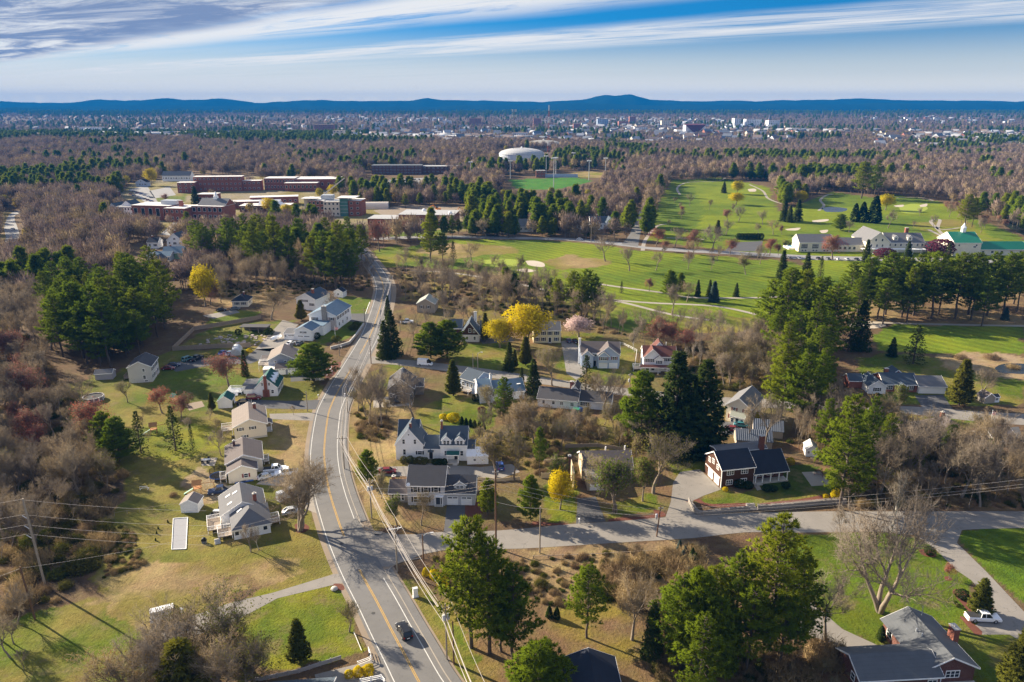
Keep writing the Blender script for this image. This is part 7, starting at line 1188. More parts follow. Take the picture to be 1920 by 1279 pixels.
# ================================================================ poles, wires
PWOOD = mat('brown_pole_wood', (.13, .075, .045), .9, .25, 1.5); GWOOD = mat('grey_pole_wood', (.26, .22, .17), .9, .25, 1.5); WIRE = mat('wire_aluminium', (.42, .38, .34), .5, .1); CERA = mat('grey_porcelain', (.45, .45, .46), .4, .1)
POLE = {}
def pole(key, px, py, ptop, label, arm=0.0, az=0.0, tr=0, m=None, lean=(0, 0), r_=.17, lamp=0):
    g_ = G(px, py); hh = HT(px, py, ptop); t_ = thing('utility_pole', label, 'pole', g_, R(az)); tx, ty = lean
    MB().tube([(0, 0, -.5), (tx * .5, ty * .5, hh * .5), (tx, ty, hh)], [r_, r_ * .88, r_ * .7], 8).build('post', m or GWOOD, t_)
    if arm:
        c_ = MB().box(-arm, arm, -.22, -.1, hh - .75, hh - .6).build('crossarm', GWOOD if tr < 3 else WT, t_); c_.location = (tx, ty, 0)
        for a in (-.95, -.5, .5, .95): MB().lathe([(.05, hh - .6), (.09, hh - .5), (.05, hh - .42), (.07, hh - .34)], 8, a * arm, -.16).build('insulator', CERA, c_)
        MB().tube([(-arm * .6, -.17, hh - .7), (0, -.12, hh - 1.5)], .03, 4).tube([(arm * .6, -.17, hh - .7), (0, -.12, hh - 1.5)], .03, 4).build('brace', METAL, c_)
    for k in range(tr % 3): o = MB().lathe([(.26, -.55), (.28, -.5), (.28, .4), (.2, .52)], 12).build('transformer', CERA, t_); o.location = (-.38 + .76 * k, -.25, hh - 2.4)
    if lamp: l_ = MB().tube([(0, 0, hh - .3), (lamp * .6, 0, hh + .3), (lamp, 0, hh + .35)], .06, 6).build('lamp_arm', METAL, t_); MB().box(lamp - .1, lamp + .6, -.15, .15, hh + .22, hh + .38).build('lamp_head', CERA, l_)
    POLE[key] = (Vector((g_.x, g_.y, hh)), R(az), arm); return t_
pole('m0', 905, 1420, 1300, 'roadside utility pole below the pine clump', 1.3, 30, 1); pole('m1', 838, 1237, 1132, 'roadside utility pole with crossarm, insulators and a grey box', 1.3, 28, 2); pole('m2', 745, 1072, 985, 'utility pole with white crossarm at the street corner', 1.3, 20, 3); pole('m3', 697, 972, 897, 'utility pole with transformers before the grey colonial', 1.3, 14, 2); pole('m4', 646, 880, 817, 'utility pole with crossarm on the curve of the road', 1.3, 2, 0); pole('m5', 652, 774, 727, 'utility pole on the kerb below the bare roadside trees', .0, -25, 1); pole('m6', 696, 682, 634, 'dark utility pole at the upper side-street corner', .9, -30, 0, PWOOD); pole('m7', 735, 562, 515, 'utility pole with crossarm at the road bend', 1.2, -5, 0)
pole('s0', 795, 1074, 1003, 'brown pole with a street lamp at the corner', 0, 10, 0, PWOOD, lamp=1.6); pole('s1', 930, 1028, 880, 'tall red-brown utility pole beside the street', .6, 5, 0, PWOOD, r_=.22); pole('s2', 1012, 1037, 950, 'thin grey pole on the edge of the brush lot'); pole('s3', 1231, 1006, 948, 'leaning brown pole with transformer at the driveway mouth', .5, 5, 1, PWOOD, (.5, 0)); pole('s4', 1990, 985, 880, 'utility pole at the end of the street', .6)
pole('m8', 851, 1245, 1165, 'short dark pole beside the crossarm pole', 0, 0, 0, PWOOD)
pole('l0', 86, 1102, 935, 'tall grey transmission pole with three side arms in the thicket', 0, 0, 0, GWOOD, (-.7, 0), .24); pole('l1', 66, 1161, 1063, 'dark brown utility pole on the meadow edge', 0, 0, 0, PWOOD, (-.6, 0), .2)
o = [x for x in C.objects if x.get('label', '').startswith('tall grey transmission')][0]
for z in (16.4, 14.2, 12.2): MB().tube([(-.5, 0, z - 1.2), (-1.5, 0, z - .4)], .08, 5).build('side_arm', METAL, o)
pole('a1', 637, 668, 640, 'grey pole before the low roadside wall'); pole('a2', 577, 772, 734, 'pale pole beside the round leafless bush'); pole('a3', 684, 605, 577, 'grey pole with a long white arm above the driveway'); pole('a4', 887, 692, 663, 'thin pole by the side street'); pole('a5', 896, 694, 662, 'pale pole with lamp by the side street', lamp=1.2); pole('a6', 1180, 738, 700, 'pole between the grey gabled and red-roofed houses', .6, 0, 1); pole('a7', 1108, 454, 421, 'pale pole on the golf road'); pole('a8', 935, 442, 415, 'pole before the grey wood house'); pole('a9', 341, 444, 414, 'pole in the school car park')
t_ = thing('swing_gate_arm', 'long white slanting arm beside the driveway pole', 'barrier', G(685, 603)); g2 = G(694, 578) - G(685, 603); MB().tube([(.3, 0, 3.5), (g2.x, g2.y, 3.0)], .14, 6).build('arm', WT, t_); MB().tube([(g2.x, g2.y, -.2), (g2.x, g2.y, 3.1)], .1, 6).build('arm_post', WT, t_)
def wire(name, label, pts, r_=.03, sag=.6, group=None):
    P_ = []
    for a, b_ in zip(pts[:-1], pts[1:]):
        for k in range(10): t0 = k / 10; q = a.lerp(b_, t0); q.z -= sag * 4 * t0 * (1 - t0); P_.append(q)
    P_.append(pts[-1]); o = MB().tube(P_, r_, 4).build(name, WIRE); return tag(o, label, 'cable', group)
def ap(key, off, dz):
    p_, az, arm = POLE[key]; return p_ + Vector((math.cos(az) * off, math.sin(az) * off, dz))
MK = ['m0', 'm1', 'm2', 'm3', 'm4', 'm5', 'm6', 'm7']
for off, dz, r_, lb in ((-1.2, -.3, .03, 'left power line on the crossarms along the main road'), (-.6, -.3, .03, 'inner left power line along the main road'), (1.2, -.3, .03, 'right power line on the crossarms along the main road'), (.1, -2.6, .045, 'thick cable below the crossarms along the main road'), (.25, -3.4, .04, 'telephone cable along the main road'), (-.1, -4.1, .04, 'lowest telephone cable along the main road')):
    wire('power_line', lb, [ap(k, off, dz) for k in MK], r_, .7)
for off, dz, lb in ((0, -1.0, 'upper wire along the side street'), (.3, -2.2, 'second wire along the side street'), (-.3, -3.0, 'lower wire along the side street')): wire('street_wire', lb, [ap('m3', .1, dz - 1.5), ap('s1', off, dz - 1.2), ap('s3', off, dz), ap('s4', off, dz)], .018, .9)
wire('street_wire', 'wire from the thin grey pole to the tall brown pole', [ap('s1', 0, -7.5), ap('s2', 0, -.4), ap('s3', 0, -2.2)], .025, .4)
for z, lb in ((-.2, 'top transmission wire over the thicket'), (-3.4, 'upper middle transmission wire over the thicket'), (-5.6, 'lower middle transmission wire over the thicket'), (-7.6, 'lowest transmission wire over the thicket')):
    p_ = POLE['l0'][0]; wire('transmission_wire', lb, [p_ + Vector((-60, -14, z - 3)), p_ + Vector((-1.2, 0, z)), p_ + Vector((34, -1, z - 1.8))], .017, .5)
p_ = POLE['l1'][0]; wire('meadow_wire', 'wire crossing the meadow from the dark brown pole', [p_ + Vector((-40, -20, -2)), p_ + Vector((-.6, 0, -.3)), ap('m3', 0, -2.5)], .017, 2.0)
# ================================================================ fences, walls, yard things
def polyfence(name, label, pts, build, step, cat='fence'):
    P_ = [G(*q) for q in pts]; t_ = thing(name, label, cat, P_[0])
    for a, b_ in zip(P_[:-1], P_[1:]):
        n_ = max(1, round((b_ - a).length / step))
        for k in range(n_): build(t_, a.lerp(b_, k / n_) - P_[0], a.lerp(b_, (k + 1) / n_) - P_[0])
    return t_
def board_panel(m, hh):
    def f_(t_, a, b_):
        d_ = (b_ - a).normalized(); n_ = Vector((-d_.y, d_.x, 0)) * .04
        mb = MB(); mb.prism([(a - n_)[:2], (b_ - n_)[:2], (b_ + n_)[:2], (a + n_)[:2]], .05, hh); mb.build('fence_panel', m, t_); MB().box(a.x - .08, a.x + .08, a.y - .08, a.y + .08, -.2, hh + .12).build('fence_post', m, t_)
    return f_
def rails(m, hh, zs, rr=.05):
    def f_(t_, a, b_):
        MB().box(a.x - rr * 1.3, a.x + rr * 1.3, a.y - rr * 1.3, a.y + rr * 1.3, -.2, hh).build('fence_post', m, t_)
        for z in zs: MB().tube([(a.x, a.y, z), (b_.x, b_.y, z)], rr, 4).build('fence_rail', m, t_)
    return f_
polyfence('board_fence', 'weathered grey board fence round the garden shelter', [(469, 651), (410, 653), (324, 658), (364, 620), (441, 607), (490, 598)], board_panel(WOOD, 1.8), 2.5)
polyfence('rail_fence', 'short white rail fence at the lower driveway', [(671, 1250), (697, 1240), (691, 1222)], rails(WT, 1.1, (.35, .7, 1.0), .06), 2.0); polyfence('rail_fence', 'white rail fence below the lower driveway', [(676, 1283), (715, 1275), (722, 1283)], rails(WT, 1.1, (.35, .7, 1.0), .06), 2.0)
polyfence('lattice_fence', 'low slatted lattice fence along the bottom of the lawn', [(480, 1279), (560, 1262), (640, 1236)], board_panel(mat('lattice_wood', (.30, .29, .29), .9, .3, 4), .8), 1.6)
polyfence('picket_fence', 'short white picket fence beside the big round pine', [(592, 714), (608, 714)], rails(WT, 1.0, (.3, .6, .9), .07), 1.2); polyfence('picket_fence', 'short white picket fence by the red mulch', [(612, 706), (622, 692)], rails(WT, 1.0, (.3, .6, .9), .07), 1.2)
polyfence('garden_fence', 'pale split fence beside the farmhouse parking bay', [(893, 900), (930, 903), (975, 900)], board_panel(mat('pale_timber', (.5, .40, .26)), .9), 2.4); polyfence('timber_fence', 'pale wooden fence behind the bright lawn', [(1015, 897), (1062, 896)], board_panel(mat('pale_timber', (.5, .40, .26)), 1.5), 2.4); polyfence('timber_fence', 'pale wooden fence beside the wooden chimney', [(1020, 870), (1062, 866)], board_panel(mat('pale_timber', (.5, .40, .26)), 1.3), 2.4)
polyfence('hedge_fence', 'brown wooden fence below the yellowish hedge', [(1060, 840), (1120, 838), (1182, 848)], board_panel(WOOD, 1.1), 2.5); polyfence('yard_fence', 'low white fence running up the yard beside the grey gabled house', [(1190, 690), (1194, 660), (1170, 648), (1150, 645)], rails(WT, 1.1, (.5, 1.0), .05), 2.6); polyfence('guard_rail', 'low grey rail along the edge of the brush lot', [(1000, 1047), (1110, 1043), (1230, 1036)], rails(WOOD, .7, (.55,), .07), 3.0)
polyfence('wire_fence', 'thin grey fence across the yard', [(215, 968), (262, 960), (335, 950)], rails(WOOD, 1.0, (.9,), .03), 2.4)
STW = MATS['grey_fieldstone']
def stonewall(label, pts, hh, wd=.55):
    P_ = catmull([G(*q) for q in pts], 4); t_ = thing('stone_wall', label, 'wall', P_[0]); g_ = random.Random(3); core = MB(); st = MB()
    for a, b_ in zip(P_[:-1], P_[1:]):
        a, b_ = a - P_[0], b_ - P_[0]; d_ = (b_ - a).normalized(); n_ = Vector((-d_.y, d_.x, 0)); ln = (b_ - a).length; core.prism([(a - n_ * wd * .4)[:2], (b_ - n_ * wd * .4)[:2], (b_ + n_ * wd * .4)[:2], (a + n_ * wd * .4)[:2]], -.1, hh * .9); x = 0
        while x < ln:
            w_ = g_.uniform(.3, .6); z = 0
            while z < hh:
                hz = g_.uniform(.18, .36); pr = wd / 2 + g_.uniform(-.03, .08); c_ = a + d_ * (x + w_ / 2); e1 = d_ * w_ * .47
                for s in (-1, 1): q0, q1 = c_ - e1, c_ + e1; st.prism([(q0 + n_ * s * .1)[:2], (q1 + n_ * s * .1)[:2], (q1 + n_ * s * pr)[:2], (q0 + n_ * s * pr)[:2]][::s if s > 0 else -1], z + .015, min(z + hz, hh + .12))
                z += hz
            x += w_
    core.build('wall_core', STW, t_); o = st.build('stones', STW, t_); o['kind'] = 'stuff'; return t_
stonewall('dry stone retaining wall along the street below the brown house', [(1420, 956), (1455, 954), (1501, 950), (1545, 946), (1585, 944)], 1.15); stonewall('curved dry stone wall at the mouth of the brown house driveway', [(1404, 957.5), (1370, 960), (1335, 964), (1312, 966), (1300, 955), (1293, 942)], 1.0)
t_ = thing('stone_steps', 'stone steps between the two lengths of stone wall', 'steps', G(1412, 957), R(5))
for k in range(5): MB().box(-1.0, 1.0, k * .4, k * .4 + .42, -.1, .16 * (k + 1)).build('step', STW, t_)
P_ = [G(*q) for q in ((620, 655), (640, 650), (655, 645), (668, 630), (682, 610))]; t_ = thing('retaining_wall', 'low grey roadside retaining wall with white coping round the flagpole lawn', 'wall', P_[0])
for a, b_ in zip(P_[:-1], P_[1:]):
    a, b_ = a - P_[0], b_ - P_[0]; d_ = (b_ - a).normalized(); n_ = Vector((-d_.y, d_.x, 0)) * .2; MB().prism([(a - n_)[:2], (b_ - n_)[:2], (b_ + n_)[:2], (a + n_)[:2]], -.1, 1.0).build('wall_section', CONCW, t_); n_ *= 1.15; MB().prism([(a - n_)[:2], (b_ - n_)[:2], (b_ + n_)[:2], (a + n_)[:2]], 1.005, 1.08).build('coping', CONCW, t_)
def flagpole(px, py, ptop, lb, fl=True):
    hh = HT(px, py, ptop); t_ = thing('flagpole', lb, 'flagpole', G(px, py)); MB().tube([(0, 0, -.2), (0, 0, hh)], [.08, .05], 8).build('pole', WT, t_); MB().lathe([(.02, hh), (.1, hh + .08), (.02, hh + .2)], 8).build('finial', METAL, t_)
    if fl:
        f_ = MB()
        for k in range(7): f_.add([(.06, .02 * math.sin(k), hh - .3 - k * .15), (1.3, .25, hh - .5 - k * .15), (1.3, .27, hh - .65 - k * .15), (.06, .04, hh - .45 - k * .15)], [(0, 1, 2, 3)])
        o = f_.build('flag', mat('flag_red', (.45, .05, .05), .8, .1), t_); o.data.materials.append(WT); [setattr(p_, 'material_index', i_ % 2) for i_, p_ in enumerate(o.data.polygons)]; MB().box(.07, .55, .1, .12, hh - .8, hh - .3).build('flag_canton', mat('flag_blue', (.03, .05, .16), .8, .1), t_)
flagpole(629, 634, 612, 'flagpole with a striped flag above the golden yew'); flagpole(1856, 798, 770, 'pale flagpole with a striped flag by the side street')
def simple(name, label, cat, px, py, parts, ang=0, group=None):
    t_ = thing(name, label, cat, G(px, py), R(ang), group)
    for nm, mb, m in parts: mb.build(nm, m, t_)
    return t_
GRNP = mat('green_plastic', (.02, .16, .10), .5, .1); BLUP = mat('blue_plastic', (.03, .08, .25), .5, .1)
simple('utility_cabinet', 'white utility cabinet on the verge beside the sidewalk', 'cabinet', 779, 1119, [('body', MB().box(-.45, .45, -.3, .3, 0, 1.9), WT), ('lid', MB().box(-.5, .5, -.35, .35, 1.905, 2.0), CERA), ('plinth', MB().box(-.6, .6, -.45, .45, 0, .12), CONCW)], 20)
simple('boulder', 'pale boulder in a mulch ring by the driveway', 'rock', 627, 1106, [('rock', MB().lathe([(.55, 0), (.72, .22), (.6, .5), (.3, .68), (.05, .72)], 9), mat('pale_granite', (.42, .39, .35), .9, .3, 2))], 20)
for px, py, lb in ((597, 747, 'white mailbox by the long driveway'), (693, 1238, 'dark mailbox on the white rail fence'), (1086, 982, 'mailbox at the driveway lawn corner'), (640, 655, 'white mailbox by the retaining wall'), (623, 702, 'white mailbox in the red mulch')):
    simple('mailbox', lb, 'mailbox', px, py, [('post', MB().box(-.06, .06, -.06, .06, -.2, 1.1), WT), ('box', MB().box(-.16, .16, -.3, .3, 1.1, 1.3).lathe([(.16, 1.3), (.12, 1.38), (.02, 1.42)], 8), BLK if 'dark' in lb else WT)])
simple('storm_drain', 'pale concrete storm drain at the street corner', 'drain', 709, 1000, [('slab', MB().box(-.9, .9, -.5, .5, 0, .2), CONC), ('grate', MB().box(-.5, .5, -.9, -.52, 0, .06), BLK)], -10)
t_ = simple('above_ground_pool', 'round above-ground pool with dark cover', 'pool', 176, 750, [('pool_wall', MB().lathe([(3.0, 0), (3.0, 1.25), (3.15, 1.3), (3.15, 1.38), (2.8, 1.38), (2.8, 1.1), (.1, .9)], 24), mat('pool_side', (.16, .15, .16), .7, .15)), ('cover', MB().lathe([(2.78, 1.15), (1.5, 1.05), (.1, 1.25)], 20), BLK)])
for k in range(12): q = 6.283 * k / 12; MB().box(3.05 * math.cos(q) - .1, 3.05 * math.cos(q) + .1, 3.05 * math.sin(q) - .1, 3.05 * math.sin(q) + .1, 0, 1.4).build('upright', WT, t_)
t_ = simple('trampoline', 'round trampoline with dark net beside the beige cape', 'trampoline', 411, 897, [('bed', MB().lathe([(2.0, .8), (2.0, .85), (.05, .85)], 20), BLK), ('pad', MB().lathe([(2.25, .78), (2.25, .9), (2.0, .9), (2.0, .78)], 20), BLUP)])
for k in range(8): q = 6.283 * k / 8; MB().tube([(2.2 * math.cos(q), 2.2 * math.sin(q), 0), (2.2 * math.cos(q), 2.2 * math.sin(q), 2.6)], .05, 5).build('net_pole', BLK, t_)
nm_, tt = newmat('dark_net'); tb = tt.nodes.new('ShaderNodeBsdfTransparent'); db = tt.nodes.new('ShaderNodeBsdfDiffuse'); db.inputs[0].default_value = (.02, .02, .025, 1); mxs = tt.nodes.new('ShaderNodeMixShader'); mxs.inputs[0].default_value = .5; oo = tt.nodes.new('ShaderNodeOutputMaterial'); tt.links.new(tb.outputs[0], mxs.inputs[1]); tt.links.new(db.outputs[0], mxs.inputs[2]); tt.links.new(mxs.outputs[0], oo.inputs[0])
MB().add([(2.2 * math.cos(6.283 * k / 20), 2.2 * math.sin(6.283 * k / 20), z) for z in (.9, 2.5) for k in range(20)], [(k, (k + 1) % 20, 20 + (k + 1) % 20, 20 + k) for k in range(20)]).build('net', nm_, t_)
def playset(px, py, ang, lb, big_=True):
    t_ = thing('swing_set', lb, 'playset', G(px, py), R(ang))
    for x in (0, 1.6):
        for y in (0, 1.6): MB().box(x - .06, x + .06, y - .06, y + .06, 0, 2.4).build('tower_post', CWD, t_)
    MB().box(-.1, 1.7, -.1, 1.7, 1.3, 1.4).build('platform', CWD, t_); rf = MB(); rf.slab([(-.3, -.3, 2.4), (1.9, -.3, 2.4), (1.9, .8, 3.4), (-.3, .8, 3.4)], .05); rf.slab([(1.9, 1.9, 2.4), (-.3, 1.9, 2.4), (-.3, .8, 3.4), (1.9, .8, 3.4)], .05); rf.build('canopy', CWD if big_ else GREEN_R, t_)
    MB().tube([(1.7, .8, 2.3), (4.6, .8, 2.3)], .07, 6).build('swing_beam', CWD, t_); MB().tube([(4.6, 0, 0), (4.6, .8, 2.3)], .06, 5).tube([(4.6, 1.6, 0), (4.6, .8, 2.3)], .06, 5).build('a_frame', CWD, t_); MB().slab([(-2.4, .4, .1), (-.1, .4, 1.35), (-.1, 1.1, 1.35), (-2.4, 1.1, .1)], .06).build('slide', GRNP if big_ else mat('yellow_plastic', (.6, .42, .05), .5, .1), t_)
    for x in (2.6, 3.6): s_ = MB().box(x - .22, x + .22, .7, .9, .5, .55).build('swing_seat', BLK, t_); MB().tube([(x - .2, .8, .55), (x - .2, .8, 2.25)], .02, 4).tube([(x + .2, .8, .55), (x + .2, .8, 2.25)], .02, 4).build('swing_chain', METAL, s_)
playset(364, 927, 15, 'cedar swing set with tower behind the white shed'); playset(322, 757, -30, 'small yellow-slide playset on the lawn', False); playset(283, 815, 20, 'weathered playset under the larches')
simple('goal', 'small white soccer goal lying on the lawn', 'goal', 270, 919, [('goal_frame', MB().tube([(-.9, 0, .05), (-.9, 0, 1.0), (.9, 0, 1.0), (.9, 0, .05)], .06, 5).tube([(-.9, 0, .06), (-.9, 1.0, .06), (.9, 1.0, .06), (.9, 0, .06)], .06, 5), WT)], 8)
t_ = simple('hockey_goal', 'small goal with netting on the paved court', 'goal', 1534, 893, [('goal_frame', MB().tube([(-1, 0, .05), (-1, 0, 1.5), (1, 0, 1.5), (1, 0, .05)], .05, 5).tube([(-1, 0, .05), (-1, 1.1, .05), (1, 1.1, .05), (1, 0, .05)], .05, 5), MRN)], -40); MB().add([(-1, 0, 1.5), (1, 0, 1.5), (1, 1.1, .05), (-1, 1.1, .05)], [(0, 1, 2, 3)]).build('net', nm_, t_)
simple('garden_bin', 'large green covered bin behind the long ranch', 'bin', 1080, 776, [('body', MB().box(-.9, .9, -.8, .8, 0, 1.6), GRNP), ('lid', MB().box(-1, 1, -.9, .9, 1.605, 1.75), GRNP)], -8); simple('garden_tractor', 'green garden tractor behind the long ranch', 'tractor', 1064, 777, [('body', MB().box(-.9, .9, -.4, .4, .4, .9).box(-.9, -.2, -.4, .4, .9, 1.2), GRNP), ('wheels', MB().lathe([(.35, -.5), (.35, -.3)], 10), TYRE), ('seat', MB().box(-.7, -.3, -.25, .25, 1.205, 1.4), BLK)], 5)
t_ = simple('rain_barrel', 'blue round tank beside the green bin', 'barrel', 1089, 772, [('barrel', MB().lathe([(.6, 0), (.75, .3), (.75, 1.2), (.6, 1.5), (.1, 1.55)], 14), BLUP), ('lid', MB().lathe([(.3, 1.55), (.28, 1.65), (.05, 1.66)], 10), BLK)])
def chairset(px, py, lb, ang=0):
    t_ = thing('patio_table', lb, 'table', G(px, py), R(ang)); MB().box(-.9, .9, -.5, .5, .7, .76).build('tabletop', METAL, t_)
    for x in (-.8, .8):
        for y in (-.4, .4): MB().box(x - .04, x + .04, y - .04, y + .04, 0, .7).build('leg', BLK, t_)
    for k, (x, y, a) in enumerate(((-.7, -1.0, 0), (.7, -1.0, 0), (0, 1.0, 180))): c_ = thing('patio_chair', lb.replace('table', 'chair beside the table'), 'chair', G(px, py) + Vector((x, y, 0)), R(a), 'chairs at the ' + lb); MB().box(-.28, .28, -.28, .28, .4, .46).build('seat', BLK, c_); MB().box(-.28, .28, -.3, -.25, .46, .95).build('backrest', BLK, c_); MB().box(-.26, -.2, -.26, .26, 0, .4).box(.2, .26, -.26, .26, 0, .4).build('leg_frame', BLK, c_)
chairset(408, 962, 'patio table on the skylight house terrace'); chairset(388, 866, 'patio table on the lawn slab', 10)
simple('barbecue', 'black covered barbecue beside the skylight house deck', 'barbecue', 383, 1018, [('body', MB().box(-.5, .5, -.3, .3, .5, .95).lathe([(.42, .95), (.4, 1.2), (.15, 1.32)], 10), BLK), ('cart', MB().box(-.45, .45, -.28, .28, 0, .5), DKM)]); simple('rubber_plant_pot', 'round dark planter by the deck stair', 'planter', 396, 990, [('pot', MB().lathe([(.3, 0), (.45, .5), (.4, .52), (.1, .5)], 12), BLK)])
simple('kayak', 'long blue kayak lying by the beige cape wall', 'kayak', 458, 905, [('hull', MB().add(*loft([(x, [(-w_, .25), (0, .05), (w_, .25), (0, .4)]) for x, w_ in ((-2.2, .03), (-1, .3), (1, .3), (2.2, .03))])), BLUP), ('seat_well', MB().box(-.4, .4, -.2, .2, .401, .45), BLK)], 22)
t_ = thing('rubble_terrace', 'jumble of pale paving stones behind the board fence', 'stone heap', G(440, 640)); g_ = random.Random(5)
for k in range(70): a, b_ = g_.uniform(-12, 12), g_.uniform(-6, 8); s_ = g_.uniform(.25, .8); o = MB().box(-s_, s_, -s_ * .7, s_ * .7, 0, g_.uniform(.15, .5)).build('stone', mat('pinkish_flagstone', (.34, .28, .26), .9, .25, 2) if k % 3 else STW, t_); o.location = (a, b_, 0); o.rotation_euler = (0, 0, g_.uniform(0, 3))
t_ = thing('raised_bed', 'timber raised garden bed behind the long ranch', 'garden bed', G(1068, 800), R(-4))
for a in ((-3.5, 3.5, -1.5, -1.3), (-3.5, 3.5, 1.3, 1.5), (-3.5, -3.3, -1.3, 1.3), (3.3, 3.5, -1.3, 1.3)): MB().box(*a, 0, .5).build('board', WOOD, t_)
MB().box(-3.29, 3.29, -1.29, 1.29, 0, .35).build('soil', mat('dark_soil', (.05, .035, .025), .95, .3, 3), t_)
t_ = thing('raised_bed', 'lower timber garden bed with bare brown soil', 'garden bed', G(1115, 806), R(-4))
for a in ((-3.2, 3.2, -1.2, -1.0), (-3.2, 3.2, 1.0, 1.2), (-3.2, -3.0, -1.0, 1.0), (3.0, 3.2, -1.0, 1.0)): MB().box(*a, 0, .4).build('board', WOOD, t_)
MB().box(-2.99, 2.99, -.99, .99, 0, .28).build('soil', MATS['dark_soil'], t_)
for px, py, an, lb, k in ((1280, 1150, 0, 'fallen log under the driveway pines', 4), (1480, 1245, 20, 'stump log below the curved driveway', 3)): simple('fallen_log', lb, 'log', px, py, [('trunk', MB().tube([(0, 0, .2), (k, .6, .25)], [.25, .16], 7), BARK), ('branch', MB().tube([(k * .5, .3, .3), (k * .6, 1.2, .5)], [.1, .05], 5), BARK)], an)
for px, py, lb in ((660, 1210, 'short white rail post line beside the budding tree'),): polyfence('edge_rail', lb, [(664, 1188), (678, 1222)], rails(WT, .3, (.25,), .05), 3)
# ================================================================ far woods, town and hills
def gn_scatter(name, label, kinds, P, S, group_kind='stuff'):
    """one mass of far-off trees: instances of the trees above on given points"""
    me = bpy.data.meshes.new(name); me.vertices.add(len(P)); me.vertices.foreach_set('co', np.asarray(P, np.float32).ravel())
    for nm, tp, arr in (('size', 'FLOAT', S), ('turn', 'FLOAT', rng.uniform(0, 6.28, len(P)))):
        a = me.attributes.new(nm, tp, 'POINT'); a.data.foreach_set('value', np.asarray(arr, np.float32))
    pk = me.attributes.new('pick', 'INT', 'POINT'); pk.data.foreach_set('value', rng.integers(0, len(kinds), len(P)).astype(np.int32))
    o = link(name, me); tag(o, label, None, None, 'stuff')
    ng = bpy.data.node_groups.new(name, 'GeometryNodeTree'); ng.interface.new_socket('Geometry', in_out='INPUT', socket_type='NodeSocketGeometry'); ng.interface.new_socket('Geometry', in_out='OUTPUT', socket_type='NodeSocketGeometry')
    nn = ng.nodes; gi = nn.new('NodeGroupInput'); go = nn.new('NodeGroupOutput'); ip = nn.new('GeometryNodeInstanceOnPoints'); jn = nn.new('GeometryNodeJoinGeometry')
    for obs in reversed(kinds):
        j2 = nn.new('GeometryNodeJoinGeometry'); g2 = nn.new('GeometryNodeGeometryToInstance')
        for ob in obs: oi = nn.new('GeometryNodeObjectInfo'); oi.inputs['Object'].default_value = ob; oi.inputs['As Instance'].default_value = False; oi.transform_space = 'ORIGINAL'; ng.links.new(oi.outputs['Geometry'], j2.inputs[0])
        ng.links.new(j2.outputs[0], g2.inputs[0]); ng.links.new(g2.outputs[0], jn.inputs[0])
    def attr(nm, tp): n_ = nn.new('GeometryNodeInputNamedAttribute'); n_.data_type = tp; n_.inputs['Name'].default_value = nm; return n_.outputs['Attribute']
    ng.links.new(gi.outputs[0], ip.inputs['Points']); ng.links.new(jn.outputs[0], ip.inputs['Instance']); ip.inputs['Pick Instance'].default_value = True; ng.links.new(attr('pick', 'INT'), ip.inputs['Instance Index'])
    cx = nn.new('ShaderNodeCombineXYZ'); ng.links.new(attr('turn', 'FLOAT'), cx.inputs[2]); ng.links.new(cx.outputs[0], ip.inputs['Rotation']); ng.links.new(attr('size', 'FLOAT'), ip.inputs['Scale']); ng.links.new(ip.outputs[0], go.inputs[0])
    md = o.modifiers.new('scatter', 'NODES'); md.node_group = ng; return o
# a few real far trees of each kind (the woods repeat their shapes)
FARK = {}
def fartree(kind, i, px, py, hgt, lb): o = plant(kind, px, py, h=hgt, label=lb, i=i); FARK.setdefault(kind, []).append([c_ for c_ in o.children]); return o
fartree('farbare', 0, 870, 420, 14, 'bare tree at the edge of the wood behind the golf road'); fartree('farbare', 1, 1000, 425, 14, 'bare tree between the grey and white wood houses'); fartree('farbare', 2, 1060, 420, 15, 'bare tree beside the little white cottage')
fartree('farpine', 0, 770, 372, 20, 'pine on the bank above the gymnasium'); fartree('farpine', 1, 800, 368, 22, 'tall pine behind the gymnasium'); fartree('farpine', 3, 745, 376, 17, 'short pine above the building site'); fartree('farpine', 4, 700, 372, 18, 'round-topped pine beside the school woods'); fartree('farpine', 2, 835, 372, 20, 'pine at the wood edge right of the gymnasium')
fartree('farleafy', 0, 470, 402, 11, 'ochre leafing tree before the dining hall'); fartree('farleafy', 1, 600, 372, 11, 'ochre leafing tree behind the new school block')
OPEN = [W(q) for q in ([(1215, 455), (1225, 400), (1258, 338), (1440, 340), (1470, 395), (1545, 358), (1640, 366), (1770, 374), (1930, 440), (1930, 560), (1600, 610), (1400, 625), (1180, 630), (1060, 600), (880, 545), (745, 505), (690, 470), (820, 446), (1000, 446), (1170, 452)],
        [(190, 412), (220, 375), (245, 345), (320, 332), (470, 330), (490, 340), (620, 335), (640, 372), (700, 388), (880, 385), (885, 432), (840, 440), (700, 446), (560, 420), (410, 440), (330, 450), (290, 440)], [(675, 322), (830, 318), (850, 332), (815, 362), (690, 365)], [(945, 330), (1130, 318), (1160, 330), (1120, 350), (1050, 366), (940, 366)], [(0, 395), (45, 395), (60, 480), (0, 480)],
        [(235, 530), (235, 460), (345, 455), (360, 500), (330, 535)], [(935, 440), (935, 422), (1000, 422), (1000, 442)], [(1070, 440), (1075, 418), (1170, 418), (1165, 446)], [(1172, 460), (1195, 395), (1205, 365), (1214, 365), (1206, 460)], [(930, 322), (1030, 318), (1035, 285), (930, 285)])]
NEARZ = [W(q) for q in ([(0, 520), (80, 560), (110, 700), (240, 700), (330, 560), (420, 600), (560, 545), (690, 548), (745, 500), (700, 460), (640, 500), (500, 500), (340, 545)],)]
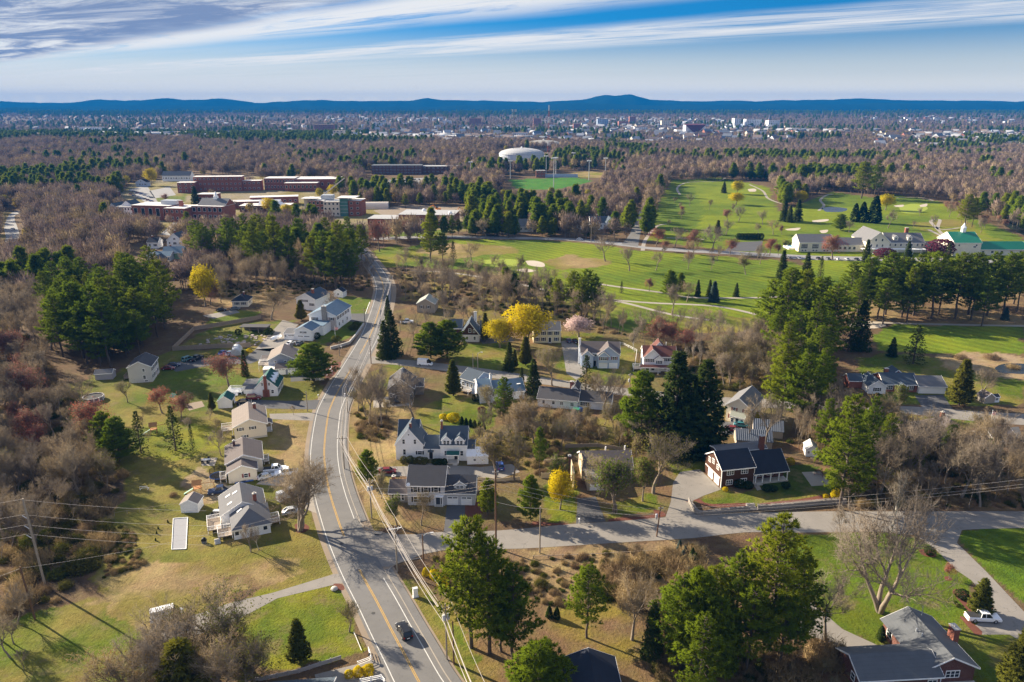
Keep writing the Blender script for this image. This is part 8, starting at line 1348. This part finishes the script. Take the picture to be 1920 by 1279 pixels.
def free(x, y):
    r_ = np.ones(x.shape, bool)
    for q in OPEN: r_ &= ~inside(q, x, y)
    mp = np.array([(p_.x, p_.y) for p_ in MAIN])
    for a in mp[::3]: r_ &= (x - a[0]) ** 2 + (y - a[1]) ** 2 > 11 ** 2
    return r_
def cand(y0, y1, n_, m_=.80):
    y = np.sqrt(rng.uniform(y0 ** 2, y1 ** 2, n_)); x = rng.uniform(-1, 1, n_) * (y * m_ + 20); return x, y
def put(x, y): return np.stack([x, y, terrain(x, y)], 1)
# middle woods 330 - 1000 m
x, y = cand(330, 1000, 15000); k = free(x, y) & ~((y < 430) & (x > -150)) & ~((y < 470) & (x > 150)) & ~((y < 480) & (x > -95) & (x < 0))
k &= ~((y < 372) & (x > -175)); x, y = x[k], y[k]; pn = vnoise(x, y, 120, 71); u_ = rng.random(len(x)); isp = (u_ < np.clip((pn - .54) * 4.8, .005, .8)) 
lf = ~isp & (rng.random(len(x)) < .035); br = ~isp & ~lf; low = 1 - .5 * inside(W([(930, 360), (1130, 345), (1130, 385), (920, 395)]), x, y); isp &= low > .9
gn_scatter('middle_hardwood_wood', 'mass of bare grey-brown woodland across the middle distance', FARK['farbare'], put(x[br], y[br]), rng.uniform(.65, 1.3, br.sum()) * low[br]); gn_scatter('middle_pine_wood', 'mass of dark pines among the bare middle-distance woods', FARK['farpine'], put(x[isp], y[isp]), rng.uniform(.5, 1.1, isp.sum())); gn_scatter('middle_leafing_trees', 'scattered ochre and yellow leafing trees in the middle-distance woods', FARK['farleafy'], put(x[lf], y[lf]), rng.uniform(.7, 1.15, lf.sum()))
# far woods 1000 - 2900 m
x, y = cand(1000, 2900, 42000, .76); k = free(x, y) & (rng.random(len(x)) < 1 - .5 * sstep(1800, 2300, y) * sstep(-.3, -.1, x / y)); x, y = x[k], y[k]; pn = vnoise(x, y, 260, 72); u_ = rng.random(len(x)); isp = u_ < np.clip((pn - .57) * 4.5, .006, .65) * np.where(y > 2300, .5, 1); lf = ~isp & (rng.random(len(x)) < .05); br = ~isp & ~lf
gn_scatter('far_hardwood_wood', 'far bare brown woods rolling toward the town', FARK['farbare'], put(x[br], y[br]), rng.uniform(.95, 1.5, br.sum()) * (1 - .35 * sstep(1700, 2300, y[br]))); gn_scatter('far_pine_wood', 'far dark pine stands before the town', FARK['farpine'], put(x[isp], y[isp]), rng.uniform(.75, 1.15, isp.sum())); gn_scatter('far_leafing_trees', 'far yellow-green leafing trees before the town', FARK['farleafy'], put(x[lf], y[lf]), rng.uniform(.8, 1.3, lf.sum()))
# undergrowth
BO = []
for nm in ('dry_bush', 'scrub_bush', 'brown_bush', 'thicket_bush'):
    for o in C.objects:
        if o.name.split('.')[0] == nm and o.data and o.data not in [b_[0].data for b_ in BO]: BO.append([o])
UP = []; US = []
for n_, lo, hi, poly in [(1000, .5, 1.2, [(0, 560), (90, 690), (200, 800), (236, 900), (200, 960), (215, 1050), (60, 1160), (0, 1185)]), (300, .5, 1.1, [(80, 640), (300, 600), (330, 560), (160, 560)]), (320, .4, .9, [(370, 560), (690, 546), (698, 515), (350, 535)]), (380, .4, 1.0, [(742, 505), (870, 520), (1060, 572), (1180, 632), (1040, 612), (760, 560)]), (360, .5, 1.2, [(1205, 652), (1420, 642), (1500, 736), (1360, 732)]), (560, .4, 1.0, [(1592, 952), (1600, 830), (1930, 850), (1930, 952)]), (160, .3, .8, [(1470, 830), (1600, 785), (1610, 870), (1540, 845)]),
                        (260, .2, .7, [(860, 1110), (1010, 1140), (1280, 1125), (1300, 1022), (1000, 1050), (810, 1048)]), (260, .3, .9, [(1230, 1180), (1480, 1210), (1540, 1290), (1230, 1310)]), (240, .3, .8, [(890, 830), (1010, 790), (1055, 842), (1185, 850), (1235, 870), (1190, 905), (1000, 890)]), (60, .3, .7, [(664, 770), (735, 790), (720, 825), (668, 830)]), (120, .2, .6, [(240, 1330), (500, 1300), (430, 1190), (250, 1210)]), (90, .2, .5, [(190, 1085), (225, 985), (262, 1000), (270, 1060)])]:
    P_ = W(poly); xs = [q[0] for q in P_]; ys = [q[1] for q in P_]; x = rng.uniform(min(xs), max(xs), n_ * 4); y = rng.uniform(min(ys), max(ys), n_ * 4); k = inside(P_, x, y); x, y = x[k][:n_], y[k][:n_]; UP.append(put(x, y)); US.append(rng.uniform(lo, hi, len(x)))
gn_scatter('undergrowth', 'tangled brown undergrowth of bushes and saplings in the woods and rough ground', BO, np.concatenate(UP), np.concatenate(US))
# town and beyond
y = 1 / rng.uniform(1 / 6700, 1 / 2900, 26000); x = rng.uniform(-1, 1, len(y)) * y * .76; pn = vnoise(x, y, 900, 73); u_ = rng.random(len(x)); k = (rng.random(len(x)) < .45 + .55 * sstep(4300, 5200, y)); x, y, pn, u_ = x[k], y[k], pn[k], u_[k]; isp = u_ < np.clip((pn - .52) * 1.6 + sstep(4300, 6500, y) * .8, .05, .95); lf = ~isp & (rng.random(len(x)) < .05); br = ~isp & ~lf
gn_scatter('town_hardwood_trees', 'bare brown trees between the town roofs', FARK['farbare'], put(x[br], y[br]), rng.uniform(.85, 1.35, br.sum()) * (1 + sstep(4000, 9000, y[br]) * .8)); gn_scatter('horizon_pine_woods', 'dark blue-green pine woods beyond the town', FARK['farpine'], put(x[isp], y[isp]), rng.uniform(.8, 1.1, isp.sum()) * (1 + sstep(4000, 9000, y[isp]) * 1.4)); gn_scatter('town_leafing_trees', 'yellow-green trees between the town roofs', FARK['farleafy'], put(x[lf], y[lf]), rng.uniform(.8, 1.3, lf.sum()))
# town houses: 290 single houses, the rest one mass
TW = [mat('town_wall_' + n_, c_, .8, .1) for n_, c_ in (('white', (.60, .61, .62)), ('grey', (.36, .38, .40)), ('cream', (.52, .47, .38)), ('red', (.24, .10, .07)), ('blue', (.26, .32, .42)))]; TRF = [mat('town_roof_' + n_, c_, .9, .1) for n_, c_ in (('slate', (.12, .13, .15)), ('brown', (.16, .12, .10)), ('pale', (.34, .34, .35)))]
def tiny(w_, d_, hh, rh_): return [(0, 0, -3), (w_, 0, -3), (w_, d_, -3), (0, d_, -3), (0, 0, hh), (w_, 0, hh), (w_, d_, hh), (0, d_, hh), (0, d_ / 2, hh + rh_), (w_, d_ / 2, hh + rh_)]
TM = {}
for i_, wm_ in enumerate(TW):
    for j_, rm in enumerate(TRF): V = tiny(13, 10, 6.5, 4); TM[i_, j_] = (mesh('wall', V, [(0, 1, 5, 4), (1, 2, 6, 9, 5), (2, 3, 7, 6), (3, 0, 4, 8, 7)], wm_), mesh('roof', [(a * 1.04 - .3, b_ * 1.06 - .3, c_ + .05) for a, b_, c_ in V[4:]], [(0, 1, 5, 4), (2, 3, 4, 5)], rm))
RIGHT = [(1640 + random.uniform(0, 280), random.uniform(250, 284)) for _ in range(70)]
TOWN = RIGHT + [(random.uniform(620, 1500), random.uniform(234, 274)) for _ in range(160)] + [(random.uniform(60, 620), random.uniform(244, 268)) for _ in range(60)]
for n_, (px, py) in enumerate(TOWN):
    p_ = G(px, py); e_ = thing('town_house', ['white', 'grey', 'cream', 'brick-red', 'blue'][n_ % 5] + ' gabled house in the ' + ('right-hand suburb beyond the woods' if px > 1600 and py > 250 else 'town centre' if px > 620 else 'left-hand suburb beyond the woods'), 'house', p_, random.uniform(-.6, .6), 'houses of the far town'); a, b_ = TM[n_ % 5, n_ % 3]; s_ = random.uniform(1.1, 1.9); e_.scale = (s_, s_, s_); link('wall', a, e_); link('roof', b_, e_)
y = 1 / rng.uniform(1 / 5000, 1 / 1900, 4600); x = rng.uniform(-1, 1, len(y)) * y * .74; k = (vnoise(x, y, 700, 79) > .47) & (rng.random(len(x)) < .3 + .7 * sstep(-.35, 0, x / y)); x, y = x[k], y[k]; s_ = rng.uniform(.8, 1.7, len(x)); z_ = terrain(x, y); BV = np.array(tiny(13, 10, 6.5, 4)) * 1.0; q = rng.uniform(-.7, .7, len(x)); V = BV[None] * s_[:, None, None]; VX = V[..., 0] * np.cos(q)[:, None] - V[..., 1] * np.sin(q)[:, None] + x[:, None]; VY = V[..., 0] * np.sin(q)[:, None] + V[..., 1] * np.cos(q)[:, None] + y[:, None]; VV = np.stack([VX, VY, V[..., 2] + z_[:, None]], -1).reshape(-1, 3)
FF = np.array([(0, 1, 5, 4), (1, 2, 6, 5), (2, 3, 7, 6), (3, 0, 4, 7), (4, 5, 9, 8), (6, 7, 8, 9)]); F = (np.arange(len(x))[:, None, None] * 10 + FF[None]).reshape(-1, 4); me = npmesh('far_town_roofs', VV, F); [me.materials.append(m_) for m_ in TW + TRF]; mi = np.empty((len(x), 6), np.int32); mi[:, :4] = rng.integers(0, 5, len(x))[:, None]; mi[:, 4:] = rng.integers(5, 8, len(x))[:, None]; me.polygons.foreach_set('material_index', mi.ravel()); tag(link('far_town_roofs', me), 'countless small roofs and walls of the far town', None, None, 'stuff')
for px, py, w_, d_, hh, m_, lb in [(880, 236, 46, 40, 22, 3, 'long red-brown mill block in the town'), (830, 234, 34, 40, 14, 0, 'pale warehouse left of the mill'), (1000, 240, 28, 40, 26, 3, 'tall brick block by the mill'), (1075, 246, 24, 30, 18, 3, 'low dark brick block in the town centre'), (1120, 240, 40, 40, 24, 4, 'blue-grey office block in the town centre'), (1160, 238, 36, 40, 16, 3, 'brick block right of the offices'), (1190, 248, 40, 40, 12, 0, 'white flat-roofed store in the town'), (1240, 240, 30, 30, 20, 2, 'cream block in the town'), (1180, 232, 26, 30, 24, 3, 'church-like brick block in the town'),
                                    (1376, 240, 22, 40, 26, 0, 'tall white wing of the hilltop institution'), (1398, 240, 56, 40, 24, 0, 'long white wing of the hilltop institution'), (1440, 241, 40, 40, 22, 0, 'white end wing of the hilltop institution'), (1474, 242, 70, 40, 8, 2, 'low pale annexe of the institution'), (1268, 252, 30, 40, 10, 0, 'low white store beside the red hall'), (700, 238, 60, 40, 12, 0, 'pale flat-roofed plant left of the mill'), (500, 222, 70, 40, 12, 2, 'tan plant far left beyond the town'), (150, 250, 60, 40, 14, 0, 'white block in the left-hand suburb'), (960, 258, 44, 30, 10, 0, 'white hall before the town'), (590, 250, 60, 30, 20, 3, 'brick mill at the left of the town'), (640, 256, 50, 30, 12, 0, 'white hall beside the left brick mill'), (625, 262, 24, 30, 16, 2, 'cream block beside the left brick mill'), (620, 222, 50, 40, 10, 0, 'white sheds on the far plain')]:
    b_ = house('town_block', lb, px, py, 0, 'building'); hh *= 1.5; w_ *= 1.15; block(b_, 0, w_, 0, d_, hh, 0, 'flat', TW[m_], TRF[n_ % 3], .5)
    for i_ in range(max(2, int(w_ / 7))):
        for j_ in range(max(1, int(hh / 6))): win(b_, 'f', 0, (i_ + .5) * w_ / max(2, int(w_ / 7)), 3 + j_ * 6, 3, 3, sty='plain')
b_ = house('red_hall', 'dark red wedge-shaped hall in the town', 1285, 253, 0, 'hall'); MB().add([(0, 0, -2), (62, 0, -2), (62, 40, -2), (0, 40, -2), (0, 0, 30), (62, 0, 30), (62, 40, 30), (0, 40, 30), (31, -2, 8)], [(0, 1, 5, 8, 4), (1, 2, 6, 5), (2, 3, 7, 6), (3, 0, 4, 7)]).build('wall', TW[0], b_); MB().add([(-2, -1, 31), (64, -1, 31), (36, -6, 6), (26, -6, 6), (-2, 42, 33), (64, 42, 33)], [(0, 3, 2, 1), (0, 1, 5, 4)]).build('roof', mat('dark_red_metal', (.10, .02, .025), .6, .1), b_)
b_ = house('clock_tower', 'slim dark spire above the white hilltop institution', 1440, 239, 0, 'tower'); MB().box(0, 10, 0, 10, 0, 34).build('shaft', TW[3], b_); MB().lathe([(6.5, 34), (4, 42), (.3, 60)], 8, 5, 5).build('spire', TRF[0], b_)
# hills on the horizon: three ridges, far to near
HM = leafmat('distant_forest', (.016, .034, .03), (.02, .036, .03), None, 0, .5, .003)
def hills(name, dist, prof, base, depth, seed):
    n_ = 360; xs = np.linspace(-1, 1, n_) * dist * 1.1; rowsn = 9; V = []
    px = 960 + xs / dist * FPX / CP; hz = np.interp(px, [p_[0] for p_ in prof], [p_[1] for p_ in prof])
    crest = CAMH + (201 - hz) / FPX * dist / CP * 1.03
    crest = crest + (lattice(xs, xs * 0, dist * .012, seed) - .5) * dist * .0011 + (lattice(xs, xs * 0, dist * .035, seed + 3) - .5) * dist * .0016
    for j in range(rowsn):
        t_ = j / (rowsn - 1); z = base + (np.maximum(crest, base + 5) - base) * (np.sin(t_ * math.pi * .5) if t_ <= 1 else 1) + (lattice(xs, xs * 0 + t_ * dist * .1, dist * .02, seed + 7) - .5) * dist * .0012 * math.sin(t_ * math.pi); V.append(np.stack([xs, np.full(n_, dist - depth * (1 - t_)), z], 1))
    V.append(np.stack([xs, np.full(n_, dist + depth * .6), np.full(n_, base)], 1)); V = np.concatenate(V); idx = np.arange((rowsn + 1) * n_).reshape(rowsn + 1, n_); F = np.stack([idx[:-1, :-1], idx[:-1, 1:], idx[1:, 1:], idx[1:, :-1]], -1).reshape(-1, 4)
    tag(link(name, npmesh(name, V, F, HM, True)), 'blue wooded hills along the horizon', None, None, 'structure')
hills('hills', 9600, [(-900, 197), (-300, 194), (0, 192), (30, 193), (100, 195), (145, 194), (190, 188), (230, 190), (270, 190), (315, 186), (350, 190), (410, 187), (440, 190), (480, 194), (600, 190), (700, 192), (770, 190), (800, 186), (830, 190), (940, 191), (1020, 193), (1090, 190), (1135, 183), (1155, 184), (1180, 181), (1215, 189), (1300, 192), (1500, 191), (1600, 188), (1680, 190), (1900, 192), (2400, 194), (3000, 196)], -20, 1100, 5)
hills('hills', 8300, [(-900, 200), (0, 201), (200, 199), (330, 199), (520, 200), (800, 200), (1000, 198), (1060, 194), (1120, 195), (1200, 198), (1500, 197), (1800, 194), (1950, 193), (2400, 196), (3000, 199)], -10, 800, 15)
hills('hills', 7000, [(-900, 203), (-100, 203), (40, 202), (150, 205), (280, 207), (330, 204), (420, 205), (600, 206), (900, 205), (1200, 206), (1400, 204), (1500, 207), (1650, 210), (1800, 206), (1950, 205), (2400, 204), (3000, 204)], -5, 700, 25)
# the air
hz = MB().box(-11800, 11800, -400, 10700, -60, 260).build('haze', None); tag(hz, 'thin blue spring haze over the whole landscape', None, None, 'stuff')
hm, t = newmat('haze_air'); pv = t.nodes.new('ShaderNodeVolumePrincipled'); pv.inputs['Color'].default_value = (.004, .21, .66, 1); pv.inputs['Density'].default_value = 8.5e-5; pv.inputs['Anisotropy'].default_value = .0
ho = t.nodes.new('ShaderNodeOutputMaterial'); t.links.new(pv.outputs[0], ho.inputs['Volume']); hz.data.materials.append(hm)
